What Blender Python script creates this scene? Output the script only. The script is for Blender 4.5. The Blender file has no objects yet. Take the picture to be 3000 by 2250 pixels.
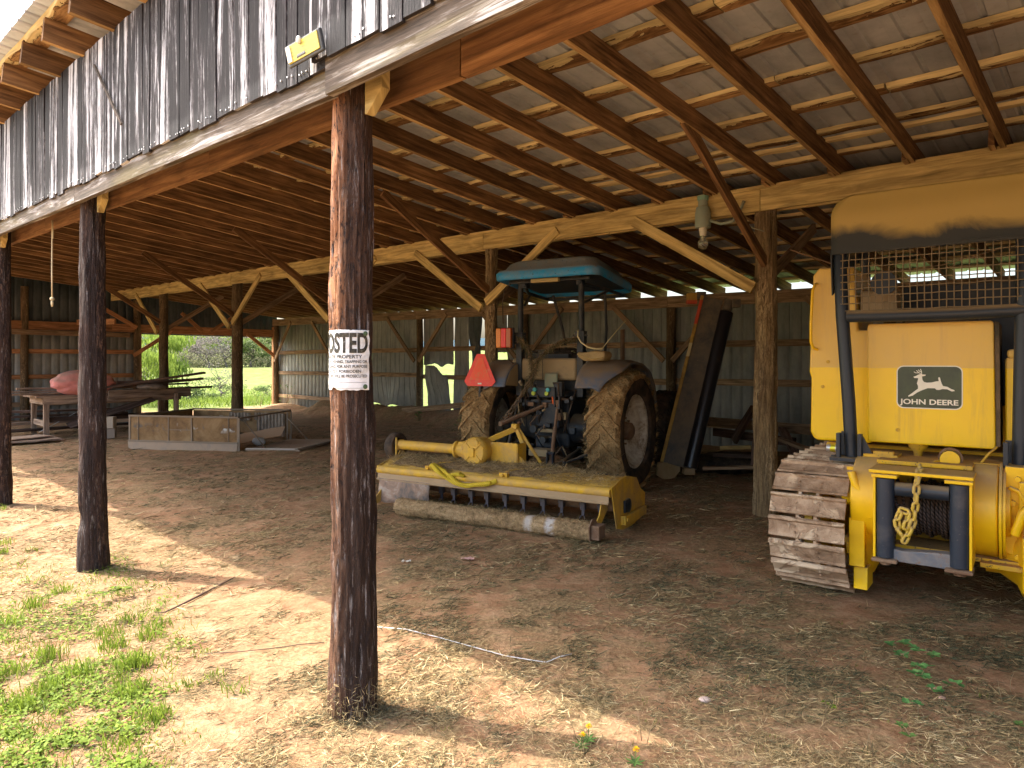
import bpy, bmesh, math, random
import numpy as np
from mathutils import Vector, Matrix, noise
R = math.radians
sc = bpy.context.scene
random.seed(7); rng = np.random.default_rng(11)

# ------------------------------------------------------------------ camera, sky, sun, exposure
cam = bpy.data.cameras.new("camera"); camo = bpy.data.objects.new("camera", cam)
sc.collection.objects.link(camo); sc.camera = camo
camo.location = (0, 0, 1.7); camo.rotation_euler = (R(90), 0, 0)
cam.sensor_width = 36; cam.lens = 2017 / 3000 * 36; cam.shift_y = -65 / 3000
cam.clip_start = .05; cam.clip_end = 4000
SUN_AZ, SUN_EL = -72.6, 54.0
w = bpy.data.worlds.new("World"); sc.world = w; w.use_nodes = True
nt = w.node_tree; sky = nt.nodes.new('ShaderNodeTexSky'); sky.sky_type = 'NISHITA'; sky.sun_disc = False
sky.sun_elevation = R(SUN_EL); sky.sun_rotation = R(SUN_AZ); sky.air_density = 1.3; sky.dust_density = 7.0; sky.ozone_density = 3.0
nt.links.new(sky.outputs[0], nt.nodes['Background'].inputs[0]); nt.nodes['Background'].inputs[1].default_value = .15
sl = bpy.data.lights.new("sun", 'SUN'); so = bpy.data.objects.new("sun", sl); sc.collection.objects.link(so)
sl.energy = 2.0; sl.angle = R(.53); sl.color = (1, .96, .88)
sd = Vector((math.sin(R(SUN_AZ)) * math.cos(R(SUN_EL)), math.cos(R(SUN_AZ)) * math.cos(R(SUN_EL)), math.sin(R(SUN_EL))))
so.rotation_euler = sd.to_track_quat('Z', 'Y').to_euler(); so.location = (-6, 2, 12)
sc.view_settings.view_transform = 'Standard'; sc.view_settings.look = 'None'
sc.view_settings.exposure = 2.5; sc.view_settings.gamma = 1; sc.view_settings.use_curve_mapping = False
sc.render.engine = 'CYCLES'
sc.cycles.max_bounces = 12; sc.cycles.diffuse_bounces = 9

# ------------------------------------------------------------------ mesh builder
class MB:
    def __init__(s): s.v = []; s.f = []; s.uv = []; s.t = []; s.m = []
    def add(s, vs, fs, uvs=None, tone=None, mi=0):
        n = len(s.v); s.v.extend([tuple(p) for p in vs])
        if tone is None: tone = random.random()
        for i, f in enumerate(fs):
            s.f.append([n + k for k in f]); s.t.append(tone); s.m.append(mi)
            s.uv.append(uvs[i] if uvs else [(vs[k][0] + vs[k][2] * .31, vs[k][1] + vs[k][2]) for k in f])
    def build(s, name, mats, parent=None, smooth=None, bevel=0, seg=2, loc=None, weld=False):
        me = bpy.data.meshes.new(name); me.from_pydata(s.v, [], s.f)
        uvl = me.uv_layers.new(name='UVMap'); flat = [c for f in s.uv for p in f for c in p]
        if len(flat) == 2 * len(me.loops): uvl.data.foreach_set('uv', flat)
        a = me.attributes.new('tone', 'FLOAT', 'FACE'); a.data.foreach_set('value', s.t)
        if not isinstance(mats, (list, tuple)): mats = [mats]
        for m in mats: me.materials.append(m)
        me.polygons.foreach_set('material_index', s.m)
        if smooth is not None:
            me.polygons.foreach_set('use_smooth', [True] * len(me.polygons))
            if smooth > 0: me.set_sharp_from_angle(angle=R(smooth))
        me.update()
        o = bpy.data.objects.new(name, me); sc.collection.objects.link(o)
        if parent: o.parent = parent
        if loc: o.location = loc
        if bevel:
            b = o.modifiers.new('bevel', 'BEVEL'); b.width = bevel; b.segments = seg; b.limit_method = 'ANGLE'; b.angle_limit = R(35)
        return o
    # -- primitives
    def box(s, c, d, rot=None, tone=None, mi=0):
        M = Matrix.Identity(3) if rot is None else (rot if isinstance(rot, Matrix) else Matrix.Rotation(rot, 3, 'Z'))
        hx, hy, hz = d[0] / 2, d[1] / 2, d[2] / 2
        ax = max(range(3), key=lambda k: d[k])
        P = [Vector((x, y, z)) for x in (-hx, hx) for y in (-hy, hy) for z in (-hz, hz)]
        vs = [Vector(c) + M @ p for p in P]
        fs = [(0, 1, 3, 2), (4, 6, 7, 5), (0, 4, 5, 1), (2, 3, 7, 6), (0, 2, 6, 4), (1, 5, 7, 3)]
        o = random.random() * 40; o2 = random.random() * 40; o_ = [k for k in range(3) if k != ax]
        uvs = [[(P[k][ax] + o, P[k][o_[0]] + P[k][o_[1]] * 1.3 + o2) for k in f] for f in fs]
        s.add(vs, fs, uvs, tone, mi)
    def beam(s, p0, p1, w, h, up=(0, 0, 1), tone=None, mi=0, n=1, warp=0, roll=0):
        # plank from p0 to p1 (centre line), w across, h along 'up'; n segments with optional wane/warp
        p0 = Vector(p0); p1 = Vector(p1); d = (p1 - p0); L = d.length; d.normalize()
        up = Vector(up); sx = d.cross(up); sx.normalize(); uz = sx.cross(d); uz.normalize()
        if roll: q = Matrix.Rotation(roll, 3, d); sx = q @ sx; uz = q @ uz
        vs = []; o = random.random() * 40; o2 = random.random() * 40
        for i in range(n + 1):
            t = i / n; c = p0 + d * L * t
            a, b, e, g = [(random.random() - .5) * 2 * warp for _ in range(4)]
            for (x, y, j) in ((-1, -1, a), (1, -1, b), (1, 1, e), (-1, 1, g)):
                vs.append(c + sx * x * (w / 2 + j) + uz * y * (h / 2 + j * .5))
        fs = []; uvs = []
        per = [0, w, w + h, 2 * w + h, 2 * w + 2 * h]
        for i in range(n):
            for k in range(4):
                a = i * 4 + k; b = i * 4 + (k + 1) % 4
                fs.append((a, b, b + 4, a + 4)); t0 = L * i / n + o; t1 = L * (i + 1) / n + o
                uvs.append([(t0, per[k] + o2), (t0, per[k + 1] + o2), (t1, per[k + 1] + o2), (t1, per[k] + o2)])
        fs.append((3, 2, 1, 0)); uvs.append([(o, o2 + h), (o, o2 + w + h), (o, o2 + w), (o, o2)])
        e = n * 4; fs.append((e, e + 1, e + 2, e + 3)); uvs.append([(o, o2), (o, o2 + w), (o, o2 + w + h), (o, o2 + h)])
        s.add(vs, fs, uvs, tone, mi)
    def tube(s, pts, r, seg=10, caps=True, tone=None, mi=0, jit=0, closed=False):
        pts = [Vector(p) for p in pts]; n = len(pts)
        rs = r if isinstance(r, (list, tuple)) else [r] * n
        vs = []; L = [0]
        for i in range(1, n): L.append(L[-1] + (pts[i] - pts[i - 1]).length)
        prev = None
        for i in range(n):
            if closed: d = pts[(i + 1) % n] - pts[(i - 1) % n]
            else: d = (pts[min(i + 1, n - 1)] - pts[max(i - 1, 0)])
            if d.length < 1e-9: d = Vector((0, 0, 1))
            d.normalize()
            if prev is None:
                x = d.orthogonal().normalized()
                if abs(d.z) > .9: x = Vector((1, 0, 0)); x = (x - d * x.dot(d)).normalized()
            else: x = (prev - d * prev.dot(d)).normalized()
            prev = x; y = d.cross(x)
            for k in range(seg):
                a = 2 * math.pi * k / seg; rr = rs[i] * (1 + (random.random() - .5) * 2 * jit)
                vs.append(pts[i] + (x * math.cos(a) + y * math.sin(a)) * rr)
        fs = []; uvs = []; o = random.random() * 40; o2 = random.random() * 40; c = 2 * math.pi * max(rs)
        for i in range(n if closed else n - 1):
            i2 = (i + 1) % n
            for k in range(seg):
                k2 = (k + 1) % seg
                fs.append((i * seg + k, i * seg + k2, i2 * seg + k2, i2 * seg + k))
                l0 = L[i] + o; l1 = (L[i2] if i2 else L[-1] + .01) + o
                uvs.append([(l0, c * k / seg + o2), (l0, c * (k + 1) / seg + o2), (l1, c * (k + 1) / seg + o2), (l1, c * k / seg + o2)])
        if caps and not closed:
            fs.append(tuple(range(seg - 1, -1, -1))); uvs.append([(o, o2 + .02 * k) for k in range(seg)])
            fs.append(tuple((n - 1) * seg + k for k in range(seg))); uvs.append([(o, o2 + .02 * k) for k in range(seg)])
        s.add(vs, fs, uvs, tone, mi)
    def cyl(s, p0, p1, r, r1=None, seg=20, tone=None, mi=0):
        s.tube([p0, p1], [r, r if r1 is None else r1], seg, True, tone, mi)
    def lathe(s, prof, o, axis, seg=32, tone=None, mi=0, fn=None):
        # prof: list of (dist along axis, radius); closed by caps if radius 0
        ax = Vector(axis).normalized(); x = ax.orthogonal().normalized(); y = ax.cross(x); o = Vector(o)
        vs = []; n = len(prof)
        for j, (h, r) in enumerate(prof):
            for k in range(seg):
                a = 2 * math.pi * k / seg; rr = r + (fn(h, r, a) if fn else 0)
                vs.append(o + ax * h + (x * math.cos(a) + y * math.sin(a)) * rr)
        fs = []; uvs = []; c = 2 * math.pi * max(p[1] for p in prof); q = 0
        for j in range(n - 1):
            l = math.hypot(prof[j + 1][0] - prof[j][0], prof[j + 1][1] - prof[j][1])
            for k in range(seg):
                k2 = (k + 1) % seg
                fs.append((j * seg + k, j * seg + k2, (j + 1) * seg + k2, (j + 1) * seg + k))
                uvs.append([(q, c * k / seg), (q, c * (k + 1) / seg), (q + l, c * (k + 1) / seg), (q + l, c * k / seg)])
            q += l
        s.add(vs, fs, uvs, tone, mi)
    def under(s):   # lower faces get the second material, paler with painted bounce light
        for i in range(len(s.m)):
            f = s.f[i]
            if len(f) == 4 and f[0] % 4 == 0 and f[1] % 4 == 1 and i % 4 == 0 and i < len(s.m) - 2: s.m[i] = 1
    def prism(s, poly, ex, M=None, tone=None, mi=0):
        # poly: 2D (x,z) outline, extruded ex=(y0,y1); M optional 4x4
        n = len(poly); vs = [Vector((p[0], ex[0], p[1])) for p in poly] + [Vector((p[0], ex[1], p[1])) for p in poly]
        if M is not None: vs = [M @ v for v in vs]
        fs = [tuple(range(n)), tuple(range(2 * n - 1, n - 1, -1))] + [(i, i + n, (i + 1) % n + n, (i + 1) % n) for i in range(n)]
        s.add(vs, fs, None, tone, mi)
    def sheet(s, fn, nu, nv, tone=None, mi=0, uvs=(1, 1)):
        vs = [Vector(fn(i / nu, j / nv)) for j in range(nv + 1) for i in range(nu + 1)]
        fs = [(j * (nu + 1) + i, j * (nu + 1) + i + 1, (j + 1) * (nu + 1) + i + 1, (j + 1) * (nu + 1) + i) for j in range(nv) for i in range(nu)]
        uv = [[(i / nu * uvs[0], j / nv * uvs[1]), ((i + 1) / nu * uvs[0], j / nv * uvs[1]), ((i + 1) / nu * uvs[0], (j + 1) / nv * uvs[1]), (i / nu * uvs[0], (j + 1) / nv * uvs[1])] for j in range(nv) for i in range(nu)]
        s.add(vs, fs, uv, tone, mi)
    def ball(s, c, r, seg=12, rings=8, sc3=(1, 1, 1), tone=None, mi=0, fn=None):
        c = Vector(c); vs = []
        for j in range(rings + 1):
            th = math.pi * j / rings
            for k in range(seg):
                a = 2 * math.pi * k / seg; d = Vector((math.sin(th) * math.cos(a), math.sin(th) * math.sin(a), math.cos(th)))
                q = 1 + (fn(d) if fn else 0)
                vs.append(c + Vector((d.x * sc3[0], d.y * sc3[1], d.z * sc3[2])) * r * q)
        fs = [(j * seg + k, (j + 1) * seg + k, (j + 1) * seg + (k + 1) % seg, j * seg + (k + 1) % seg) for j in range(rings) for k in range(seg)]
        s.add(vs, fs, None, tone, mi)

def solid(o, t, off=0):
    m = o.modifiers.new('thick', 'SOLIDIFY'); m.thickness = t; m.offset = off; return o
def tag(o, label=None, cat=None, group=None, kind=None):
    if label: o['label'] = label
    if cat: o['category'] = cat
    if group: o['group'] = group
    if kind: o['kind'] = kind
    return o
def thing(name, label, cat, loc=(0, 0, 0), rz=0, group=None):
    o = bpy.data.objects.new(name, None); sc.collection.objects.link(o); o.location = loc; o.rotation_euler = (0, 0, rz)
    o.empty_display_size = .2
    return tag(o, label, cat, group)
def copy_tree(o, parent=None):
    c = o.copy(); sc.collection.objects.link(c); c.parent = parent
    for ch in list(o.children): copy_tree(ch, c)
    return c
def text_mesh(txt, size, bold=0, extrude=0, align='LEFT', sx=1.0):
    cu = bpy.data.curves.new('lettering', 'FONT'); cu.body = txt; cu.size = size; cu.offset = bold; cu.extrude = extrude
    cu.align_x = align; cu.resolution_u = 4
    o = bpy.data.objects.new('lettering', cu); sc.collection.objects.link(o)
    dg = bpy.context.evaluated_depsgraph_get(); dg.update()
    me = bpy.data.meshes.new_from_object(o.evaluated_get(dg)); bpy.data.objects.remove(o)
    V = [(v.co.x * sx, v.co.y, v.co.z) for v in me.vertices]; F = [tuple(p.vertices) for p in me.polygons]
    return V, F
def n3(x, y=0, z=0, s=1): return noise.noise(Vector((x * s, y * s, z * s)))
def fbm(x, y, z=0, s=1, o=4):
    q = 0; a = 1
    for i in range(o): q += a * noise.noise(Vector((x * s, y * s, z * s + i * 7.3))); a *= .5; s *= 2
    return q

# ------------------------------------------------------------------ materials
class NT:
    def __init__(s, name, rough=.8, metal=0, spec=.3):
        s.m = bpy.data.materials.new(name); s.m.use_nodes = True; s.t = s.m.node_tree; s.b = s.t.nodes['Principled BSDF']
        s.b.inputs['Roughness'].default_value = rough; s.b.inputs['Metallic'].default_value = metal
        s.b.inputs['Specular IOR Level'].default_value = spec
    def n(s, ty, **k):
        q = s.t.nodes.new(ty)
        for a, b in k.items(): setattr(q, a, b)
        return q
    def l(s, a, b): s.t.links.new(a, b)
    def coord(s, kind='Object', scale=(1, 1, 1), rot=(0, 0, 0)):
        tc = s.n('ShaderNodeTexCoord'); mp = s.n('ShaderNodeMapping'); mp.inputs['Scale'].default_value = scale
        mp.inputs['Rotation'].default_value = rot
        s.l(tc.outputs[kind], mp.inputs[0]); return mp.outputs[0]
    def noise(s, vec, scale, detail=5, rough=.6, dist=0):
        q = s.n('ShaderNodeTexNoise'); q.inputs['Scale'].default_value = scale; q.inputs['Detail'].default_value = detail
        q.inputs['Roughness'].default_value = rough; q.inputs['Distortion'].default_value = dist
        if vec is not None: s.l(vec, q.inputs['Vector'])
        return q.outputs['Fac']
    def ramp(s, fac, stops, interp='LINEAR'):
        q = s.n('ShaderNodeValToRGB'); q.color_ramp.interpolation = interp; e = q.color_ramp.elements
        while len(e) < len(stops): e.new(.5)
        for i, (p, c) in enumerate(stops):
            e[i].position = p; e[i].color = (c, c, c, 1) if isinstance(c, (int, float)) else (*c, 1)
        s.l(fac, q.inputs[0]); return q.outputs[0]
    def mix(s, fac, a, b, mode='MIX'):
        q = s.n('ShaderNodeMix', data_type='RGBA', blend_type=mode)
        for sock, val in ((q.inputs[0], fac), (q.inputs[6], a), (q.inputs[7], b)):
            if hasattr(val, 'is_output'): s.l(val, sock)
            elif isinstance(val, (int, float)): sock.default_value = val
            else: sock.default_value = (*val, 1)
        return q.outputs[2]
    def math(s, op, a, b=0, c=None):
        q = s.n('ShaderNodeMath', operation=op)
        for i, val in enumerate((a, b) if c is None else (a, b, c)):
            if hasattr(val, 'is_output'): s.l(val, q.inputs[i])
            else: q.inputs[i].default_value = val
        return q.outputs[0]
    def tone(s):
        q = s.n('ShaderNodeAttribute', attribute_name='tone'); return q.outputs['Fac']
    def sep(s, vec):
        q = s.n('ShaderNodeSeparateXYZ'); s.l(vec, q.inputs[0]); return q.outputs
    def nz(s):
        g = s.n('ShaderNodeNewGeometry'); return s.sep(g.outputs['Normal'])[2]
    def color(s, c):
        if hasattr(c, 'is_output'): s.l(c, s.b.inputs['Base Color'])
        else: s.b.inputs['Base Color'].default_value = (*c, 1)
        return s
    def rough(s, r): s.l(r, s.b.inputs['Roughness']); return s
    def bump(s, h, strength=.4, dist=.01):
        q = s.n('ShaderNodeBump'); q.inputs['Strength'].default_value = strength; q.inputs['Distance'].default_value = dist
        s.l(h, q.inputs['Height']); s.l(q.outputs[0], s.b.inputs['Normal']); return s

def wood_mat(name, dark, mid, light, contrast=.5, grain=60, tonevar=.5, streak=2.2, rough=.85, bump=.5):
    k = NT(name, rough, 0, .15); v = k.coord('UV', (streak, grain, 1)); v2 = k.coord('UV', (1.2, 7, 1)); v3 = k.coord('UV', (3, 120, 1))
    g = k.noise(v, 1, 6, .65, .4); g2 = k.noise(v2, 1.6, 4, .6, .6); g3 = k.noise(v3, 1.5, 3)
    c = k.ramp(g, [(.5 - contrast * .35, dark), (.5, mid), (.5 + contrast * .4, light)])
    c2 = k.ramp(g2, [(.3, .55), (.5, .95), (.7, 1.25)])
    c = k.mix(1, c, c2, 'MULTIPLY')
    t = k.ramp(k.tone(), [(0, 1 - tonevar), (1, 1 + tonevar * .5)])
    c = k.mix(1, c, t, 'MULTIPLY')
    k.color(c); k.bump(k.math('ADD', g, g3), bump, .006); return k.m
def paint_mat(name, col, rough=.45, dirt=(.30, .20, .12), dirt_amt=.5, top_dust=.8, chip=(.05, .035, .03), chips=.1, sc_=3, spec=.4, dcol=None):
    # painted steel with dust that settles where surfaces face up, grime patches and small chips
    k = NT(name, rough, 0, spec); v = k.coord('Object')
    a = k.noise(v, sc_, 6, .7, .3); b = k.noise(v, sc_ * 9, 5, .7); e = k.noise(v, sc_ * 3.1, 8, .75, .5)
    base = k.mix(k.ramp(e, [(.35, 0), (.7, .35)]), col, tuple(c * .78 for c in col))
    g = k.ramp(a, [(.62 - dirt_amt * .4, 0), (.78 - dirt_amt * .3, dirt_amt)])
    nz = k.ramp(k.nz(), [(.25, 0), (.75, top_dust)])
    m = k.math('MAXIMUM', g, k.math('MULTIPLY', nz, k.ramp(e, [(.2, .7), (.6, 1)])))
    c = k.mix(m, base, dirt)
    ch = k.ramp(b, [(.78 - chips * .5, 0), (.80 - chips * .5, 1)])
    c = k.mix(ch, c, chip); k.color(c)
    k.rough(k.math('ADD', k.math('MULTIPLY', m, .4), rough)); k.bump(b, .12, .004); return k.m
# ------------------------------------------------------------------ barn frame: u along the open front (to the left and away), v into the barn
UD = Vector((-math.sin(R(47.5)), math.cos(R(47.5)), 0)); VD = Vector((math.sin(R(42.5)), math.cos(R(42.5)), 0))
def W(u, v, z=0): return UD * u + VD * v + Vector((0, 0, z))
def uv_of(x, y): return (-.7373 * x + .6756 * y, .6756 * x + .7373 * y)
def sm(a, b, x): t = min(1, max(0, (x - a) / (b - a))); return t * t * (3 - 2 * t)
def ground_z(x, y):
    u, v = uv_of(x, y)
    z = -.10 * math.exp(-((u - 6.7) ** 2 + (v - 1.9) ** 2) / 5)
    z += .05 * fbm(x, y, 0, .35, 3) * sm(1, 4, y) + .012 * fbm(x, y, 3, 2.2, 3)
    # bank of loose soil along the back wall, mound in the far corner
    bk = math.exp(-((v - 12.7) / .55) ** 2) * sm(9, 11, u) * (1 - sm(20, 21.5, u))
    z += bk * (.42 + .12 * fbm(x, y, 9, 1.3, 4))
    z += .22 * math.exp(-((u - 22.6) ** 2 + (v - 12.6) ** 2) / .8)
    inside = sm(-8, -6, u) * (1 - sm(23.6, 25, u)) * (1 - sm(13.0, 13.8, v))
    r = math.hypot(x, y)
    far = (1 - inside) * sm(24, 70, r)
    z += far * (.25 * fbm(x, y, 1, .05, 3))
    z += -.9 * sm(30, 50, r) * (1 - inside) + sm(55, 105, r) * 1.75 + 8 * sm(170, 420, r)
    return z

def axis(stops):
    out = [stops[0][0]]
    for (a, st), (b, _) in zip(stops[:-1], stops[1:]):
        n = max(1, round((b - a) / st)); out += [a + (b - a) * i / n for i in range(1, n + 1)]
    return out
xs = axis([(-900, 60), (-240, 15), (-60, 3), (-24, .6), (-9, .12), (8, .5), (30, 6), (120, 30), (900, 30)])
ys = axis([(-300, 60), (-60, 10), (-10, .5), (1.2, .07), (5, .12), (12, .22), (24, .7), (60, 3), (240, 20), (900, 20)])
gv = [(x, y, ground_z(x, y)) for y in ys for x in xs]; nx = len(xs)
gf = [(j * nx + i, j * nx + i + 1, (j + 1) * nx + i + 1, (j + 1) * nx + i) for j in range(len(ys) - 1) for i in range(nx - 1)]
me = bpy.data.meshes.new('ground'); me.from_pydata(gv, [], gf); me.polygons.foreach_set('use_smooth', [True] * len(gf))
k = NT('ground_soil', .95, 0, .1); v = k.coord('Object')
n1 = k.noise(v, 1.7, 7, .72, .6); n2 = k.noise(v, 5, 8, .75, .4); n3_ = k.noise(v, 38, 6, .7); n4 = k.noise(v, .35, 4, .5)
vs_ = k.coord('Object', (3, 9, 1), (0, 0, R(-30))); n5 = k.noise(vs_, 2.2, 7, .7, .8)
clay = k.ramp(n2, [(.28, (.17, .078, .038)), (.5, (.33, .185, .10)), (.72, (.45, .30, .18))])
hay = k.ramp(n3_, [(.32, (.055, .044, .022)), (.48, (.18, .13, .065)), (.66, (.42, .31, .16))])
m = k.ramp(k.math('ADD', k.math('MULTIPLY', n1, .6), k.math('MULTIPLY', n5, .4)), [(.44, 0), (.56, .8)])
c = k.mix(m, clay, hay)
# which ground is grass: beyond the far end, behind the back wall; distances in barn directions
pos = k.sep(v)
uu = k.math('ADD', k.math('MULTIPLY', pos[0], -.7373), k.math('MULTIPLY', pos[1], .6756))
vv = k.math('ADD', k.math('MULTIPLY', pos[0], .6756), k.math('MULTIPLY', pos[1], .7373))
wob = k.math('MULTIPLY', n1, 1.2)
gm = k.math('MAXIMUM', k.ramp(k.math('DIVIDE', k.math('ADD', uu, wob), 100), [(.249, 0), (.256, 1)]), k.ramp(k.math('DIVIDE', k.math('ADD', vv, wob), 100), [(.143, 0), (.150, 1)]))
grass = k.ramp(k.noise(v, 1.1, 8, .8), [(.3, (.055, .085, .016)), (.46, (.105, .14, .028)), (.58, (.16, .17, .055)), (.75, (.24, .21, .12))])
g2 = k.ramp(k.noise(v, .06, 5, .6), [(.35, .8), (.65, 1.15)]); grass = k.mix(1, grass, g2, 'MULTIPLY')
# pale farm track across the far field
trk = k.ramp(k.math('ABSOLUTE', k.math('SUBTRACT', pos[1], k.math('ADD', 92, k.math('MULTIPLY', pos[0], .10)))), [(0, 1), (1, 0)])
trk = k.math('MULTIPLY', k.ramp(k.math('DIVIDE', k.math('ABSOLUTE', k.math('SUBTRACT', pos[1], k.math('ADD', 92, k.math('MULTIPLY', pos[0], .10)))), 10), [(.22, 1), (.3, 0)]), 1)
grass = k.mix(k.math('MULTIPLY', trk, k.math('LESS_THAN', pos[0], -32)), grass, (.26, .21, .15)) if False else grass
# a thin moist green film under the weeds at the near left
wx = k.ramp(k.math('DIVIDE', k.math('ADD', pos[0], k.math('MULTIPLY', n1, 2)), 10), [(-.0, 1), (.02, 0)])
c = k.mix(gm, c, grass); k.color(c)
k.bump(k.math('ADD', k.math('MULTIPLY', n2, 1.2), k.math('MULTIPLY', n3_, .5)), .9, .03)
me.materials.append(k.m); ground = bpy.data.objects.new('ground', me); sc.collection.objects.link(ground); tag(ground, kind='structure')

# hills beyond the valley
me = bpy.data.meshes.new('hills'); hv = []; hf = []; NH = 160
for j, (rr, hh) in enumerate(((430, 4), (520, 22), (700, 40), (950, 56), (1150, 56))):
    for i in range(NH + 1):
        a = R(-100 + 200 * i / NH); x = rr * math.sin(a); y = rr * math.cos(a)
        hv.append((x, y, hh * (.55 + .42 * fbm(x, y, 2, .004, 4) + .12 * fbm(x, y, 5, .02, 3)) + (0 if j else -20)))
hf = [(j * (NH + 1) + i, j * (NH + 1) + i + 1, (j + 1) * (NH + 1) + i + 1, (j + 1) * (NH + 1) + i) for j in range(4) for i in range(NH)]
me.from_pydata(hv, [], hf); me.polygons.foreach_set('use_smooth', [True] * len(hf))
k = NT('hill_woods', 1, 0, 0); v = k.coord('Object'); k.color(k.ramp(k.noise(v, .05, 8, .8), [(.3, (.022, .045, .06)), (.55, (.05, .075, .085)), (.75, (.10, .11, .11))]))
me.materials.append(k.m); o = bpy.data.objects.new('hills', me); sc.collection.objects.link(o); tag(o, kind='structure')

# ------------------------------------------------------------------ trees and brush beyond the far end
def leaf_mat(name, c1, c2):
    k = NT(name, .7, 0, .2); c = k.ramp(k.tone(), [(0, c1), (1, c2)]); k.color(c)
    tr = k.n('ShaderNodeBsdfTranslucent'); k.l(c, tr.inputs[0]); ms = k.n('ShaderNodeMixShader'); ms.inputs[0].default_value = .4
    k.l(k.b.outputs[0], ms.inputs[1]); k.l(tr.outputs[0], ms.inputs[2]); k.l(ms.outputs[0], k.t.nodes['Material Output'].inputs[0]); return k.m
M_spring = leaf_mat('spring_leaves', (.10, .15, .02), (.24, .31, .055)); M_green = leaf_mat('green_leaves', (.05, .075, .022), (.14, .18, .055))
M_grey = leaf_mat('bare_twigs', (.10, .085, .075), (.24, .21, .185)); M_pink = leaf_mat('budding_twigs', (.22, .15, .12), (.36, .27, .22))
M_bark = wood_mat('tree_bark', (.07, .058, .05), (.15, .125, .105), (.24, .21, .18), .7, 9, .2, 3)
def cloud(mb, c, rad, n, s, flat=.8, droop=0):
    vs = []; fs = []
    for i in range(n):
        d = rng.normal(size=3); d /= np.linalg.norm(d); rr = rng.random() ** .45
        p = Vector((c[0] + d[0] * rad[0] * rr, c[1] + d[1] * rad[1] * rr, c[2] + d[2] * rad[2] * rr * (1 if d[2] > 0 else .8)))
        a = Vector(rng.normal(size=3)).normalized(); b = a.cross(Vector(rng.normal(size=3))).normalized()
        if droop: a = Vector((a.x * .3, a.y * .3, -1)).normalized(); b = a.cross(b).normalized()
        q = s * (.6 + rng.random() * .8); L = q * (2.4 if droop else 1)
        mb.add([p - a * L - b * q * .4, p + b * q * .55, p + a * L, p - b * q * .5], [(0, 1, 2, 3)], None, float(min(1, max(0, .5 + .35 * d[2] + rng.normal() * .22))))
def limbs(mb, base, h, r, n, spread, tilt=0):
    tops = []; pts = [Vector(base)]
    for i in range(1, 6): pts.append(Vector(base) + Vector((random.uniform(-1, 1) * spread * .08 * i, random.uniform(-1, 1) * spread * .08 * i, h * .62 * i / 5)))
    mb.tube(pts, [r * (1 - .14 * i) for i in range(6)], 6)
    for i in range(n):
        t = random.uniform(.3, 1); p = pts[0].lerp(pts[-1], t); a = random.uniform(0, 6.28); L = h * random.uniform(.25, .45)
        e = p + Vector((math.cos(a) * spread * random.uniform(.4, 1), math.sin(a) * spread * random.uniform(.4, 1), L))
        m_ = (p + e) / 2 + Vector((0, 0, -.08 * L)); mb.tube([p, m_, e], [r * .38, r * .22, r * .06], 5); tops.append(e)
        for _ in range(2):
            e2 = m_.lerp(e, random.uniform(.2, .8)); f2 = e2 + Vector((random.uniform(-1, 1), random.uniform(-1, 1), random.uniform(.3, 1))) * L * .4
            mb.tube([e2, f2], [r * .12, r * .03], 4); tops.append(f2)
    return tops
def tree(x, y, h, w, mat, label, name='broadleaf_tree', n=900, s=.16, group='trees on the far side of the field', trunk=.16, cat='tree', droop=0, nl=9, low=.3):
    z = ground_z(x, y) - .05; t = thing(name, label, cat, (x, y, z), 0, group)
    mb = MB(); tops = limbs(mb, (0, 0, 0), h, trunk, nl, w * .55); mb.build('trunk', M_bark, t, 40)
    mc = MB(); per = n // (len(tops) + 1)
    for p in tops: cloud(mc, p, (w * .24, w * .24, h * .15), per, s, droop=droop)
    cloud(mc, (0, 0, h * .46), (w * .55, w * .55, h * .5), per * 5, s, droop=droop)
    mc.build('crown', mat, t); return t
def pxy(px, d): return ((px - 1500) / 2017 * d, d)
# ------------------------------------------------------------------ THE BARN
U0, V0 = 2.84, 1.95
barn = thing('pole_barn', 'long open-fronted pole barn with weathered board siding above and a rusty corrugated metal roof', 'barn', W(U0, V0, 0), R(-42.5))
def Bq(u, v, z): return Vector((-(u - U0), v - V0, z))
UF, UN = 24.1, -7.5      # far end wall, near end (out of frame to the right)
VM, VB = 7.62, 13.2
def cl(x, a, b): return max(a, min(b, x))
def zbeam(u): return 2.95 + .027 * cl(u - 2.84, 0, 9)
def hF(u): return 4.12 + .030 * cl(u - 4, 0, 8)
def hM(u): return 3.60 + .012 * cl(u - 3, -2, 22)
def hB(u): return 3.04 + .012 * cl(u - 3, -2, 22)
def H(u, v):   # underside of the rafters
    if v <= VM: t = (v - 1.84) / (VM - 1.84); return hF(u) * (1 - t) + hM(u) * t
    t = (v - VM) / (VB - VM); return hM(u) * (1 - t) + hB(u) * t
M_rafter = wood_mat('rafter_lumber', (.060, .031, .015), (.20, .107, .048), (.37, .215, .095), .6, 26, .3, 1.5)
M_header = wood_mat('header_lumber', (.09, .042, .018), (.22, .11, .045), (.36, .20, .085), .6, 24, .25, 1.2)
M_mid = wood_mat('dusty_beam_lumber', (.32, .22, .085), (.54, .40, .16), (.68, .53, .24), .5, 24, .15, 1.2)
M_grey = wood_mat('grey_girt_lumber', (.14, .09, .055), (.30, .20, .12), (.45, .33, .21), .6, 26, .35, 1.5)
M_endw = wood_mat('end_wall_lumber', (.18, .08, .035), (.38, .19, .09), (.52, .29, .15), .6, 26, .3, 1.5)
M_uplit_edge = wood_mat('uplit_lower_edge', (.26, .15, .065), (.44, .28, .12), (.60, .42, .20), .5, 24, .3, 1.5)  # paler rafter wood: light bounced up from the ground, put into the colour
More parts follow.
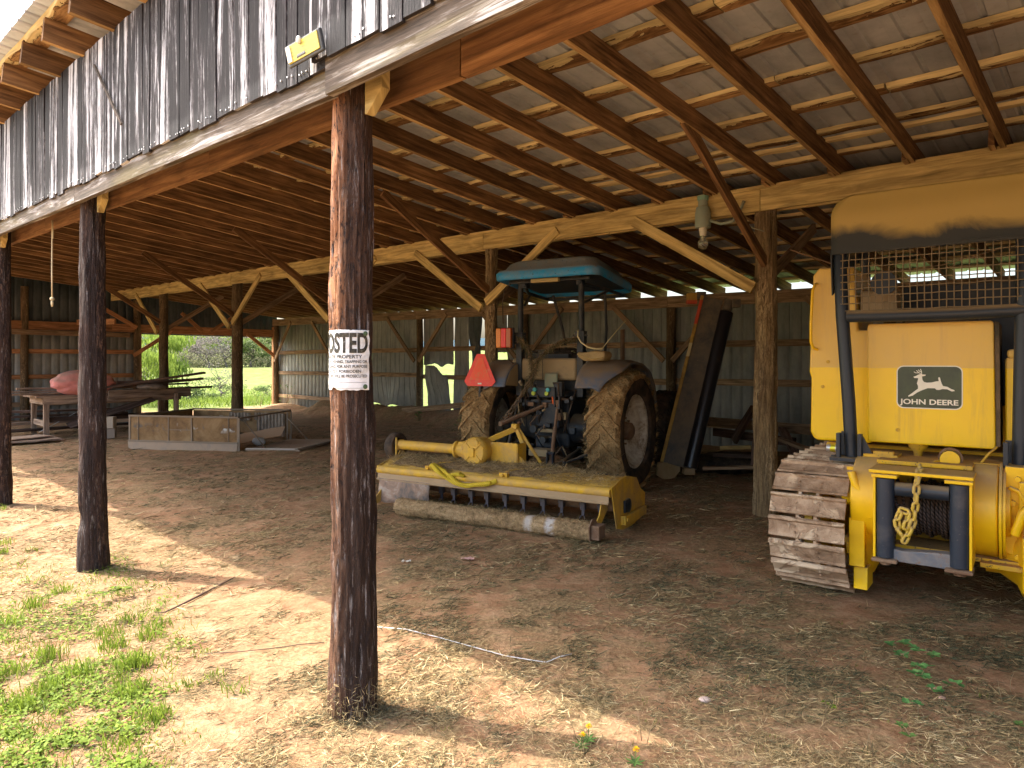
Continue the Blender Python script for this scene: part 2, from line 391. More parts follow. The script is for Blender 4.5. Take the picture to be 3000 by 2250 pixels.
# rough flitch purlins: pale outer edge, brown heart
k = NT('purlin_flitch', .85, 0, .15); v = k.coord('UV', (1.6, 7, 1)); v2 = k.coord('UV', (2.2, 30, 1))
g = k.noise(k.coord('UV', (1.6, 4, 1)), 1.6, 5, .62, .8); g2 = k.noise(v2, 1, 5, .6, .3); g3 = k.noise(v, 1.4, 5, .6, 1.2)
mm = k.math('MODULO', k.sep(k.coord('UV'))[1], 10)
dd = k.math('SUBTRACT', mm, k.math('MULTIPLY', k.math('SUBTRACT', g, .44), .55))
br = k.ramp(g3, [(.36, (.10, .050, .024)), (.5, (.30, .165, .07)), (.62, (.48, .30, .13))])
c = k.mix(k.ramp(dd, [(.0, 1), (.004, 1), (.02, 0)]), br, (.07, .035, .02)); c = k.mix(k.math('MAXIMUM', k.ramp(dd, [(-.0, 1), (.003, 0)]), k.math('GREATER_THAN', mm, .285)), c, (.74, .60, .31))
c = k.mix(1, c, k.ramp(g2, [(.3, .65), (.6, 1.1)]), 'MULTIPLY'); c = k.mix(1, c, k.ramp(k.tone(), [(0, .7), (1, 1.15)]), 'MULTIPLY')
k.color(c); k.bump(g, .6, .01); M_purlin = k.m
# creosoted poles
def pole_mat(name, dark, mid, hot, thr=.5, sy=7, chalk=.0, side=False):
    k = NT(name, .8, 0, .25); v = k.coord('UV', (1.1, sy, 1)); v2 = k.coord('UV', (5, 60, 1)); v3 = k.coord('UV', (8, 26, 1)); v4 = k.coord('UV', (.6, 2.2, 1))
    a = k.noise(v, 1.5, 7, .7, .5); b = k.noise(v2, 1, 6, .7, .3); fl = k.noise(v3, 1.6, 5, .7, .8); big = k.noise(v4, 2, 3, .5)
    c = k.mix(k.ramp(a, [(.35, 0), (.62, 1)]), dark, mid)
    hh = k.math('MULTIPLY', k.ramp(fl, [(thr - .03, 0), (thr + .05, 1)]), k.ramp(big, [(.42, 0), (.6, 1)]))
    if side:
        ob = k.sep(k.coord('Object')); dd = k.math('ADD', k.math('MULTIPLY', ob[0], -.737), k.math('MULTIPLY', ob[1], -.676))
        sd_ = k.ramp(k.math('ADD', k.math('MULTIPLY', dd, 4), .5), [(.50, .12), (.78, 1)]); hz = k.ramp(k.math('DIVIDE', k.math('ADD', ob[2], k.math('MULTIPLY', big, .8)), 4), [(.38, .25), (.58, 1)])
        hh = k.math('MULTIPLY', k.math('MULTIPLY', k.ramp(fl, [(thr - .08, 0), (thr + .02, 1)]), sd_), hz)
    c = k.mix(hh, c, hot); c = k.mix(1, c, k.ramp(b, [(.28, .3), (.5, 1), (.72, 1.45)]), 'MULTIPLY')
    if chalk: c = k.mix(k.math('MULTIPLY', k.ramp(k.noise(v2, .7, 6, .8), [(.56, 0), (.66, 1)]), chalk), c, (.42, .38, .36))
    k.color(c); k.bump(k.math('ADD', k.math('MULTIPLY', fl, 1.6), b), 1, .035); return k.m
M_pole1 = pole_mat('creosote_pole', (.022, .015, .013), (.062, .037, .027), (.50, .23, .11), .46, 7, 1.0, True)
M_pole2 = pole_mat('dark_pole', (.024, .016, .014), (.072, .042, .032), (.20, .12, .08), .54, 6, .7)
M_bark2 = pole_mat('barky_pole', (.16, .105, .055), (.38, .27, .14), (.58, .44, .25), .5, 8)
M_pole3 = pole_mat('dark_log_post', (.08, .052, .028), (.20, .135, .07), (.36, .26, .14), .55, 6)

def pole(u, v, z0, z1, r, mat, bark=.004, lean=(0, 0), seg=28, n=46, flare=.012, name='post', label=None, grooves=0, knots=()):
    mb = MB(); vs = []; ph = random.random() * 50
    b0 = Bq(u, v, 0); rows = []
    for j in range(n + 1):
        t = j / n; z = z0 + (z1 - z0) * t; rr = r * (1.06 - .12 * t) + flare * math.exp(-max(0, z) * 3)
        cx = b0.x + lean[0] * (t) + .012 * n3(ph, z, 0, .8); cy = b0.y + lean[1] * t + .012 * n3(0, z, ph, .8)
        for i in range(seg):
            a = 2 * math.pi * i / seg
            q = bark * (1.6 * fbm(math.cos(a) * 3 + ph, math.sin(a) * 3, z * 1.6, 1.3, 3)) + grooves * (abs(n3(math.cos(a) * 7 + ph, math.sin(a) * 7, z * 2.2)) - .25)
            for (kz, ka, kr) in knots: q += kr * math.exp(-((z - kz) / .09) ** 2 - (math.remainder(a - ka, 2 * math.pi) / .5) ** 2)
            rows.append((cx + math.cos(a) * (rr + q), cy + math.sin(a) * (rr + q), z))
    fs = []; uvs = []; c = 2 * math.pi * r
    for j in range(n):
        for i in range(seg):
            i2 = (i + 1) % seg; fs.append((j * seg + i, j * seg + i2, (j + 1) * seg + i2, (j + 1) * seg + i))
            y0 = z0 + (z1 - z0) * j / n; y1 = z0 + (z1 - z0) * (j + 1) / n
            uvs.append([(y0 + ph, c * i / seg), (y0 + ph, c * (i + 1) / seg), (y1 + ph, c * (i + 1) / seg), (y1 + ph, c * i / seg)])
    fs.append(tuple(n * seg + i for i in range(seg))); uvs.append([(ph, .01 * i) for i in range(seg)])
    mb.add(rows, fs, uvs, .5); o = mb.build(name, mat, barn, 60)
    if label: o['label'] = label
    return o
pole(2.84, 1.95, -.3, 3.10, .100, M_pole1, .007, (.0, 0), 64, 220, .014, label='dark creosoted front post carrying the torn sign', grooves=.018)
pole(6.71, 1.95, -.4, 3.20, .100, M_pole2, .006, (-.03, 0), 44, 130, .02, grooves=.012, knots=[(.35, 4.6, -.03), (1.5, 4.3, .012), (.75, 5.2, .012)], label='dark round front post nearest left of the post with the sign')
pole(10.15, 1.95, -.3, 3.30, .105, M_pole2, .006, (0.03, 0), 32, 90, .012, grooves=.012)
for u in (14.0, 18.1, 21.9): pole(u, 1.95, -.3, 3.3, .105, M_pole2, .004, seg=16, n=20)
for u in (-1.3, -5.4): pole(u, 1.95, -.3, 3.05, .105, M_pole2, .004, seg=16, n=20)
MIDU = [(-1.1, .11), (3.12, .118), (7.42, .095), (11.6, .10), (15.8, .125), (20.2, .12)]
for i, (u, r) in enumerate(MIDU):
    kn = [(2.05, 2.2, .05), (1.2, -.9, .04), (.9, 2.6, .05)] if i == 4 else ([(2.55, 3.6, .02)] if i == 1 else [])
    pole(u, VM, -.3, hM(u) - .02 if i in (1, 2) else hM(u) - .06, r, M_bark2 if i in (1, 2, 3) else M_pole3, .010, (0, 0), 36 if i < 3 else 18, 110 if i < 3 else 30, .012, grooves=.022 if i in (1, 2) else .008, knots=kn,
         label='bark-ridged log post in the middle row beside the crawler' if i == 1 else None)
for u in (-1.1, 3.2, 7.4, 11.55, 15.66, 19.9, 24.0): pole(u, VB - .12, -.3, hB(u) - .02, .10, M_pole3, .006, seg=14, n=12)
pole(24.05, 8.25, -.3, 3.7, .11, M_pole3, .006, seg=14, n=12); pole(24.05, 5.2, -.3, 3.9, .10, M_pole3, .006, seg=14, n=12)

# -- beams. outer weathered band of the front
k = NT('weathered_band', .8, 0, .2); v = k.coord('UV', (1.1, 16, 1)); v2 = k.coord('UV', (2, 70, 1)); v3 = k.coord('UV', (.6, 4, 1))
a = k.noise(v, 1.3, 6, .7, .6); b = k.noise(v2, 1, 5, .7); c_ = k.noise(v3, 1.2, 4, .6, .5)
c = k.ramp(a, [(.34, (.045, .034, .024)), (.52, (.13, .10, .075)), (.68, (.48, .46, .44))])
c = k.mix(k.ramp(c_, [(.5, 0), (.66, .55)]), c, (.12, .095, .03)); c = k.mix(1, c, k.ramp(b, [(.3, .6), (.6, 1.1)]), 'MULTIPLY'); k.color(c); k.bump(b, .6, .005); M_band = k.m
def run(name, mat, us, fn, w, h, up=(0, 0, 1), label=None, n=8, warp=.003, gap=.004):
    for a, b in zip(us[:-1], us[1:]):
        mb = MB(); d = gap if b > a else -gap
        mb.beam(fn(a + d), fn(b - d), w, h, up, n=n, warp=warp); o = mb.build(name, mat, barn, bevel=0)
        if label: o['label'] = label
run('outer_header', M_band, [2.80, 6.7, 10.2, 14, 18, 21.9, 24.2], lambda u: Bq(u, 1.825, zbeam(u) + .085), .045, .17)
run('outer_header', M_band, [2.82, -1.3, -7.4], lambda u: Bq(u, 1.805, zbeam(u) + .09), .045, .18)
run('inner_header', M_header, [24.1, 20, 16, 12, 8.7, 4.7, 2.2, -1.3, -7.4], lambda u: Bq(u, 2.09, zbeam(u) + .11), .045, .22)
run('middle_header', M_mid, [24.0, 20.2, 15.8, 11.6, 7.44, 3.12, -1.1, -7.4], lambda u: Bq(u, VM - .135, hM(u) - .115), .045, .235, n=10, warp=.004)
run('middle_header', M_mid, [24.0, 20.2, 15.8, 11.6, 9.1, 5.3, 1.2, -2.9, -7.4], lambda u: Bq(u, VM + .135, hM(u) - .10), .045, .20)
run('header_cap', M_mid, [24.0, 19, 14, 9.6, 5.1, .6, -7.4], lambda u: Bq(u, VM - .115, hM(u) + .022), .105, .04, n=10, warp=.003)
run('wall_plate', M_grey, [24.0, 19.9, 15.66, 11.55, 7.4, 3.2, -1.1, -7.4], lambda u: Bq(u, VB - .25, hB(u) - .13), .045, .24)
for u in (2.70, 6.52, 10.0): # notched stub blocks bolted beside the post heads
    mb = MB(); z = zbeam(u); p = Bq(u, 1.86, 0)
    mb.prism([(0, .1), (.13, .1), (.13, .01), (.02, -.085), (0, -.085)], (0, .05), Matrix.Translation(Vector((p.x, p.y + .06, z)))); mb.build('stub_block', M_mid, barn, bevel=.004)

# -- knee braces
def brace(p, q, w=.045, h=.12, mat=M_mid, warp=.003):
    mb = MB(); d = Vector(q) - Vector(p); up = Vector((0, 0, 1)).cross(d)
    mb.beam(p, q, w, h, (0, 0, 1), n=6, warp=warp); return mb.build('knee_brace', mat, barn)
for i, (u, r) in enumerate(MIDU):
    m_ = M_mid if i in (1, 2, 3) else M_endw
    if i: brace(Bq(u + r * .6, VM - .16, 2.52), Bq(u + 1.62, VM - .17, hM(u) - .13), mat=M_mid, h=.13)
    if u < 20 and i != 1: brace(Bq(u - r * .6, VM - .16, 2.60), Bq(u - 1.45, VM - .17, hM(u) - .13), mat=M_mid, h=.12)
    brace(Bq(u - .03, VM - .10, 2.80), Bq(u - .08 if i != 1 else 2.985, 5.5, H(u, 5.5) + .06), mat=M_rafter, h=.12)
    brace(Bq(u + .05, VM + .10, 2.62), Bq(u + .05, VM + 1.7, H(u, VM + 1.7) + .02), mat=M_grey, h=.12)
for u in (-1.1, 3.2, 7.4, 11.55, 15.66, 19.9, 24.0):
    if u < 24: brace(Bq(u + .1, VB - .25, 1.72), Bq(u + 1.35, VB - .295, hB(u) - .16), mat=M_grey, h=.11)
    brace(Bq(u - .1, VB - .25, 1.72), Bq(u - 1.35, VB - .295, hB(u) - .16), mat=M_grey, h=.11)

# -- rafters (front span to middle beam, middle beam to back wall, lapped), spacing .68 m
us = [.93 + .68 * i for i in range(-12, 35)]; us = [u for u in us if -7.3 < u < 24.0]
for i, u in enumerate(us):
    mb = MB(); j = random.uniform(-.02, .02); d = .19 + random.uniform(-.015, .015)
    a = Bq(u + j, 1.50, H(u, 1.50) + d / 2); b = Bq(u + random.uniform(-.02, .02), VM + .35, H(u, VM + .35) + d / 2 + .01)
    mb.beam(a, b, .046, d, (0, 0, 1), n=8, warp=.003); mb.under(); mb.build('rafter', [M_rafter, M_uplit_edge], barn)
    if u < 23.8:
        mb = MB(); a = Bq(u + .055, VM - .30, H(u, VM - .3) + d / 2); b = Bq(u + .05, VB + .35, H(u, VB + .35) + d / 2)
        mb.beam(a, b, .046, d, (0, 0, 1), n=6, warp=.003); mb.under(); mb.build('rafter', [M_rafter, M_uplit_edge], barn)
    # little cant block where a lapped rafter sits on the beam
RD = .19
# -- purlins: rough slabs lying across the rafters
pv = [1.60, 2.22, 2.88, 3.50, 3.72, 4.36, 4.98, 5.60, 6.20, 6.82, 7.42, 8.05, 8.7, 9.3, 9.95, 10.6, 11.2, 11.85, 12.5, 13.2]
for i, v_ in enumerate(pv):
    u = 24.1; mb = MB()
    while u > -7.5:
        L = random.uniform(3.4, 5.2); u2 = max(-7.5, u - L); w_ = random.uniform(.12, .19); q = random.uniform(-.025, .025); n = max(2, int((u - u2) / .16))
        vs = []; ph = random.random() * 90
        for s_ in range(n + 1):
            uu_ = u + (u2 - u) * s_ / n; zz = H(uu_, v_) + RD
            e1 = .045 * fbm(uu_ * 2, ph, 0, .9, 3); e2 = .045 * fbm(uu_ * 2, ph + 9, 0, .9, 3)
            for (dv, dz) in ((-w_ / 2 + e1, .004), (w_ / 2 + e2, .004), (w_ / 2 + e2 * .2 + .012, .039), (-w_ / 2 + e1 * .2 - .012, .039)): vs.append(Bq(uu_, v_ + q + dv, zz + dz))
        fs = []; uvs = []; o1 = random.random() * 40; o2 = 10 * random.randint(0, 6); per = [0, w_, w_ + .04, 2 * w_ + .04, 2 * w_ + .08]
        for s_ in range(n):
            for e in range(4):
                a = s_ * 4 + e; b = s_ * 4 + (e + 1) % 4; fs.append((a, b, b + 4, a + 4)); t0 = .16 * s_ + o1; t1 = t0 + .16
                uvs.append([(t0, per[e] + o2), (t0, per[e + 1] + o2), (t1, per[e + 1] + o2), (t1, per[e] + o2)])
        fs += [(3, 2, 1, 0), (n * 4, n * 4 + 1, n * 4 + 2, n * 4 + 3)]; uvs += [[(0, 0)] * 4] * 2
        mb.add(vs, fs, uvs, random.random()); u = u2 - .01
    mb.build('purlin', M_purlin, barn)
# second layer of doubled slabs (short offcuts beside the fourth purlin)
for v_, a, b in ((3.38, 5.4, -3.5), (7.05, 7.0, .5)):
    mb = MB(); mb.beam(Bq(a, v_, H(a, v_) + RD + .02), Bq(b, v_, H(b, v_) + RD + .02), .10, .032, n=30, warp=.012); mb.build('purlin', M_purlin, barn)

# -- ribbed metal roof
k = NT('roof_metal', .5, .1, .4); v = k.coord('Object'); a = k.noise(v, 1.3, 6, .7, .3); b = k.noise(v, 14, 5, .7)
c = k.ramp(a, [(.3, (.27, .29, .31)), (.5, (.40, .42, .44)), (.7, (.53, .54, .55))]); c = k.mix(k.ramp(b, [(.6, 0), (.72, .35)]), c, (.26, .16, .08)); k.color(c); k.rough(k.ramp(b, [(.3, .40), (.7, .62)])); M_roofm = k.m
mb = MB(); P = .2286; prof = [(0, 0), (.09, 0), (.102, .004), (.114, 0), (.17, 0), (.180, .019), (.208, .019), (.218, 0)]
ul = []; u = 24.75
while u > -7.8:
    for (du, dz) in prof: ul.append((u - du, dz))
    u -= P
vl = [1.41, 2.6, 4.1, 5.9, VM, 9.6, 11.5, VB + .45]
vs = [Bq(u, v_, H(cl(u, -7.4, 24.3), v_) + RD + .040 + dz + (.004 * n3(u, v_, 0, .7))) for v_ in vl for (u, dz) in ul]; nu = len(ul)
mb.add(vs, [(j * nu + i, j * nu + i + 1, (j + 1) * nu + i + 1, (j + 1) * nu + i) for j in range(len(vl) - 1) for i in range(nu - 1)], None, .5)
roof = mb.build('roof', M_roofm, barn, 20); solid(roof, .0015)

# -- weathered vertical siding boards over the front
k = NT('weathered_siding', .8, 0, .25); v = k.coord('UV', (.35, 5.5, 1)); v2 = k.coord('UV', (1.6, 60, 1)); v3 = k.coord('UV', (11, 70, 1)); vz = k.coord('UV', (.5, 1, 1))
a = k.noise(v, 1.9, 5, .65, .6); b = k.noise(v2, 1.1, 6, .7, .3); s_ = k.noise(v3, 1.3, 6, .75)
aa = k.math('ADD', a, k.math('MULTIPLY', k.math('SUBTRACT', k.tone(), .5), .17))
aa = k.math('ADD', aa, k.math('MULTIPLY', k.math('SUBTRACT', b, .5), .42)); aa = k.math('ADD', aa, k.math('MULTIPLY', k.math('SUBTRACT', s_, .5), .34))
c = k.ramp(aa, [(.44, (.014, .012, .013)), (.52, (.050, .042, .044)), (.56, (.20, .195, .20)), (.63, (.58, .58, .60))])
c = k.mix(k.ramp(b, [(.60, 0), (.72, .5)]), c, (.012, .010, .010)); k.color(c); k.bump(k.math('ADD', b, s_), .7, .008); M_siding = k.m
def boards(name, u0, u1, vf, zlo, zhi, label=None):
    mb = MB(); u = u0
    while u > u1:
        w_ = random.uniform(.095, .175); a, b = u, u - w_ + .006; z0 = zlo(u) + random.uniform(-.014, .014); z1 = zhi(u) + .02; t = .019
        o1 = random.random() * 40; o2 = random.random() * 40; n = 5; y = vf + random.uniform(-.004, .004); sk = random.uniform(-.004, .004); vs = []
        for j in range(n + 1):
            zz = z0 + (z1 - z0) * j / n; wb = random.uniform(-.0015, .0015)
            for (uu_, vv_) in ((a + sk * j, y + wb), (b + sk * j, y - wb), (b + sk * j, y + t), (a + sk * j, y + t)): vs.append(Bq(uu_, vv_, zz + (.006 * n3(uu_ * 20) if j == 0 else 0)))
        fs = []; uvs = []; per = [0, w_, w_ + t, 2 * w_ + t, 2 * w_ + 2 * t]
        for j in range(n):
            t0 = (z1 - z0) * j / n + o1; t1 = (z1 - z0) * (j + 1) / n + o1
            for e in range(4):
                q0 = j * 4 + e; q1 = j * 4 + (e + 1) % 4; fs.append((q0, q1, q1 + 4, q0 + 4)); uvs.append([(t0, per[e] + o2), (t0, per[e + 1] + o2), (t1, per[e + 1] + o2), (t1, per[e] + o2)])
        fs.append((3, 2, 1, 0)); uvs.append([(o1, o2)] * 4); mb.add(vs, fs, uvs, random.random()); u -= w_ + random.uniform(0, .004)
    o = mb.build(name, M_siding, barn)
    if label: o['label'] = label
boards('siding', 24.2, 2.90, 1.782, lambda u: zbeam(u) + .125, lambda u: H(u, 1.79))
boards('siding', 2.89, -7.5, 1.758, lambda u: zbeam(u) + .145, lambda u: H(u, 1.77))
mb = MB()
for i in range(260):   # nail heads along the bottom of the boards
    u = random.uniform(-2, 14); z = zbeam(u) + (.155 if u > 2.9 else .175) + random.uniform(-.01, .012); mb.cyl(Bq(u, 1.783 if u > 2.9 else 1.759, z), Bq(u, 1.775 if u > 2.9 else 1.751, z), .0042, seg=6)
k = NT('nail_steel', .4, .8); k.color((.6, .6, .6)); M_nail = k.m; M_dlath = wood_mat('grey_lath', (.06, .045, .035), (.14, .11, .085), (.25, .21, .17))
o = mb.build('nail_heads', M_nail, barn); tag(o, kind='stuff')
mb = MB(); mb.beam(Bq(6.05, 1.764, 4.02), Bq(5.45, 1.764, 3.42), .012, .018); mb.build('loose_lath', M_dlath, barn)

# -- wall metal
def wallmat(name, c1, c2, c3):
    k = NT(name, .65, 0, .3); v = k.coord('Object'); v2 = k.coord('Object', (1, 1, .25)); a = k.noise(v, .8, 6, .7); b = k.noise(v2, 7, 5, .7)
    c = k.ramp(k.math('ADD', k.math('MULTIPLY', a, .5), k.math('MULTIPLY', b, .5)), [(.35, c1), (.5, c2), (.66, c3)]); k.color(c); return k.m
M_wall = wallmat('wall_metal', (.16, .175, .175), (.27, .285, .275), (.39, .40, .375))
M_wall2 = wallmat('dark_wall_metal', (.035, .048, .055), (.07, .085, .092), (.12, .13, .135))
def panel(name, p, uu0, uu1, zfn, top, mat, off=None, along='u', at=VB, n=1, rib=.2286):
    # ribbed sheet from uu0 to uu1 (along barn u or v); zfn(u)->bottom; off(u,z)-> push outward
    mb = MB(); cols = []; u = uu0
    while u < uu1 - 1e-6:
        for (du, dz) in ((0, 0), (.088, 0), (.096, .012), (.12, .012), (.128, 0), (.19, 0)):
            if u + du < uu1: cols.append((u + du, dz))
        u += rib
    cols.append((uu1, 0)); nz = 10 if off else 1; vs = []
    for j in range(nz + 1):
        for (u, dz) in cols:
            z0 = zfn(u); z1 = top(u); z = z0 + (z1 - z0) * j / nz; q = dz + (off(u, z) if off else 0)
            vs.append(Bq(u, at + q, z) if along == 'u' else Bq(at + q, u, z))
    c = len(cols); mb.add(vs, [(j * c + i, j * c + i + 1, (j + 1) * c + i + 1, (j + 1) * c + i) for j in range(nz) for i in range(c - 1)])
    o = mb.build(name, mat, barn, 25); solid(o, .002); return o
topB = lambda u: hB(u) - .03
def seg(a, b, z0=-.2): panel('back_wall', None, a, b, lambda u: z0, topB, M_wall)
seg(-7.5, 12.25); seg(20.2, 24.1)
# torn and curled sheets: bottoms kicked out, slits of daylight between
tw = lambda *a: panel('torn_wall_sheet', None, *a)
tw(12.27, 13.08, lambda u: 1.95, topB, M_wall, lambda u, z: .01 * n3(u * 3, z * 3))
tw(12.32, 13.0, lambda u: .12 + .3 * (u - 12.3), lambda u: 1.62 - .12 * (u - 12.3), M_wall, lambda u, z: .30 * sm(1.5, .2, z) + .04 * n3(u * 3, z * 2))
tw(13.14, 13.66, lambda u: .16, lambda u: topB(u) - .1 * abs(u - 13.4), M_wall2, lambda u, z: .14 * math.sin(u * 9 + z * 2.4) * sm(2.9, 1.7, z) - .05 + .04 * n3(u * 4, z * 3, 2))
tw(13.70, 14.28, lambda u: .20, topB, M_wall, lambda u, z: .06 * sm(2.0, .5, z) * math.sin(u * 6 + z) + .02 * n3(u * 4, z * 2, 5))
tw(14.33, 15.62, lambda u: 1.62 + .1 * n3(u * 3, 1), topB, M_wall, lambda u, z: .015 * n3(u * 3, z * 3, 4))
tw(14.42, 15.40, lambda u: .15 + .10 * abs(u - 14.9), lambda u: 1.60 - .35 * sm(14.9, 14.4, u), M_wall, lambda u, z: -.28 * sm(.2, 1.4, z) * math.cos((u - 14.9) * 2.2) + .05 * n3(u * 3, z * 3, 4))
tw(15.72, 18.15, lambda u: .34 + .12 * n3(u * 1.7, 3) + .05 * math.sin(u * 6), topB, M_wall, lambda u, z: .12 * sm(1.2, .3, z) * math.sin(u * 4) + .01 * n3(u * 3, z * 3))
tw(18.22, 20.2, lambda u: .22 + .12 * n3(u * 1.9, 8), topB, M_wall, lambda u, z: .08 * sm(1.2, .2, z) * math.sin(u * 3.4))
for z_, sp in ((2.05, None), (1.28, None), (.42, 1)):
    for a, b in ((24.0, 19.95), (19.85, 15.7), (15.6, 11.6), (11.5, 7.45), (7.35, 3.25), (3.15, -1.05), (-1.15, -7.4)):
        if sp and 11 < b < 19: continue
        mb = MB(); mb.beam(Bq(a, VB - .06, z_ + random.uniform(-.03, .03)), Bq(b, VB - .06, z_ + random.uniform(-.03, .03)), .04, .13, n=6, warp=.004); mb.build('girt', M_grey, barn)
mb = MB(); mb.beam(Bq(15.55, 12.35, .30), Bq(12.6, 12.1, .62), .04, .14, n=5, warp=.004); mb.build('fallen_girt', M_grey, barn)
# far end wall with the wide opening next to the back corner
OP0, OP1, OPZ = 8.35, 13.02, 2.64
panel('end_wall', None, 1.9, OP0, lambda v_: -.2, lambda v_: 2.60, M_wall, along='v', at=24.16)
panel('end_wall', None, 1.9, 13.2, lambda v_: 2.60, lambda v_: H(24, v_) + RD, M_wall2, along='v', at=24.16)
def wb(name, a, b, w_, h_, mat, up=(0, 0, 1)):
    mb = MB(); mb.beam(a, b, w_, h_, up, n=6, warp=.003); return mb.build(name, mat, barn)
wb('end_header', Bq(24.02, 1.9, 2.76), Bq(24.02, 7.5, 2.78), .045, .25, M_endw); wb('end_header', Bq(24.02, 7.5, 2.78), Bq(24.02, 13.15, 2.76), .045, .26, M_endw)
wb('girt', Bq(23.95, 1.9, 2.58), Bq(23.95, 8.0, 2.55), .045, .14, M_grey)
for z_ in (.45, 1.25, 2.0): wb('girt', Bq(24.08, 1.9, z_), Bq(24.08, OP0 - .15, z_ + .02), .045, .13, M_endw if z_ > 1 else M_grey)
wb('door_jamb', Bq(24.05, OP0 - .04, -.1), Bq(24.05, OP0 - .04, 2.64), .10, .14, M_endw, (1, 0, 0)); wb('door_jamb', Bq(24.05, OP1, -.1), Bq(24.05, OP1, 3.0), .12, .12, M_endw, (1, 0, 0))
for (a, za, b, zb_) in ((8.1, 1.9, 9.3, 2.72), (13.0, 1.9, 11.9, 2.72), (7.0, 3.5, 8.2, 2.8), (10.3, 2.75, 9.6, 3.35), (10.6, 2.75, 11.4, 3.3), (12.4, 2.9, 12.4, 3.2)):
    brace(Bq(23.93, a, za), Bq(23.93, b, zb_), mat=M_endw, h=.12)
wb('end_plank', Bq(23.85, 6.5, 2.90), Bq(21.2, 6.7, 2.83), .05, .16, M_endw)
# near end wall (out of frame) closes the barn
panel('end_wall', None, 1.9, 13.2, lambda v_: -.2, lambda v_: H(-7, v_) + RD, M_wall, along='v', at=-7.45)

# ------------------------------------------------------------------ outside vegetation seen through the openings
GL = ['tall spring-green tree', 'grey leafless tree with bare twigs', 'pinkish budding tree', 'bushy mid-green tree']
spec = [(490, 119, 7.5, 9, 1), (560, 121, 7, 9, 1), (625, 118, 7.5, 9, 0), (690, 121, 8, 9, 1), (745, 117, 7.5, 9, 1), (790, 120, 7, 9, 1), (830, 119, 7, 9, 0), (520, 118, 7.5, 8, 1), (585, 112, 8.5, 8, 0), (640, 125, 9.5, 9, 1), (700, 112, 9, 8, 0), (762, 120, 8, 8, 2), (800, 108, 6.5, 7, 3), (850, 115, 8, 8, 2), (470, 110, 8, 8, 0), (545, 100, 6, 6, 1), (665, 100, 6.5, 6, 1), (735, 101, 5, 6, 3), (610, 99, 5, 5, 1), (905, 110, 8, 8, 1), (410, 112, 9, 8, 1)]
mats = [M_spring, M_grey, M_pink, M_green]; mats[1] = bpy.data.materials['bare_twigs']
for i, (px, d, h, w_, kd) in enumerate(spec):
    x, y = pxy(px, d); pos_ = ['leftmost', 'second from left', 'third from left', 'fourth from left']
    tree(x, y, h * .8, w_, mats[kd], GL[kd] + ' across the field', n=1300, s=.20 if kd in (0, 3) else .11, nl=10)
x, y = pxy(450, 31); tree(x, y, 3.2, 3.0, M_spring, 'drooping pale yellow-green willow just beyond the barn opening', 'willow_tree', 3400, .05, None, .09, droop=1)
x, y = pxy(430, 26.5); tree(x, y, 2.2, 2.2, M_spring, 'smaller yellow-green willow shrub at the left edge of the opening', 'willow_shrub', 1800, .04, None, .05, cat='shrub', droop=1)
x, y = pxy(650, 34); tree(x, y, 1.9, 2.0, bpy.data.materials['bare_twigs'], 'small bare grey shrub alone in the green field', 'bare_shrub', 260, .04, None, .05, cat='shrub', nl=12)
for i, (px, d, h, w_) in enumerate(((662, 48, 1.3, 2.4), (785, 50, 1.1, 2.2), (580, 60, .9, 3), (540, 30, .7, 1.6), (600, 38, .7, 1.6))):
    x, y = pxy(px, d); tree(x, y, h, w_, M_green, ['round dark green bush right of centre in the field', 'green bush at the right edge of the field view', 'low green bush far out in the field', 'low bush near the willow', 'low bush left of the bare shrub'][i], 'bush', 500, .06, 'bushes in the field', .04, 'bush', nl=6)
for i, u in enumerate((12.6, 14.3, 16.6)):
    p = W(u, 17.5 + i); tree(p.x, p.y, 2.6, 3.2, M_spring, ['pale green bush behind the gap beside the tractor', 'pale green bush behind the torn sheets', 'pale green bush behind the far torn sheet'][i], 'bush', 800, .06, 'bushes behind the back wall', .05, 'bush', nl=6)

# thicket along the far edge of the field, in front of the tree trunks
mb = MB()
for i in range(150):
    px = 380 + 560 * i / 150 + random.gauss(0, 5); d = random.uniform(103, 116); x, y = pxy(px, d); r_ = random.uniform(1.2, 2.6)
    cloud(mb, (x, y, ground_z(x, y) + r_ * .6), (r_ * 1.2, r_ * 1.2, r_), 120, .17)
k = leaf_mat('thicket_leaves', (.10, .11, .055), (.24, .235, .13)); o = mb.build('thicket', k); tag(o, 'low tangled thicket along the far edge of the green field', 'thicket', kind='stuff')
# loose grass in the field just outside the opening
P_ = []; D_ = []
for _ in range(9000):
    d = random.uniform(25, 60) ** 1.0; px = random.uniform(395, 830); x, y = pxy(px, d); u_, v_ = uv_of(x, y)
    if u_ < 25.2: continue
    P_.append((x, y, ground_z(x, y))); D_.append((random.gauss(0, .35), random.gauss(0, .35), 1))
FIELD = (P_, D_)
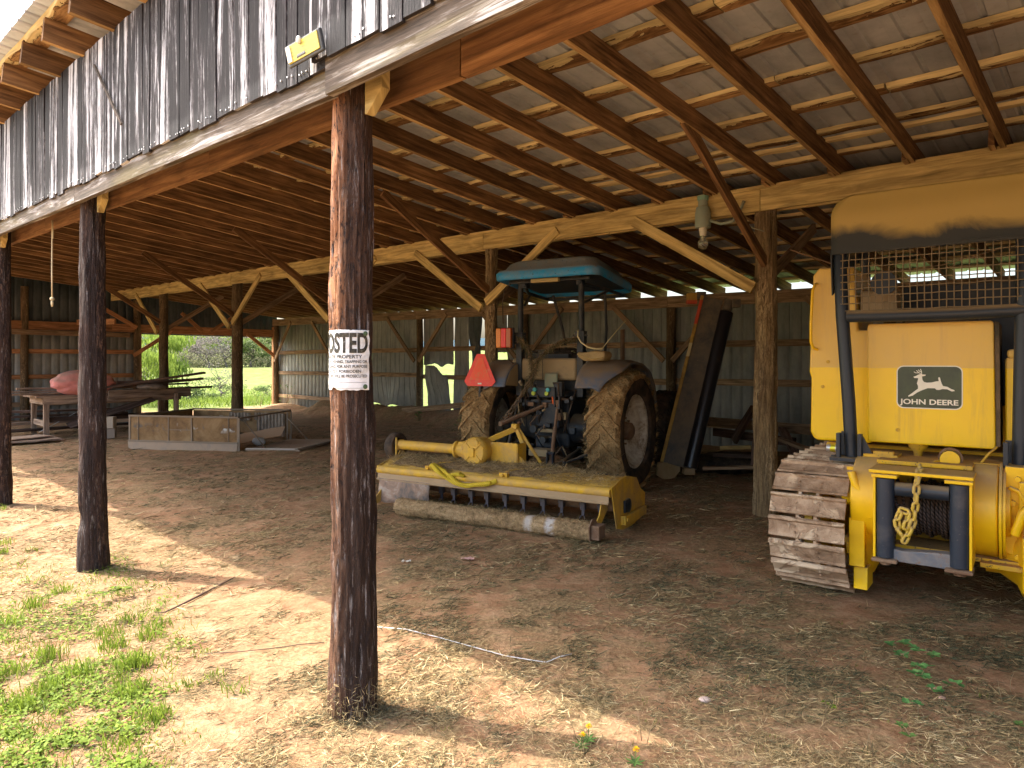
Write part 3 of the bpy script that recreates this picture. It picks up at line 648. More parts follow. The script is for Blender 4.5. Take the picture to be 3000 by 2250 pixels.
# ------------------------------------------------------------------ blade builder (straw, grass): many thin bent strips in one mesh
def blades(name, P, D, L, Wd, tone, mat, parent=None, bend=.3, droop=None, local=False):
    P = np.asarray(P, float); n = len(P); D = np.asarray(D, float); D /= np.linalg.norm(D, axis=1)[:, None] + 1e-9
    L = np.asarray(L)[:, None] * np.ones((n, 1)); Wd = np.asarray(Wd).reshape(-1, 1) * np.ones((n, 1)) if np.ndim(Wd) else np.full((n, 1), Wd)
    rnd = rng.normal(size=(n, 3)); S = np.cross(D, rnd); S /= np.linalg.norm(S, axis=1)[:, None] + 1e-9
    if droop is None: B = np.cross(D, S) * bend * rng.uniform(-1, 1, (n, 1))
    else: B = np.tile(np.array([[0, 0, -droop]]), (n, 1)) + rng.normal(size=(n, 3)) * droop * .5
    V = np.empty((n, 5, 3)); mid = P + D * L * .5
    V[:, 0] = P - S * Wd * .4; V[:, 1] = P + S * Wd * .4
    V[:, 2] = mid + S * Wd * .5 + B * L * .12; V[:, 3] = mid - S * Wd * .5 + B * L * .12
    V[:, 4] = P + D * L + B * L * .5
    V = V.reshape(-1, 3); me = bpy.data.meshes.new(name); me.vertices.add(n * 5); me.vertices.foreach_set('co', V.ravel())
    i = np.arange(n)[:, None] * 5; li = np.hstack([i + 0, i + 1, i + 2, i + 3, i + 3, i + 2, i + 4]).ravel()
    me.loops.add(n * 7); me.loops.foreach_set('vertex_index', li.astype(np.int32))
    me.polygons.add(n * 2); ls = (np.arange(n)[:, None] * 7 + np.array([[0, 4]])).ravel(); lt = np.tile([4, 3], n)
    me.polygons.foreach_set('loop_start', ls.astype(np.int32)); me.update(calc_edges=True); me.validate()
    a = me.attributes.new('tone', 'FLOAT', 'FACE'); a.data.foreach_set('value', np.repeat(np.clip(tone, 0, 1), 2).astype(np.float32))
    me.materials.append(mat); o = bpy.data.objects.new(name, me); sc.collection.objects.link(o)
    if parent: o.parent = parent
    return o
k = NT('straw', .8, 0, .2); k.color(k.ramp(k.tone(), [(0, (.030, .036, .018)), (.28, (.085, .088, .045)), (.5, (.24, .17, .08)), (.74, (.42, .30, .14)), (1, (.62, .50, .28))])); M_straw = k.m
M_grass = leaf_mat('weed_leaves', (.06, .105, .010), (.24, .32, .04))
M_dgrass = leaf_mat('shade_weed_leaves', (.07, .14, .04), (.16, .28, .07))
GZ = np.vectorize(ground_z)
def nmap(x, y, s, seed=0):
    return np.array([fbm(a, b, seed, s, 3) for a, b in zip(x, y)])
def clear(x, y):  # keep straw off nothing in particular
    return np.ones(len(x), bool)
# flattened hay and straw litter on the soil; denser close to the camera where single stalks can be seen
X = []; Y = []; sizes = []
for (y0, y1, n, s) in ((1.9, 3.2, 90000, .95), (3.2, 4.8, 80000, 1.15), (4.8, 7.5, 60000, 1.5), (7.5, 12, 40000, 2.0), (12, 18, 14000, 2.8)):
    y = rng.uniform(y0, y1, n); x = rng.uniform(-.80, .80, n) * y * 1.02; X.append(x); Y.append(y); sizes.append(np.full(n, s))
X = np.concatenate(X); Y = np.concatenate(Y); S = np.concatenate(sizes)
N1 = nmap(X, Y, 1.1, 1); N2 = nmap(X, Y, 4.0, 2); keep = (N1 * .7 + N2 * .9 + rng.normal(size=len(X)) * .22) > .02
U_, V_ = -.7373 * X + .6756 * Y, .6756 * X + .7373 * Y
keep &= (U_ < 23.8) & (V_ < 12.6) & ~((X < -1.2) & (Y < 4.6) & (rng.random(len(X)) < .55))
X, Y, S, N2, N1 = X[keep], Y[keep], S[keep], N2[keep], N1[keep]
n = len(X); Z = GZ(X, Y) + .002 + rng.random(n) ** 3 * .022
az = rng.normal(R(15), 1.0, n); D = np.stack([np.cos(az), np.sin(az), rng.normal(.05, .16, n)], 1)
V_ = .6756 * X + .7373 * Y
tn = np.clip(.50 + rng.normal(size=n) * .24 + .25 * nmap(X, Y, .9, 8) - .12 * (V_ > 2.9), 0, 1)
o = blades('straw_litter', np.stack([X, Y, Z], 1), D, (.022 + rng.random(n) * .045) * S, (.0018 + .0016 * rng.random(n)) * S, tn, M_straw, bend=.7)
tag(o, 'dry hay and straw clippings strewn over the soil', 'straw', kind='stuff')
# ragged tufts of loose hay near the camera, lower middle
P = []; Dn = []
for _ in range(420):
    y = random.uniform(2.0, 3.7); x = random.uniform(-.62, .45) * y
    if x < -1.0 and random.random() < .7: continue
    for _ in range(60):
        a = random.uniform(0, 6.28); r = abs(random.gauss(0, .055)); px_, py_ = x + math.cos(a) * r, y + math.sin(a) * r
        P.append((px_, py_, ground_z(px_, py_) + random.random() * .018)); b = random.uniform(0, 6.28); Dn.append((math.cos(b), math.sin(b), random.uniform(-.1, .5)))
o = blades('hay_tufts', P, Dn, rng.uniform(.02, .065, len(P)), .0017, np.clip(rng.normal(.62, .2, len(P)), 0, 1), M_straw, bend=.8); tag(o, 'matted dry hay tufts in the foreground', 'straw', kind='stuff')
# hay banked on the foot of the signed post
P = []; Dn = []
for _ in range(1500):
    a = random.uniform(0, 6.28); h = abs(random.gauss(0, .085)); r = .112 + .05 * math.exp(-h * 9) * random.random(); c0 = W(2.84, 1.95)
    P.append((c0.x + math.cos(a) * r, c0.y + math.sin(a) * r, ground_z(c0.x, c0.y) + h)); Dn.append((random.gauss(0, .6), random.gauss(0, .6), random.gauss(.1, .8)))
o = blades('clinging_hay', P, Dn, rng.uniform(.015, .05, len(P)), .002, np.clip(rng.normal(.55, .2, len(P)), 0, 1), M_straw, bend=.8); tag(o, 'hay clinging to the foot of the signed post', 'straw', kind='stuff')

# fresh weeds and grass at the near left: clumps of blades and low leaf rosettes
P = []; Dn = []; Ls = []; Ws = []; Tn = []
def clump(x, y, n, h, rad, spread=.45, w_=.004, tn=.6):
    for _ in range(n):
        a = random.uniform(0, 6.28); r = rad * random.random() ** .7; px_, py_ = x + math.cos(a) * r, y + math.sin(a) * r
        P.append((px_, py_, ground_z(px_, py_) - .003)); q = random.uniform(0, 6.28); s_ = random.random() * spread
        Dn.append((math.cos(q) * s_, math.sin(q) * s_, 1)); Ls.append(h * random.uniform(.4, 1.1)); Ws.append(w_ * random.uniform(.6, 1.3)); Tn.append(min(1, max(0, random.gauss(tn, .22))))
def at(px, py): d = 1.7 * 2017 / (py - 1060); return ((px - 1500) / 2017 * d, d)
for (px, py, n, h) in ((390, 1940, 90, .12), (330, 1870, 60, .10), (440, 1840, 50, .10), (150, 1900, 60, .12), (380, 2030, 80, .10), (100, 1740, 50, .11), (20, 1790, 50, .10), (450, 2110, 60, .09), (310, 1830, 30, .11), (690, 2030, 14, .09), (130, 2010, 60, .11), (30, 1950, 60, .10), (60, 2060, 60, .10), (170, 1700, 40, .09), (0, 1600, 40, .08), (20, 1575, 30, .08), (470, 1800, 30, .08), (380, 1785, 30, .10), (0, 1490, 30, .08), (95, 1590, 16, .06), (230, 1960, 50, .12), (340, 2200, 30, .09), (590, 1900, 22, .05), (630, 1990, 26, .05), (540, 2010, 30, .05)):
    x, y = at(px, py); clump(x, y, int(n * 1.7), h * 1.2, .06 + h * .3, .55, .0062, .62)
for _ in range(650):
    px, py = random.uniform(-100, 560), random.uniform(1620, 2330)
    if px > 560 - (py - 1640) * .05 - abs(random.gauss(0, 60)) or n3(px * .006, py * .011, 4) < -.22: continue
    x, y = at(px, py); clump(x, y, 12, .06 * random.uniform(.5, 1.6), .10, 1.0, .005, .5)
for _ in range(60):
    px, py = random.uniform(900, 2980), random.uniform(1750, 2330); x, y = at(px, py); clump(x, y, 7, .035, .03, .8, .0025, .25)
o = blades('grass', P, Dn, Ls, np.array(Ws), np.array(Tn), M_grass, droop=.45); tag(o, 'bright green grass tufts on the clay at the near left', 'grass', kind='stuff')
mb = MB()
for _ in range(19000):   # clover-like low leaves
    px, py = random.uniform(-150, 600), random.uniform(1600, 2330)
    if n3(px * .007, py * .012, 1) + .5 * n3(px * .02, py * .03, 6) < -.05 + max(0, (px - 330) / 450) + (.25 if py < 1700 else 0): continue
    x, y = at(px, py); x += random.gauss(0, .02); z = ground_z(x, y) + random.uniform(.004, .035); a = random.uniform(0, 6.28); s_ = random.uniform(.006, .015)
    u_ = Vector((math.cos(a), math.sin(a), random.uniform(-.4, .6))) * s_; v_ = Vector((-math.sin(a), math.cos(a), random.uniform(-.4, .4))) * s_ * .8; p = Vector((x, y, z))
    mb.add([p - u_, p - v_ * .8, p + u_ * .6 - v_ * .5, p + u_, p + u_ * .6 + v_ * .5, p + v_ * .8], [(0, 1, 2, 3, 4, 5)], None, min(1, max(0, random.gauss(.5, .25))))
o = mb.build('low_weeds', M_grass); tag(o, 'low clover-like weeds carpeting the near left corner', 'weeds', kind='stuff')

o = blades('field_grass', FIELD[0], FIELD[1], rng.uniform(.12, .4, len(FIELD[0])), .03, np.clip(rng.normal(.5, .25, len(FIELD[0])), 0, 1), M_spring, droop=.3); tag(o, 'rough grass growing in the field outside the opening', 'grass', kind='stuff')
# ------------------------------------------------------------------ CRAWLER (parked, rear towards us)
DUST = (.40, .27, .155)
YEL = (.92, .60, .004)
k = NT('yellow_panel_paint', .32, 0, .5); v = k.coord('Object'); a = k.noise(v, 2.2, 6, .65, .5); b = k.noise(v, 26, 5, .7); z = k.sep(v)[2]; stk = k.noise(k.coord('Object', (9, 9, .8)), 1.5, 6, .7, .3)
film = k.ramp(k.math('ADD', z, k.math('MULTIPLY', a, .012)), [(.0, 0), (1, 1)])
film = k.math('MULTIPLY', k.math('GREATER_THAN', k.math('ADD', z, k.math('MULTIPLY', k.math('SUBTRACT', a, .5), .02)), 1.655), k.ramp(a, [(.3, .62), (.62, .42), (.72, .12)]))
up = k.ramp(k.nz(), [(.3, 0), (.8, .9)]); m = k.math('MAXIMUM', film, up)
c = k.mix(k.ramp(a, [(.35, 0), (.7, .25)]), YEL, (.66, .38, .012)); c = k.mix(k.ramp(stk, [(.52, 0), (.72, .45)]), c, (.50, .30, .06)); c = k.mix(m, c, (.55, .37, .20)); c = k.mix(k.ramp(b, [(.715, 0), (.735, .9)]), c, (.14, .075, .03))
k.color(c); k.bump(k.noise(v, 3.5, 3, .5), .12, .04); k.rough(k.math('ADD', k.math('MULTIPLY', m, .4), .3)); M_panel = k.m
M_yel = paint_mat('yellow_steel', (.88, .54, .006), .38, DUST, .25, .85, chips=.10, sc_=2.5)
M_yel2 = paint_mat('grimy_yellow_steel', (.74, .43, .010), .5, (.30, .18, .09), .5, .9, chips=.35, sc_=5)
M_black = paint_mat('black_blue_steel', (.020, .028, .040), .42, (.30, .215, .11), .12, .9, (.16, .12, .10), .05, 3)
M_roll = paint_mat('worn_blue_black_roller', (.022, .032, .050), .38, (.20, .16, .13), .3, .3, (.14, .12, .10), .25, 5)
M_rust = paint_mat('rusty_steel', (.17, .095, .055), .75, (.34, .24, .16), .5, .6, (.05, .03, .02), .3, 6, .2)
k = NT('track_steel', .7, .1, .3); v = k.coord('Object'); oi = k.n('ShaderNodeObjectInfo'); va_ = k.n('ShaderNodeVectorMath', operation='MULTIPLY_ADD'); k.l(oi.outputs['Random'], va_.inputs[0]); va_.inputs[1].default_value = (37, 51, 29); k.l(v, va_.inputs[2]); v = va_.outputs[0]; a = k.noise(v, 7, 7, .72, .5); b = k.noise(v, 40, 6, .75); e = k.noise(v, 3.2, 5, .6, .8)
c = k.ramp(a, [(.32, (.17, .10, .055)), (.5, (.36, .24, .15)), (.64, (.50, .36, .24))]); c = k.mix(k.ramp(e, [(.50, 0), (.56, .85)]), c, (.62, .48, .33)); c = k.mix(k.ramp(b, [(.62, 0), (.72, .5)]), c, (.09, .045, .025))
k.color(c); k.bump(k.math('ADD', k.math('MULTIPLY', k.ramp(e, [(.5, 0), (.54, 1)]), 1.2), b), .8, .008); M_track = k.m
k = NT('wire_rope', .75, .1, .25); v = k.coord('UV', (1, 1, 1)); wv = k.n('ShaderNodeTexWave', wave_type='BANDS', bands_direction='DIAGONAL'); wv.inputs['Scale'].default_value = 22; k.l(v, wv.inputs[0])
k.color(k.ramp(wv.outputs['Fac'], [(.2, (.02, .013, .010)), (.7, (.13, .095, .08))])); k.bump(wv.outputs['Fac'], .8, .004); M_rope = k.m
M_chain = paint_mat('dusty_yellow_chain', (.62, .42, .05), .5, (.42, .29, .16), .5, .8, (.12, .08, .05), .3, 12)

doz = thing('bulldozer', 'yellow and black crawler bulldozer with rear winch and mesh screen, parked at the right', 'bulldozer', (2.285, 5.16, 0), R(-37))
# -- tracks
RC, RR_, B0, B1 = .485, .455, .125, 2.45
Lp = 2 * (B1 - B0) + 2 * math.pi * RR_
def tpath(s):
    s %= Lp; st = B1 - B0; h = math.pi * RR_
    if s < h: a = -math.pi / 2 - s / RR_; return (B0 + math.cos(a) * RR_, RC + math.sin(a) * RR_, a)       # around the rear, from bottom up
    s -= h
    if s < st: return (B0 + s, RC + RR_, math.pi / 2 - 2 * math.pi)
    s -= st
    if s < h: a = math.pi / 2 - s / RR_; return (B1 + math.cos(a) * RR_, RC + math.sin(a) * RR_, a)
    s -= h; return (B1 - s, RC - RR_, -math.pi / 2)
NS = 44; pitch = Lp / NS
smb = MB(); w_ = .255
# shoe profile in (tangent t, outward o): plate, raised grouser at one end, rolled lip at the other
prof = [(-.070, 0), (-.072, .014), (-.062, .036), (-.046, .036), (-.038, .016), (.050, .014), (.070, .022), (.078, .008), (.070, 0)]
n = 9; NXS = 10
vs = []; 
for i in range(NXS + 1):
    x = -w_ + 2 * w_ * i / NXS
    for (t, o_) in prof: vs.append((x, t + random.uniform(-.001, .001), o_ + (random.uniform(-.0035, .0025) if o_ > .03 else 0)))
fs = [(i * n + j, i * n + (j + 1) % n, (i + 1) * n + (j + 1) % n, (i + 1) * n + j) for i in range(NXS) for j in range(n)] + [tuple(range(n - 1, -1, -1)), tuple(NXS * n + j for j in range(n))]
smb.add(vs, fs, None, .5)
for bx in (-.075, .075):
    for bt in (-.008, .035): smb.cyl((bx, bt, .010), (bx, bt, .024), .011, seg=6)
shoe_me = None
for ti, a0 in enumerate((0, 1.60)):
    tr = bpy.data.objects.new('track', None); sc.collection.objects.link(tr); tr.parent = doz; tr.location = (a0, 0, 0)
    lk = MB()
    for s in range(NS * 2):
        b, z, a = tpath(s * pitch / 2); rad = Vector((0, math.cos(a), math.sin(a))); tg = Vector((0, -rad.z, rad.y)); c = Vector((0, b, z)) - rad * .045
        M = Matrix((Vector((1, 0, 0)), tg, rad)).transposed()
        for sx in (-.06, .06): lk.box(c + Vector((sx + (.012 if s % 2 else 0), 0, 0)), (.022, pitch * .6, .075), M)
        if s % 2: lk.cyl(c - Vector((.085, 0, 0)), c + Vector((.085, 0, 0)), .022, seg=8)
    l_ = lk.build('link_chain', M_track, tr)
    for s in range(NS):
        b, z, a = tpath((s + .35) * pitch); rad = Vector((0, math.cos(a), math.sin(a))); tg = Vector((0, -rad.z, rad.y))
        if shoe_me is None:
            o = smb.build('shoe', M_track, tr, None, .0025); shoe_me = o
        else: o = shoe_me.copy(); sc.collection.objects.link(o); o.parent = tr
        M = Matrix((Vector((1, 0, 0)), tg, rad)).transposed().to_4x4(); M.translation = Vector((0, b, z)) - rad * .012; o.matrix_local = M
    fr = MB(); fr.box((0, (B0 + B1) / 2, .42), (.16, B1 - B0 - .3, .26)); 
    for q in range(6): fr.cyl((-.09, .5 + q * .33, .17), (.09, .5 + q * .33, .17), .10, seg=16)
    fr.build('track_frame', M_yel2, tr, None, .01)
    sp = MB(); sp.cyl((-.04, B0, RC), (.04, B0, RC), .33, seg=26)
    for q in range(13): a = q * 2 * math.pi / 13; sp.box((0, B0 + math.cos(a) * .35, RC + math.sin(a) * .35), (.05, .06, .05), Matrix.Rotation(a, 3, 'X'))
    sp.build('sprocket', M_yel2, tr, 40)
    idl = MB(); idl.cyl((-.05, B1, RC), (.05, B1, RC), .36, seg=26); idl.build('idler', M_yel2, tr, 40)
    # final drive housing and its plates on the inner side
    s_ = 1 if ti == 0 else -1; fd = MB()
    fd.lathe([(0, 0), (0, .30), (.05, .33), (.10, .33), (.13, .26), (.22, .20), (.3, .20), (.3, 0)], (.26 * s_ + 0, B0 + .05, RC), (s_, 0, 0), 36)
    fd.build('final_drive', M_yel, tr, 40)
    gp = MB(); gp.prism([(-.20, .20), (-.15, .12), (.02, .06), (.15, .10), (.15, .55), (-.02, .60), (-.20, .55)], (0, .0), None) if False else None
    gp.box((.31 * s_, -.13, .44), (.10, .16, .34)); gp.box((.325 * s_, -.06, .18), (.09, .2, .16)) if ti == 0 else None; gp.box((.35 * s_, .0, .78), (.06, .22, .32)); gp.box((.30 * s_, .12, .925), (.18, .30, .035))
    gp.tube([(.27 * s_, -.19, .93), (.30 * s_, -.20, .84), (.36 * s_, -.20, .76), (.40 * s_, -.20, .62)], .028, 8)
    gp.build('housing_bracket', M_yel, tr, 40, .006)
# small bracket ribs and bolts
# -- fender shelf and ROPS feet
for s_, a0 in ((1, .22), (-1, 1.225)):
    ft = MB(); ft.box((a0 + .02, .10, .985), (.30, .24, .028)); ft.box((a0 - .075, .03, 1.085), (.028, .055, .18)); ft.box((a0 + .068, .03, 1.085), (.028, .055, .18))
    ft.prism([(a0 + .075, 1.0), (a0 + .165, 1.0), (a0 + .075, 1.175)], (.04, .06)); ft.box((a0 - .03, .14, 1.09), (.1, .02, .18))
    for bx in (-.11, .13): ft.cyl((a0 + bx, .02, .99), (a0 + bx, .02, 1.012), .018, seg=6)
    ft.build('post_bracket', M_black, doz, None, .004)
    pl_ = MB(); ins = -1 if s_ > 0 else .25
    pts = [(a0, .10, .995), (a0 + ins * .02, .10, 1.4), (a0 + ins * .065, .10, 2.05), (a0 + ins * .085, .12, 2.48), (a0 + ins * .075, .18, 2.62), (a0 + ins * .07, .24, 2.74)]
    for q in range(1, 6): an = q * math.pi / 10; pts.append((a0 + ins * (.07 - .14 * (1 - math.cos(an))), .24 + .01 * q, 2.74 + .14 * math.sin(an)))
    pl_.tube(pts, .046, 18); pl_.build('roll_bar', M_black, doz, 50)
rail = MB(); rail.tube([(.19, .09, 2.035), (.5, .085, 2.03), (.9, .085, 2.03), (1.33, .09, 2.04)], .043, 18); rail.build('screen_rail', M_black, doz, 50)
# canopy: rear sheet rolling forward at the top, rounded upper corners, side cheeks and roof
k = NT('canopy_sheet', .6, 0, .3); v = k.coord('Object'); a = k.noise(v, 1.8, 6, .6, .6); z = k.sep(v)[2]; b = k.noise(v, 30, 5, .7)
h = k.math('ADD', k.math('ADD', z, k.math('MULTIPLY', k.sep(v)[0], .02)), k.math('MULTIPLY', k.math('SUBTRACT', a, .5), .34))
m = k.ramp(k.math('SUBTRACT', h, 2.0), [(.59, .03), (.68, .95)]); c = k.mix(m, (.018, .026, .034), (.40, .285, .085)); c = k.mix(k.ramp(b, [(.66, 0), (.74, .3)]), c, (.05, .04, .03)); k.color(c); k.bump(b, .1, .003); M_canopy = k.m
AL, AR = .085, 1.41; ZC = 2.94
def canf(s, t):
    # s across, t up (0..1) ; corner radius .2
    z = 2.50 + (ZC - 2.50) * min(1, t / .7); r = .15; ins = 0
    if z > ZC - r: q = (z - (ZC - r)) / r; ins = r - r * math.sqrt(max(0, 1 - q * q * .97))
    y = .065 + .05 * sm(2.72, 2.96, z) ** 1.5
    if t > .7: y += (t - .7) / .3 * 1.3
    return (AL + ins + (AR - AL - 2 * ins) * s, y, z + .003 * n3(s * 5, t * 9))
cn = MB(); cn.sheet(canf, 24, 40); o = cn.build('canopy', M_canopy, doz, 0); solid(o, .006)
for x in (AL, AR):
    ck = MB(); ck.prism([(.06, 2.50), (.10, 2.2), (1.3, 2.65), (1.45, 2.76), (.2, 2.76)], (x - .004, x + .004), Matrix(((0, 1, 0, 0), (1, 0, 0, 0), (0, 0, 1, 0), (0, 0, 0, 1)))); ck.build('canopy_side', M_canopy, doz)
st_ = MB(); st_.box((1.08, .058, 2.53), (.34, .012, .010)); st_.box((1.20, .058, 2.55), (.02, .012, .04)); st_.build('canopy_strip', M_canopy, doz)
for x in (.11, 1.38):
    fp = MB(); fp.tube([(x, 1.35, 1.4), (x, 1.3, 2.3), (x, 1.2, 2.9)], .04, 12); fp.build('front_roof_post', M_black, doz, 50)
# woven wire screen
k = NT('dusty_wire', .7, .2, .3); k.color((.20, .155, .095)); M_wire = k.m
ws = MB(); NV, NH_ = 27, 10
for i in range(NV):
    x = .165 + (1.30 - .165) * i / (NV - 1); ws.tube([(x + .006 * n3(i, j) , .075 + (.004 if (i + j) % 2 else -.004) - .02 * math.sin(math.pi * j / 9), 2.045 + .055 * j) for j in range(10)], .0042, 5)
for j in range(9):
    z = 2.075 + .0535 * j; ws.tube([(.15 + (1.32 - .15) * i / 24, .075 - (.004 if (i + j) % 2 else -.004) - .02 * math.sin(math.pi * (z - 2.04) / .48), z + .007 * n3(i * .4, j, 3)) for i in range(25)], .0042, 5)
ws.build('wire_screen', M_wire, doz, 0)
# -- rear tank with the emblem
tk = MB(); r_ = .035; P_ = [(.30, 1.115), (.315, 1.10), (1.075, 1.10), (1.09, 1.115), (1.078, 1.97), (1.065, 1.985), (.31, 1.985), (.297, 1.97)]
tk.prism(P_, (.25, .78)); tk.build('tank', M_panel, doz, None, .012, 3)
side = MB(); side.prism([(1.092, 1.12), (1.115, 1.12), (1.108, 1.97), (1.082, 1.98)], (.262, .80)); side.build('tank_seam', paint_mat('dark_seam', (.05, .04, .02), .7), doz)
lb = MB(); lb.prism([(-.155, 1.13), (-.13, 1.08), (-.10, 1.065), (.295, 1.065), (.295, 1.95), (.20, 1.95), (.165, 2.45), (-.09, 2.46), (-.135, 2.40), (-.165, 1.62), (-.150, 1.57)], (.45, 1.15))
lb.build('side_housing', M_panel, doz, None, .02, 3)
hb = MB(); hb.tube([(-.105, .44, 2.33), (-.11, .40, 2.32), (-.122, .385, 2.27), (-.135, .385, 2.0), (-.135, .385, 1.86), (-.12, .40, 1.81), (-.10, .44, 1.80)], .0115, 10); hb.build('grab_rail', M_yel, doz, 50)
bt = MB()
for (x, z, y) in ((-.02, 1.70, .447), (-.06, 1.50, .447), (.14, 1.36, .447), (.5, 1.2, .247)): bt.cyl((x, y, z), (x, y - .006, z), .014, seg=8)
bt.build('panel_bolts', M_yel2, doz)
rb = MB(); rb.box((1.40, .56, 1.42), (.52, .5, .62)); rb.box((1.40, .55, 1.755), (.50, .48, .06)); rb.box((1.28, .5, 1.82), (.12, .2, .07)); rb.build('side_box', M_panel, doz, None, .02, 3)
# inner cab things glimpsed through the screen
ci = MB(); ci.cyl((.40, .35, 2.29), (.40, .30, 2.29), .085, .09, seg=24); ci.build('work_lamp', M_black, doz, 40)
ci = MB(); ci.box((.33, .6, 2.16), (.26, .2, .2)); ci.build('lamp_box', paint_mat('tan_plastic', (.30, .23, .13)), doz, None, .02)
ci = MB(); ci.box((.72, .9, 1.75), (.5, .14, .6)); ci.box((.72, 1.1, 1.5), (.5, .5, .14)); ci.build('seat', paint_mat('black_vinyl', (.02, .02, .022)), doz, None, .03)
ci = MB(); ci.box((.77, 2.0, 1.35), (.75, 1.3, .75)); ci.box((.77, 1.6, 1.0), (1.7, 1.9, .08)); ci.build('engine_hood', M_yel, doz, None, .02); ci = MB(); ci.box((.9, 1.25, 1.85), (1.0, .1, 1.0)); ci.build('dashboard', M_black, doz, None, .02)
bl = MB(); bl.sheet(lambda s, t: (-.55 + 2.7 * s, 3.35 + .12 * (2 * t - 1) ** 2, .06 + .85 * t), 4, 8); o = bl.build('blade', M_yel2, doz, 0); solid(o, .03)
am = MB(); am.box((-.36, 2.1, .45), (.12, 2.3, .14)); am.box((1.96, 2.1, .45), (.12, 2.3, .14)); am.build('blade_arms', M_yel2, doz, None, .01)
# -- emblem: green plate, white border, leaping stag, two words
em = bpy.data.objects.new('emblem', None); sc.collection.objects.link(em); em.parent = doz; em.location = (.697, .2465, 1.517)
def flat(name, polys, y, mat, th=.0012):
    m_ = MB()
    for p in polys: m_.prism(p, (y, y + th))
    return m_.build(name, mat, em)
def rrect(hx, hz, r, n=8, sq=.0):
    out = []
    for (cx, cz, a0) in ((hx - r, hz - r, 0), (-hx + r, hz - r, 90), (-hx + r, -hz + r, 180), (hx - r, -hz + r, 270)):
        for q in range(n + 1): a = R(a0 + 90 * q / n); out.append((cx + r * math.cos(a), cz + r * math.sin(a)))
    return [(x * (1 - .05 * (z + hz) * -1 if False else x / x if False else x * (1 + .04 * (1 - abs(z) / hz))) if False else (x, z)) for x, z in out] if False else out
white = NT('emblem_white', .4); white.color((.80, .78, .68)); M_white = white.m
k = NT('emblem_green', .35, 0, .5); v = k.coord('Object'); k.color(k.ramp(k.noise(v, 9, 4, .6), [(.35, (.020, .035, .016)), (.65, (.038, .062, .022))])); M_dgreen = k.m
flat('emblem_border', [rrect(.204, .155, .045)], .0000, M_white); flat('emblem_plate', [rrect(.197, .148, .040)], -.0012, M_dgreen)
Z0 = (1085, 1420); SC = .408 / 393
def zp(L): return [((x - Z0[0]) * SC, -(y - Z0[1]) * SC) for x, y in L]
stag = [(992, 1348), (1008, 1342), (1018, 1335), (1030, 1330), (1044, 1331), (1068, 1333), (1062, 1341), (1044, 1345), (1047, 1370), (1056, 1383), (1072, 1388), (1100, 1386), (1128, 1378), (1143, 1376), (1140, 1356), (1143, 1349), (1150, 1351), (1154, 1370), (1160, 1392), (1168, 1409), (1194, 1414), (1214, 1428), (1232, 1435), (1236, 1442), (1218, 1445), (1192, 1431), (1165, 1430), (1145, 1437), (1130, 1436), (1120, 1426), (1078, 1426), (1040, 1443), (1014, 1458), (988, 1480), (962, 1488), (960, 1482), (984, 1462), (1004, 1444), (1020, 1431), (1020, 1412), (1013, 1394), (1020, 1368), (1020, 1357), (998, 1357)]
flat('stag', [zp(stag)[::-1]], -.0024, M_white)
an_ = []
for L in ([(1042, 1333), (1028, 1320), (1006, 1321), (995, 1313)], [(1024, 1320), (1010, 1303)], [(1042, 1333), (1041, 1310), (1034, 1294)], [(1041, 1316), (1028, 1308), (1022, 1298)]):
    q = zp(L)
    for (a, b) in zip(q[:-1], q[1:]):
        d = Vector((b[0] - a[0], b[1] - a[1])).normalized() * .0022; n_ = (-d.y, d.x); an_.append([(a[0] + n_[0], a[1] + n_[1]), (a[0] - n_[0], a[1] - n_[1]), (b[0] - n_[0], b[1] - n_[1]), (b[0] + n_[0], b[1] + n_[1])])
flat('antlers', an_, -.0024, M_white)
V, F = text_mesh('JOHN DEERE', .052, .0012, 0, 'CENTER', 1.0); wd = max(v[0] for v in V) - min(v[0] for v in V); kx = .362 / wd
m_ = MB(); m_.add([(v[0] * kx, -.0020, v[1] - .1235) for v in V], F); m_.build('lettering', M_white, em)
# -- winch
def circ(cx, cz, r, a0, a1, n): return [(cx + r * math.cos(R(a0 + (a1 - a0) * i / n)), cz + r * math.sin(R(a0 + (a1 - a0) * i / n))) for i in range(n + 1)]
SW = Matrix(((0, 1, 0, 0), (1, 0, 0, 0), (0, 0, 1, 0), (0, 0, 0, 1)))
prf = circ(.06, .72, .30, 90, 270, 16) + [(.35, .42), (.35, 1.02)]
wn = MB(); wn.prism(prf, (.27, .455), SW); wn.build('winch_housing', M_yel, doz, 35, .012, 3)
wn = MB(); wn.prism(prf, (.975, 1.115), SW); wn.build('winch_housing', M_yel, doz, 35, .012, 3)
wn = MB(); wn.cyl((.20, -.10, .74), (.30, -.10, .74), .062, .068, seg=28); wn.lathe([(0, .05), (.0, .22), (.03, .25), (.05, .25)], (.272, .0, .72), (-1, 0, 0), 30) if False else None; wn.build('shaft_cap', M_yel, doz, 40, .01)
wn = MB(); wn.box((.70, .06, 1.005), (.56, .36, .03)); wn.box((.70, .22, .70), (.52, .03, .6)); wn.box((.7, .0, .44), (.52, .3, .03)); wn.build('winch_frame', M_yel2, doz, None, .005)
for x in (1.12, 1.135):
    fl = MB(); fl.lathe([(0, .0), (0, .315 - (x - 1.12)), (.016, .315 - (x - 1.12)), (.016, 0)], (x - (.0 if x == 1.12 else -.004), .06, .72), (1, 0, 0), 40); fl.build('winch_flange', M_yel, doz, 40)
dr = MB(); dr.cyl((.46, .0, .70), (.97, .0, .70), .13, seg=30); dr.build('drum', M_rust, doz, 40)
rp = MB(); pts = []
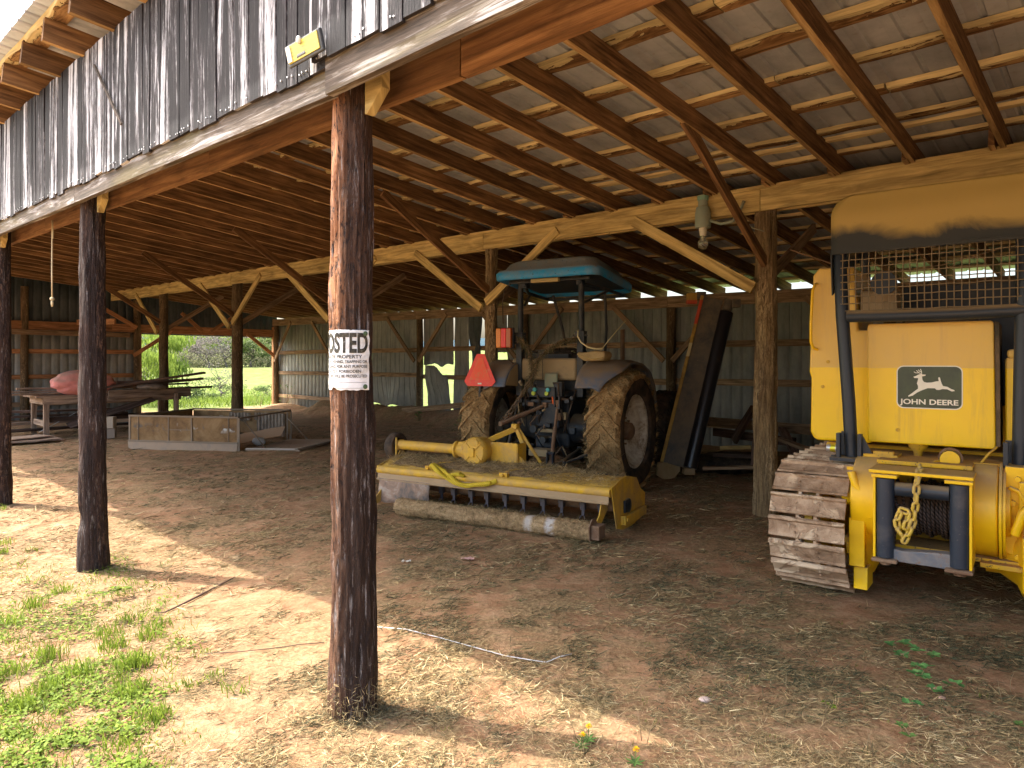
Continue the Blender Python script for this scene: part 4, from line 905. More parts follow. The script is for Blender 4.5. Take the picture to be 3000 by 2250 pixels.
for q in range(14 * 22):
    t = q / 22; x = .63 + .0235 * t; r_ = .165 + .012 * math.sin(t * 1.7); a = 2 * math.pi * t; pts.append((x, math.cos(a) * r_, .70 + math.sin(a) * r_ * 1.08))
rp.tube(pts, .0115, 8); pts = [(.52 + .02 * math.sin(t * 2), -.12 - .03 * t, .86 - .13 * t) for t in (0, .5, 1, 1.4)]; rp.tube([(.50, -.1, .92), (.515, -.16, .84), (.53, -.2, .77), (.565, -.22, .73), (.6, -.2, .74), (.585, -.18, .80), (.55, -.15, .9)], .011, 8)
rp.tube([(.545, -.19, .78), (.55, -.2, .6), (.535, -.2, .45)], .010, 8); rp.build('wire_rope', M_rope, doz, 0)
# fairlead
fr = MB(); fr.box((.71, -.275, .978), (.58, .29, .022)); fr.box((.452, -.26, .69), (.016, .30, .56)); fr.box((.985, -.26, .69), (.016, .30, .56)); fr.build('fairlead_frame', M_yel, doz, None, .004)
fr = MB(); fr.prism([(-.245, -.06), (.245, -.06), (.245, .04), (.10, .035), (-.10, .015), (-.245, .035)], (0, .09), Matrix.Translation(Vector((.715, -.40, .455)))); fr.build('lower_bar', paint_mat('worn_bar', (.10, .12, .15), .5, (.33, .26, .20), .6, .6, (.20, .13, .09), .35, 4), doz, None, .008)
for x in (.515, .925):
    vr = MB(); vr.cyl((x, -.385, .415), (x, -.385, .935), .0525, seg=26); vr.build('guide_roller', M_roll, doz, 40, .004)
    cp = MB(); cp.box((x, -.37, .953), (.15, .16, .022)); cp.cyl((x, -.385, .964), (x, -.385, .99), .034, seg=14); cp.build('roller_cap', M_yel, doz, None, .004)
    cp = MB(); cp.box((x, -.375, .40), (.15, .15, .022)); cp.cyl((x, -.385, .392), (x, -.385, .365), .034, seg=14); cp.build('roller_foot', M_rust, doz, None, .006)
vr = MB(); vr.cyl((.57, -.36, .865), (.87, -.36, .865), .046, seg=24); vr.build('top_roller', M_black, doz, 40)
# bolted gear case at the right of the winch
gc = MB(); gc.box((1.30, .08, .75), (.30, .3, .56)); gc.box((1.46, .0, .80), (.10, .3, .5)); gc.lathe([(0, 0), (0, .20), (.03, .20), (.03, .15), (.08, .13), (.08, 0)], (1.15, .05, .74), (1, 0, 0), 30); gc.tube([(1.17, -.09, .90), (1.22, -.10, .88), (1.27, -.10, .78), (1.31, -.10, .70), (1.30, -.10, .58)], .016, 8); gc.build('gear_case', M_yel, doz, 40, .008)
gc = MB(); gc.box((1.285, -.16, .62), (.022, .12, .34)); gc.box((1.40, -.18, .73), (.014, .03, .36)); gc.build('strap_plate', M_yel, doz, None, .003)
for (x, z) in ((1.215, .955), (1.345, .92), (1.225, .60), (1.215, .46), (1.34, .83), (1.38, .66), (1.19, .80), (1.39, .93)):
    hb = MB(); hb.cyl((x, -.07, z), (x, -.098, z), .019, seg=6); hb.build('hex_bolt', M_yel, doz, None, .002)
lp_ = MB(); lp_.box((.95, .05, .415), (.9, .3, .03)); lp_.box((1.2, -.02, .40), (.36, .3, .03)); lp_.build('belly_plate', M_yel2, doz, None, .004)
# fittings between winch and tank
ft = MB(); ft.cyl((.845, -.02, 1.04), (.845, .12, 1.04), .058, seg=26); ft.build('filler_cap', M_yel, doz, 40); rg = MB(); rg.lathe([(0, .060), (0, .072), (.03, .072), (.03, .060), (0, .060)], (.845, .02, 1.045), (0, 1, 0), 28); rg.build('cap_ring', M_rust, doz, 40)
ft = MB(); ft.lathe([(0, .0), (0, .07), (-.03, .06), (-.06, .03), (-.11, .025), (-.11, 0)], (.62, .33, 1.10), (0, 0, 1), 20); ft.build('drain_boss', M_yel2, doz, 40)
ft = MB(); ft.box((.42, .12, 1.02), (.22, .2, .035)); ft.box((.44, .05, 1.045), (.13, .06, .03)); ft.box((1.05, .14, 1.0), (.16, .16, .05)); ft.box((.7, .45, .95), (.9, .5, .12)); ft.tube([(.74, -.05, 1.01), (.76, -.03, 1.025), (.79, 0, 1.03)], .01, 8); ft.tube([(1.0, .1, 1.0), (1.06, .1, 1.09), (1.1, .14, 1.13)], .009, 6); ft.build('valve_block', M_yel2, doz, None, .006)

# -- chain hanging over the fairlead (its own thing)
def chain(name, pts, mat, label, parent_xf, wire=.009, ln=.062, wd=.040, sag=None):
    # pts: world polyline; links alternate by 90 degrees
    pts = [Vector(p) for p in pts]; L = [0]
    for a, b in zip(pts[:-1], pts[1:]): L.append(L[-1] + (b - a).length)
    step = ln - wire * 2.1; n = int(L[-1] / step); mb = MB()
    for i in range(n):
        s = (i + .5) * step; j = max(q for q in range(len(L) - 1) if L[q] <= s); t = (s - L[j]) / (L[j + 1] - L[j] + 1e-9)
        p = pts[j].lerp(pts[j + 1], t); d = (pts[j + 1] - pts[j]).normalized(); x = d.cross(Vector((0, 1, .1))).normalized(); y = d.cross(x)
        q = Matrix.Rotation(R(90) * (i % 2) + random.uniform(-.35, .35), 3, d); x = q @ x
        h = ln / 2 - wd / 2; ring = []
        for a in range(14):
            an = 2 * math.pi * a / 14; ring.append(p + x * math.cos(an) * (wd / 2 - wire) + d * (math.sin(an) * (wd / 2 - wire) + (h if math.sin(an) > 0 else -h)))
        mb.tube(ring, wire, 7, False, closed=True)
    o = mb.build(name, mat, None, 0); tag(o, label, 'chain'); return o
DM = Matrix.Translation(Vector((2.285, 5.16, 0))) @ Matrix.Rotation(R(-37), 4, 'Z')
chain('winch_chain', [DM @ Vector(p) for p in ((.70, -.26, 1.01), (.705, -.37, 1.00), (.70, -.435, .93), (.695, -.44, .80), (.685, -.435, .70), (.67, -.43, .64), (.635, -.43, .555), (.60, -.43, .60), (.585, -.425, .67), (.61, -.42, .74), (.655, -.42, .73), (.64, -.43, .65), (.63, -.435, .60))], M_chain, 'heavy dusty yellow chain looped over the winch rollers', None, .0105, .078, .052)
# -- drink can left on the track
can = thing('drink_can', 'crumpled yellow and white drink can lying on top of the crawler track', 'can', DM @ Vector((.0, .30, 1.0)), R(-37))
k = NT('can_print', .3, .6, .5); v = k.coord('Object'); k.color(k.ramp(k.math('ADD', k.sep(v)[0], k.math('MULTIPLY', k.noise(v, 30, 2), .02)), [(0, (.6, .6, .6)), (.04, (.75, .68, .05)), (.075, (.7, .62, .5)), (.085, (.6, .10, .06)), (.1, (.75, .7, .6)), (.125, (.7, .5, .03))], 'CONSTANT'))
cm = MB(); cm.lathe([(0, 0), (0, .024), (.010, .032), (.06, .033), (.115, .033), (.125, .027), (.127, 0)], (0, 0, .028), (1, .1, 0), 20, fn=lambda h, r, a: -.004 * max(0, math.sin(a * 2 + h * 60)) * (r > .03)); cm.build('can_body', k.m, can, 40)
cm = MB(); cm.lathe([(0, .0), (0, .025), (.004, .025), (.004, .0)], (.1275, .012, .028), (1, .1, 0), 20); k = NT('bare_aluminium', .3, .9); k.color((.7, .7, .7)); cm.build('can_lid', k.m, can, 40)
# ------------------------------------------------------------------ TRACTOR (rear towards us)
trac = thing('tractor', 'muddy tractor with a blue canopy roof, parked in the barn with its rear towards us', 'tractor', (.653, 9.57, 0), R(-30))
TM = Matrix.Translation(Vector((.653, 9.57, 0))) @ Matrix.Rotation(R(-30), 4, 'Z')
M_tblack = paint_mat('dark_blue_casting', (.018, .026, .036), .5, (.22, .16, .09), .3, .7, (.05, .04, .03), .15, 4)
M_tan = paint_mat('dust_caked_panel', (.06, .075, .08), .6, (.34, .26, .145), .95, .9, (.05, .04, .03), .05, 2)
M_blue = paint_mat('blue_canopy_paint', (.008, .27, .60), .45, (.30, .24, .14), .45, .75, (.02, .08, .12), .3, 3)
M_bluef = paint_mat('blue_fender_paint', (.02, .10, .22), .5, (.25, .17, .085), .75, .9, (.03, .03, .03), .15, 3)
k = NT('muddy_tyre', .95, 0, .1); v = k.coord('Object'); a = k.noise(v, 6, 7, .7, .5); b = k.noise(v, 30, 5, .7); g = k.n('ShaderNodeNewGeometry')
c = k.ramp(a, [(.30, (.17, .10, .045)), (.46, (.38, .23, .10)), (.62, (.56, .38, .18))]); c = k.mix(k.ramp(b, [(.62, 0), (.72, .4)]), c, (.09, .07, .05)); k.color(c); k.bump(k.math('ADD', a, b), .9, .03); M_mud = k.m
k = NT('tyre_rubber', .8, 0, .25); v = k.coord('Object'); k.color(k.ramp(k.noise(v, 4, 6, .7), [(.4, (.022, .020, .018)), (.62, (.11, .075, .05))])); M_rub = k.m
k = NT('dirty_white_rim', .6, 0, .3); v = k.coord('Object'); a = k.noise(v, 5, 7, .75, .4); k.color(k.ramp(a, [(.36, (.22, .15, .09)), (.46, (.48, .42, .32)), (.58, (.66, .63, .54))])); M_rim = k.m
def tyre(mb, side, mw, r, w, rin):
    # carcass
    h = w / 2
    prof = [(-h * .55, rin), (-h * .9, rin + .05), (-h, (r + rin) / 2), (-h * .96, r - .10), (-h * .80, r - .03), (0, r - .018), (h * .80, r - .03), (h * .96, r - .10), (h, (r + rin) / 2), (h * .9, rin + .05), (h * .55, rin)]
    return prof
def wheel(name, x, y, r, w, rin, parent, mat, lugs=22, out=1, hay=True):
    wo = bpy.data.objects.new(name, None); sc.collection.objects.link(wo); wo.parent = parent; wo.location = (x, y, r)
    ty = MB(); pr = tyre(None, 1, 1, r, w, rin); ty.lathe(pr, (0, 0, 0), (1, 0, 0), 72, mi=0, fn=lambda h, q, a: (.024 * fbm(h * 6, math.cos(a) * 5, math.sin(a) * 5, 1.4, 3) if q > r - .12 else 0))
    for f in range(len(ty.f)):
        cx = sum(ty.v[i][0] for i in ty.f[f]) / 4; rad = math.hypot(sum(ty.v[i][1] for i in ty.f[f]) / 4, sum(ty.v[i][2] for i in ty.f[f]) / 4)
        ty.m[f] = 0 if rad > r - .11 and abs(cx) < w * .46 else 1
    for s_ in (-1, 1):
        for i in range(lugs):
            a0 = 2 * math.pi * (i + (.5 if s_ > 0 else 0)) / lugs; vs = []
            for j in range(5):
                t = j / 4; xx = s_ * (.01 + t * (w / 2 - .012)); a = a0 + t * .30; rt = r - .004 - .05 * max(0, t - .75) * 2; wd = .026 + .008 * random.random()
                for (da, rr) in ((-wd, r - .06), (wd, r - .06), (wd * .75, rt), (-wd * .75, rt)):
                    aa = a + da / r * 1.0; q = rr + .008 * random.random(); vs.append((xx, math.cos(aa) * q, math.sin(aa) * q))
            fs = [(j * 4 + e, j * 4 + (e + 1) % 4, (j + 1) * 4 + (e + 1) % 4, (j + 1) * 4 + e) for j in range(4) for e in range(4)] + [(0, 1, 2, 3), (19, 18, 17, 16)]
            ty.add(vs, fs, None, .5, 0)
    ty.build('tyre', [mat, M_rub], wo, 45)
    rm = MB(); o_ = out; rm.lathe([(w * .38 * o_, rin + .012), (w * .36 * o_, rin - .02), (w * .20 * o_, rin - .05), (w * .16 * o_, rin - .09), (w * .02 * o_, rin * .62), (-w * .02 * o_, rin * .45), (w * .04 * o_, rin * .36), (w * .05 * o_, .0)], (0, 0, 0), (1, 0, 0), 48)
    rm.build('rim', M_rim, wo, 35)
    hb = MB(); hb.lathe([(w * .02 * o_, .12), (w * .24 * o_, .11), (w * .3 * o_, .07), (w * .3 * o_, 0)], (0, 0, 0), (1, 0, 0), 24)
    for i in range(8): a = i * math.pi / 4; hb.cyl((w * .03 * o_, math.cos(a) * rin * .36, math.sin(a) * rin * .36), (w * .10 * o_, math.cos(a) * rin * .36, math.sin(a) * rin * .36), .014, seg=6)
    hb.build('hub', M_rust, wo, 40)
    if hay:
        n = 12000; a = rng.uniform(0, 6.28, n); xx = rng.uniform(-w * .5, w * .5, n); rr = r + rng.normal(.000, .014, n) - .03 * (np.abs(xx) > w * .42)
        P_ = np.stack([xx, np.cos(a) * rr, np.sin(a) * rr], 1); Dr = rng.normal(size=(n, 3)) * .9 + P_ / r * .15 * rng.random((n, 1))
        o = blades('caked_hay', P_, Dr, rng.uniform(.02, .07, n), .0032, np.clip(rng.normal(.52, .2, n), 0, 1), M_straw, wo, bend=.8); o['kind'] = 'stuff'
    return wo
for s_ in (-1, 1): wheel('rear_wheel', .94 * s_, 0, .79, .47, .47, trac, M_mud, 22, s_)
for s_ in (-1, 1): wheel('front_wheel', .84 * s_, 2.25, .62, .36, .33, trac, M_rub, 18, s_, False)
for s_ in (-1, 1):
    fe = MB()
    P5 = [(-.60, 1.36), (-.55, 1.48), (-.46, 1.58), (-.34, 1.655), (-.1, 1.72), (.3, 1.72), (.62, 1.62), (.86, 1.38), (.95, 1.05)]
    def ff(s, t):
        q = s * (len(P5) - 1); i = min(int(q), len(P5) - 2); f = q - i; b = P5[i][0] * (1 - f) + P5[i + 1][0] * f; z = P5[i][1] * (1 - f) + P5[i + 1][1] * f
        x = s_ * (.52 + (.34 + .24 * sm(0, .4, s)) * t); z -= .05 * max(0, t - .7) / .3 + .01 * n3(b * 4, x * 4); return (x, b, z)
    fe.sheet(ff, 30, 10); o = fe.build('fender', M_bluef, trac, 0); solid(o, .018)
    fe = MB(); fe.prism([(.95, 1.05), (.86, 1.38), (.62, 1.62), (.3, 1.71), (-.1, 1.71), (-.34, 1.645), (-.46, 1.57), (-.58, 1.38), (0, 1.35), (.6, 1.2)], (s_ * .52 - .008, s_ * .52 + .008), SW); fe.build('fender_panel', M_tan, trac)
# rear body, platform, tank
bd = MB(); bd.box((-.13, -.06, 1.60), (1.0, .34, .30)); bd.build('platform', M_tan, trac, None, .045, 4)
bd = MB(); bd.box((-.13, -.245, 1.60), (.004, .01, .28)); bd.box((.0, .42, 1.40), (1.1, .7, .08)); bd.box((.0, .1, 1.45), (1.0, .3, .3)); bd.build('platform_base', M_tblack, trac, None, .01)
bd = MB(); bd.lathe([(-.72, 0), (-.72, .17), (-.5, .15), (-.3, .20), (.3, .20), (.5, .15), (.72, .17), (.72, 0)], (0, 0, .79), (1, 0, 0), 28); bd.build('rear_axle', M_tblack, trac, 40)
bd = MB(); bd.box((0, .35, .86), (.50, 1.1, .64)); bd.box((0, -.28, .98), (.36, .18, .34)); bd.box((-.02, -.33, .62), (.30, .12, .16)); bd.build('gearbox', M_tblack, trac, None, .03, 3)
bd = MB(); bd.box((-.05, -.36, .78), (.32, .12, .05)); bd.box((-.02, -.47, .50), (.28, .26, .09)); bd.build('hitch_ledge', M_tan, trac, None, .012)
bd = MB(); bd.cyl((0, -.30, .66), (0, -.50, .66), .045, seg=14); bd.cyl((-.16, -.36, .80), (-.16, -.47, .80), .05, seg=18); bd.build('power_take_off', M_tblack, trac, 40)
pw = MB(); pw.box((.02, -.275, 1.44), (.20, .05, .22)); pw.build('pale_plate', paint_mat('pale_green_plate', (.22, .27, .19), .6, (.34, .27, .17), .5), trac, None, .05, 4)
va = MB(); va.box((-.08, -.33, 1.29), (.42, .12, .14)); va.box((.15, -.30, 1.33), (.12, .1, .2)); va.box((-.10, -.30, 1.14), (.6, .08, .10)); va.build('valve_block', M_tblack, trac, None, .012)
k = NT('lime_cap', .5); k.color((.50, .62, .08)); ML = k.m; k = NT('teal_cap', .5); k.color((.08, .42, .45)); MT = k.m; k = NT('orange_lever', .5); k.color((.75, .14, .04)); MO = k.m
for (x, z, m_) in ((-.185, 1.275, ML), (.015, 1.275, ML), (-.165, 1.325, MT), (.035, 1.325, MT)):
    vc = MB(); vc.cyl((x, -.38, z), (x, -.42, z), .030, seg=7); vc.build('coupler_cap', m_, trac, None, .003)
vc = MB(); vc.tube([(.10, -.40, 1.23), (.13, -.44, 1.17), (.14, -.45, 1.14)], .014, 8); vc.build('lever', MO, trac, 40)
hs = MB()
for q in range(9):
    x0 = random.uniform(-.35, .4); x1 = x0 + random.uniform(-.2, .2); z0 = random.uniform(1.2, 1.4); z1 = random.uniform(.7, 1.15); hs.tube([(x0, -.30, z0), ((x0 + x1) / 2 + .05, -.42, (z0 + z1) / 2), (x1, -.30, z1)], .011, 7)
hs.tube([(.08, -.32, 1.4), (.10, -.38, 1.42), (.17, -.38, 1.41), (.18, -.36, 1.2), (.16, -.34, 1.0)], .010, 7); hs.tube([(.2, -.4, 1.21), (.36, -.4, 1.20)], .016, 8); hs.build('hoses', M_rub, trac, 0)
for q in range(26):
    x = random.uniform(-.42, .42); z = random.uniform(.45, 1.42); g_ = MB(); y = -.34 - random.random() * .12
    if q % 3 == 0: g_.box((x, y, z), (random.uniform(.03, .09), .06, random.uniform(.03, .12)))
    elif q % 3 == 1: g_.tube([(x, y, z), (x + random.uniform(-.1, .1), y - .05, z - .12), (x + random.uniform(-.2, .2), y + .04, z - random.uniform(.2, .4))], random.uniform(.006, .012), 7)
    else: g_.cyl((x, y, z), (x + random.uniform(-.02, .02), y - .05, z + random.uniform(-.05, .05)), random.uniform(.012, .03), seg=10)
    g_.build(('fitting', 'hydraulic_line', 'fitting')[q % 3], (M_tblack, M_rust, M_tan, M_tblack)[q % 4], trac, 40, .002)
for (a, b, r_, m_, nm) in (((-.02, -.38, 1.12), (-.46, -.80, .88), .032, M_rust, 'top_link'), ((.19, -.42, 1.16), (.21, -.66, .40), .026, M_rust, 'lift_arm'), ((-.46, -.36, 1.12), (-.44, -.7, .45), .022, M_tblack, 'lift_arm'), ((.36, -.1, .52), (.44, -.95, .40), .035, M_tblack, 'lower_link'), ((-.36, -.1, .52), (-.44, -.95, .42), .035, M_tblack, 'lower_link'), ((.45, -.80, .42), (.75, -.3, .56), .022, M_tblack, 'sway_bar')):
    q = MB(); a = Vector(a); b = Vector(b); q.tube([a, a.lerp(b, .4), a.lerp(b, .42), b], [r_ * .75, r_ * .75, r_, r_], 12); q.box(a, (.06, .05, .07)); q.box(b, (.05, .05, .06)); q.build(nm, m_, trac, 40, .003)
cl_ = MB(); cl_.box((.155, -.44, 1.17), (.018, .04, .16)); cl_.box((.225, -.44, 1.17), (.018, .04, .16)); cl_.box((.19, -.44, 1.09), (.09, .04, .03)); cl_.build('clevis', M_tblack, trac, None, .004); cl_ = MB(); cl_.box((.17, -.68, .42), (.02, .06, .22)); cl_.box((.25, -.68, .42), (.02, .06, .22)); cl_.box((.21, -.66, .52), (.10, .05, .04)); cl_.build('clevis', M_tblack, trac, None, .004)
# roll frame and roof
rf = MB()
rf.box((-.50, -.20, 1.62), (.09, .11, .78)); rf.build('roll_frame_base', M_tblack, trac, None, .008); rf = MB(); rf.box((.43, -.20, 1.62), (.09, .11, .78))
rf.build('roll_frame_base', M_tblack, trac, None, .008)
rf = MB(); pts = [(-.50, -.2, 1.9), (-.50, -.2, 2.70)] + [(-.36 - .14 * math.cos(R(q)), -.2, 2.72 + .15 * math.sin(R(q))) for q in (15, 35, 55, 75, 90)] + [(.29 + .14 * math.sin(R(q)), -.2, 2.72 + .15 * math.cos(R(q))) for q in (0, 15, 35, 55, 75)] + [(.43, -.2, 2.70), (.43, -.2, 1.9)]
rf.tube(pts, .040, 12); rf.build('roll_frame', M_tblack, trac, 50)
rf = MB()
for x0 in (-.50, .43): rf.box((x0, -.22, 2.03), (.14, .10, .16)); rf.cyl((x0 - .10, -.24, 2.05), (x0 + .10, -.24, 2.05), .018, seg=8); rf.cyl((x0 - .08, -.24, 1.98), (x0 + .08, -.24, 1.98), .014, seg=8)
rf.build('fold_hinge', M_tblack, trac, None, .005)
rf = MB(); rf.tube([(-.46, -.12, 2.75), (-.6, .2, 2.70), (-.62, .9, 2.66)], .024, 8); rf.tube([(.40, -.12, 2.75), (.6, .2, 2.70), (.62, .9, 2.66)], .024, 8); rf.tube([(-.62, .9, 2.66), (.62, .9, 2.66)], .024, 8); rf.tube([(-.62, -.3, 2.80), (.6, -.3, 2.80)], .02, 8); rf.tube([(.42, -.1, 2.5), (.62, .3, 2.69)], .02, 8); rf.tube([(-.49, -.1, 2.5), (-.62, .3, 2.69)], .02, 8); rf.build('roof_frame', M_tblack, trac, 40)
for s_ in (-1, 1):
    rf = MB(); rf.tube([(s_ * .42 - .03, .72, 2.70), (s_ * .36 - .03, .92, 2.2), (s_ * .30 - .03, 1.0, 1.72)], .022, 8); rf.build('front_roof_post', M_tblack, trac, 40)
def roofring(hx, hy, r, zf, dz, cx=-.02, cy=.24, n=6):
    out = []
    for (sx, sy, a0) in ((1, 1, 0), (-1, 1, 90), (-1, -1, 180), (1, -1, 270)):
        for q in range(n + 1): a = R(a0 + 90 * q / n); x = sx * (hx - r) + r * math.cos(a); y = sy * (hy - r) + r * math.sin(a); out.append((cx + x, cy + y, zf(cy + y) + dz))
    return out
zf = lambda y: 2.845 - .13 * sm(.0, 1.0, y) - .05 * sm(-.45, .3, y) * 0
rings = [roofring(.70, .60, .12, zf, .02), roofring(.765, .675, .13, zf, -.02), roofring(.78, .69, .14, zf, -.005), roofring(.785, .695, .14, zf, .075), roofring(.76, .67, .14, zf, .115), roofring(.70, .61, .16, zf, .135), roofring(.66, .56, .18, zf, .215), roofring(.60, .50, .2, zf, .255), roofring(.40, .34, .2, zf, .27), roofring(.1, .08, .05, zf, .275)]
ro = MB(); m_ = len(rings[0]); vs = [p for r_ in rings for p in r_]; fs = [(j * m_ + i, j * m_ + (i + 1) % m_, (j + 1) * m_ + (i + 1) % m_, (j + 1) * m_ + i) for j in range(len(rings) - 1) for i in range(m_)]; fs.append(tuple((len(rings) - 1) * m_ + i for i in range(m_)))
ro.add(vs, fs, None, .5); ro.build('canopy_roof', M_blue, trac, 45)
ul = MB(); ul.add(roofring(.70, .60, .12, zf, .025), [tuple(range(m_ - 1, -1, -1))]); ul.build('roof_lining', M_tblack, trac)
lb = MB(); lb.box((-.04, -.34, 2.80), (.42, .07, .055)); lb.build('work_light', paint_mat('tan_lamp', (.42, .33, .14), .5, (.4, .3, .15), .5), trac, None, .012)
for x in (-.42, .42): q = MB(); q.box((x, -.2, 2.77), (.08, .1, .09)); q.cyl((x, -.25, 2.77), (x, -.27, 2.77), .03, seg=12); q.build('flood_lamp', M_tblack, trac, 40)
# tail lamp: amber, red, amber lens
tl = bpy.data.objects.new('tail_lamp', None); sc.collection.objects.link(tl); tl.parent = trac; tl.location = (-.645, -.40, 2.03)
def lens(n_, c_): k = NT(n_, .25, 0, .5); k.color(c_); return k.m
for (x0, x1, m_, nm) in ((-.125, -.045, lens('amber_lens', (.70, .22, .01)), 'amber_lens'), (-.043, .038, lens('red_lens', (.75, .012, .012)), 'red_lens'), (.040, .115, lens('dark_amber_lens', (.42, .10, .02)), 'amber_lens')):
    q = MB(); q.box(((x0 + x1) / 2, 0, 0), (x1 - x0, .06, .27)); q.build(nm, m_, tl, None, .012, 3)
q = MB(); q.box((0, .045, 0), (.26, .04, .29)); q.box((.16, .10, 0), (.16, .04, .10)); q.build('lamp_case', M_tblack, tl, None, .01)
q = MB(); q.tube([(-.02, 0, .2), (-.03, 0, .5), (0, .02, .7), (.09, .15, .8)], .008, 6); q.build('wire', M_rub, tl, 0); q = MB(); q.tube([(.02, .02, -.14), (.05, .05, -.3), (.13, .15, -.42)], .008, 6); q.build('wire', M_rub, tl, 0)
# slow vehicle emblem
sg = bpy.data.objects.new('warning_triangle', None); sc.collection.objects.link(sg); sg.parent = trac; sg.location = (-.905, -.62, 1.565); sg.rotation_euler = (R(-4), 0, R(4))
to = [(-.06, .245), (.06, .245), (.245, -.135), (.19, -.20), (-.19, -.20), (-.245, -.135)]; ti = [(0, .20), (.14, -.11), (-.14, -.11)]
k = NT('faded_red_reflector', .45, 0, .4); v = k.coord('Object'); k.color(k.mix(k.ramp(k.noise(v, 12, 5, .7), [(.52, 0), (.7, .5)]), (.82, .055, .035), (.65, .28, .12))); MR_ = k.m
k = NT('faded_orange_fluorescent', .6, 0, .3); v = k.coord('Object'); k.color(k.mix(k.ramp(k.noise(v, 14, 5, .7), [(.5, 0), (.66, .5)]), (.88, .12, .06), (.6, .32, .14))); MO_ = k.m
q = MB(); q.prism(to, (0, .004)); q.build('red_border', MR_, sg)
q = MB(); q.prism([(-.032, .19), (.032, .19), (.17, -.115), (-.17, -.115)], (-.0035, -.0002)); q.build('orange_centre', MO_, sg)
q = MB(); q.box((0, -.002, -.165), (.06, .003, .02)); q.build('label_plate', M_white, sg)
q = MB(); q.box((0, .05, -.1), (.03, .09, .5)); q.build('sign_bracket', M_tblack, sg)
# operator station
q = MB(); q.box((-.16, .62, 1.80), (.56, .28, .20)); q.build('dashboard', M_rub, trac, None, .08, 4)
q = MB(); q.tube([(-.44, .46, 1.80), (-.42, .46, 1.89), (-.34, .46, 1.925), (.0, .46, 1.925), (.09, .46, 1.89), (.11, .46, 1.80)], .014, 8); q.build('dash_rim', M_tan, trac, 40)
q = MB(); q.box((.0, .472, 1.845), (.06, .01, .03)); k = NT('pale_sticker', .6); k.color((.5, .5, .2)); q.build('sticker', k.m, trac)
q = MB(); q.box((-.06, .22, 1.62), (.46, .44, .12)); q.box((-.06, .02, 1.70), (.44, .10, .22)); q.box((-.33, .1, 1.78), (.22, .2, .07)); q.tube([(-.52, .0, 1.72), (-.50, .0, 1.83), (-.44, .02, 1.85), (-.36, .05, 1.84)], .016, 8); q.build('seat', M_tblack, trac, None, .03, 3)
q = MB(); q.lathe([(0, .17), (.012, .182), (.024, .17), (.012, .158), (0, .17)], (-.06, .50, 1.90), (0, -.5, .85), 24); q.build('steering_wheel', M_rub, trac, 0)
q = MB(); q.box((0, 1.75, 1.22), (.62, 1.9, .62)); q.box((0, 2.7, 1.1), (.56, .1, .8)); q.build('hood', M_bluef, trac, None, .06, 3)
q = MB(); q.box((0, 1.9, .62), (.34, 1.9, .34)); q.cyl((-.7, 2.25, .62), (.7, 2.25, .62), .09, seg=14); q.build('front_axle', M_tblack, trac, None, .02)
q = MB(); q.tube([(.36, 1.5, 1.45), (.36, 1.5, 2.2)], .035, 10); q.build('exhaust', M_rust, trac, 40)
# things lying on it
cu = thing('seat_cushion', 'worn tan cushion lying on the right fender of the tractor', 'cushion', TM @ Vector((.66, -.28, 1.73)), R(-30))
q = MB(); q.prism([(-.20, .10), (-.19, .03), (-.10, -.02), (.16, -.02), (.20, .04), (.19, .10), (.05, .115), (-.1, .09)], (-.14, .12)); q.build('padding', paint_mat('worn_tan_cloth', (.33, .25, .12), .9, (.42, .32, .17), .6, .5, (.12, .09, .05), .3, 8, .1), cu, None, .03, 3)
q = MB(); q.tube([(-.19, -.14, .07), (-.08, -.15, .03), (.02, -.15, .0), (.17, -.14, .02)], .007, 6); q.build('piping', M_mid, cu, 0)
ho = MB(); ho.tube([TM @ Vector(p) for p in ((.45, -.35, 2.12), (.46, -.38, 2.03), (.52, -.40, 1.95), (.62, -.42, 1.89), (.74, -.42, 1.865), (.82, -.40, 1.87))], .010, 8); k = NT('pale_hose', .6); k.color((.55, .50, .30)); tag(ho.build('hose', k.m, None, 0), 'pale yellow hose drooping from roll frame to cushion', 'hose')
ho = MB(); ho.tube([TM @ Vector(p) for p in ((.70, -.2, 1.84), (.80, -.12, 2.0), (.98, .0, 2.25))], .0055, 6); tag(ho.build('cane', k.m, None, 0), 'thin straight yellow cane leaning up behind the tan cushion', 'cane')
# chain caked with hay, slung between the roll frame uprights and down to the mower mast
cw = [TM @ Vector(p) for p in ((.42, -.30, 2.02), (.22, -.36, 1.98), (.02, -.40, 1.86), (-.12, -.42, 1.72), (-.14, -.44, 1.58), (-.20, -.50, 1.40), (-.30, -.58, 1.20), (-.36, -.68, 1.02), (-.44, -.80, .92))]
cw2 = [TM @ Vector(p) for p in ((-.48, -.30, 2.05), (-.38, -.34, 1.98), (-.30, -.36, 1.90), (-.22, -.40, 1.74), (-.18, -.43, 1.55), (-.26, -.56, 1.30), (-.36, -.66, 1.1), (-.48, -.82, .88))]
M_oldch = paint_mat('rusty_chain', (.10, .07, .05), .7, (.28, .2, .12), .6, .7, (.05, .03, .02), .3, 12, .2)
ch1 = chain('hay_caked_chain', cw, M_oldch, 'rusty hay-caked chain hanging from the right roll frame upright to the mower', None, .009, .075, .045)
ch2 = chain('hay_caked_chain', cw2, M_oldch, 'rusty hay-caked chain hanging from the left roll frame upright to the mower', None, .009, .075, .045)
P_ = []; D_ = []
for pl in (cw[:6], cw2[:6]):
    for _ in range(2200):
        t = random.random() * (len(pl) - 1.01); i = int(t); p = pl[i].lerp(pl[i + 1], t - i); r_ = abs(random.gauss(0, .03)); d = Vector((random.gauss(0, 1), random.gauss(0, 1), random.gauss(0, 1))).normalized(); P_.append(p + d * r_); D_.append((random.gauss(0, .6), random.gauss(0, .6), -.8 + random.gauss(0, .5)))
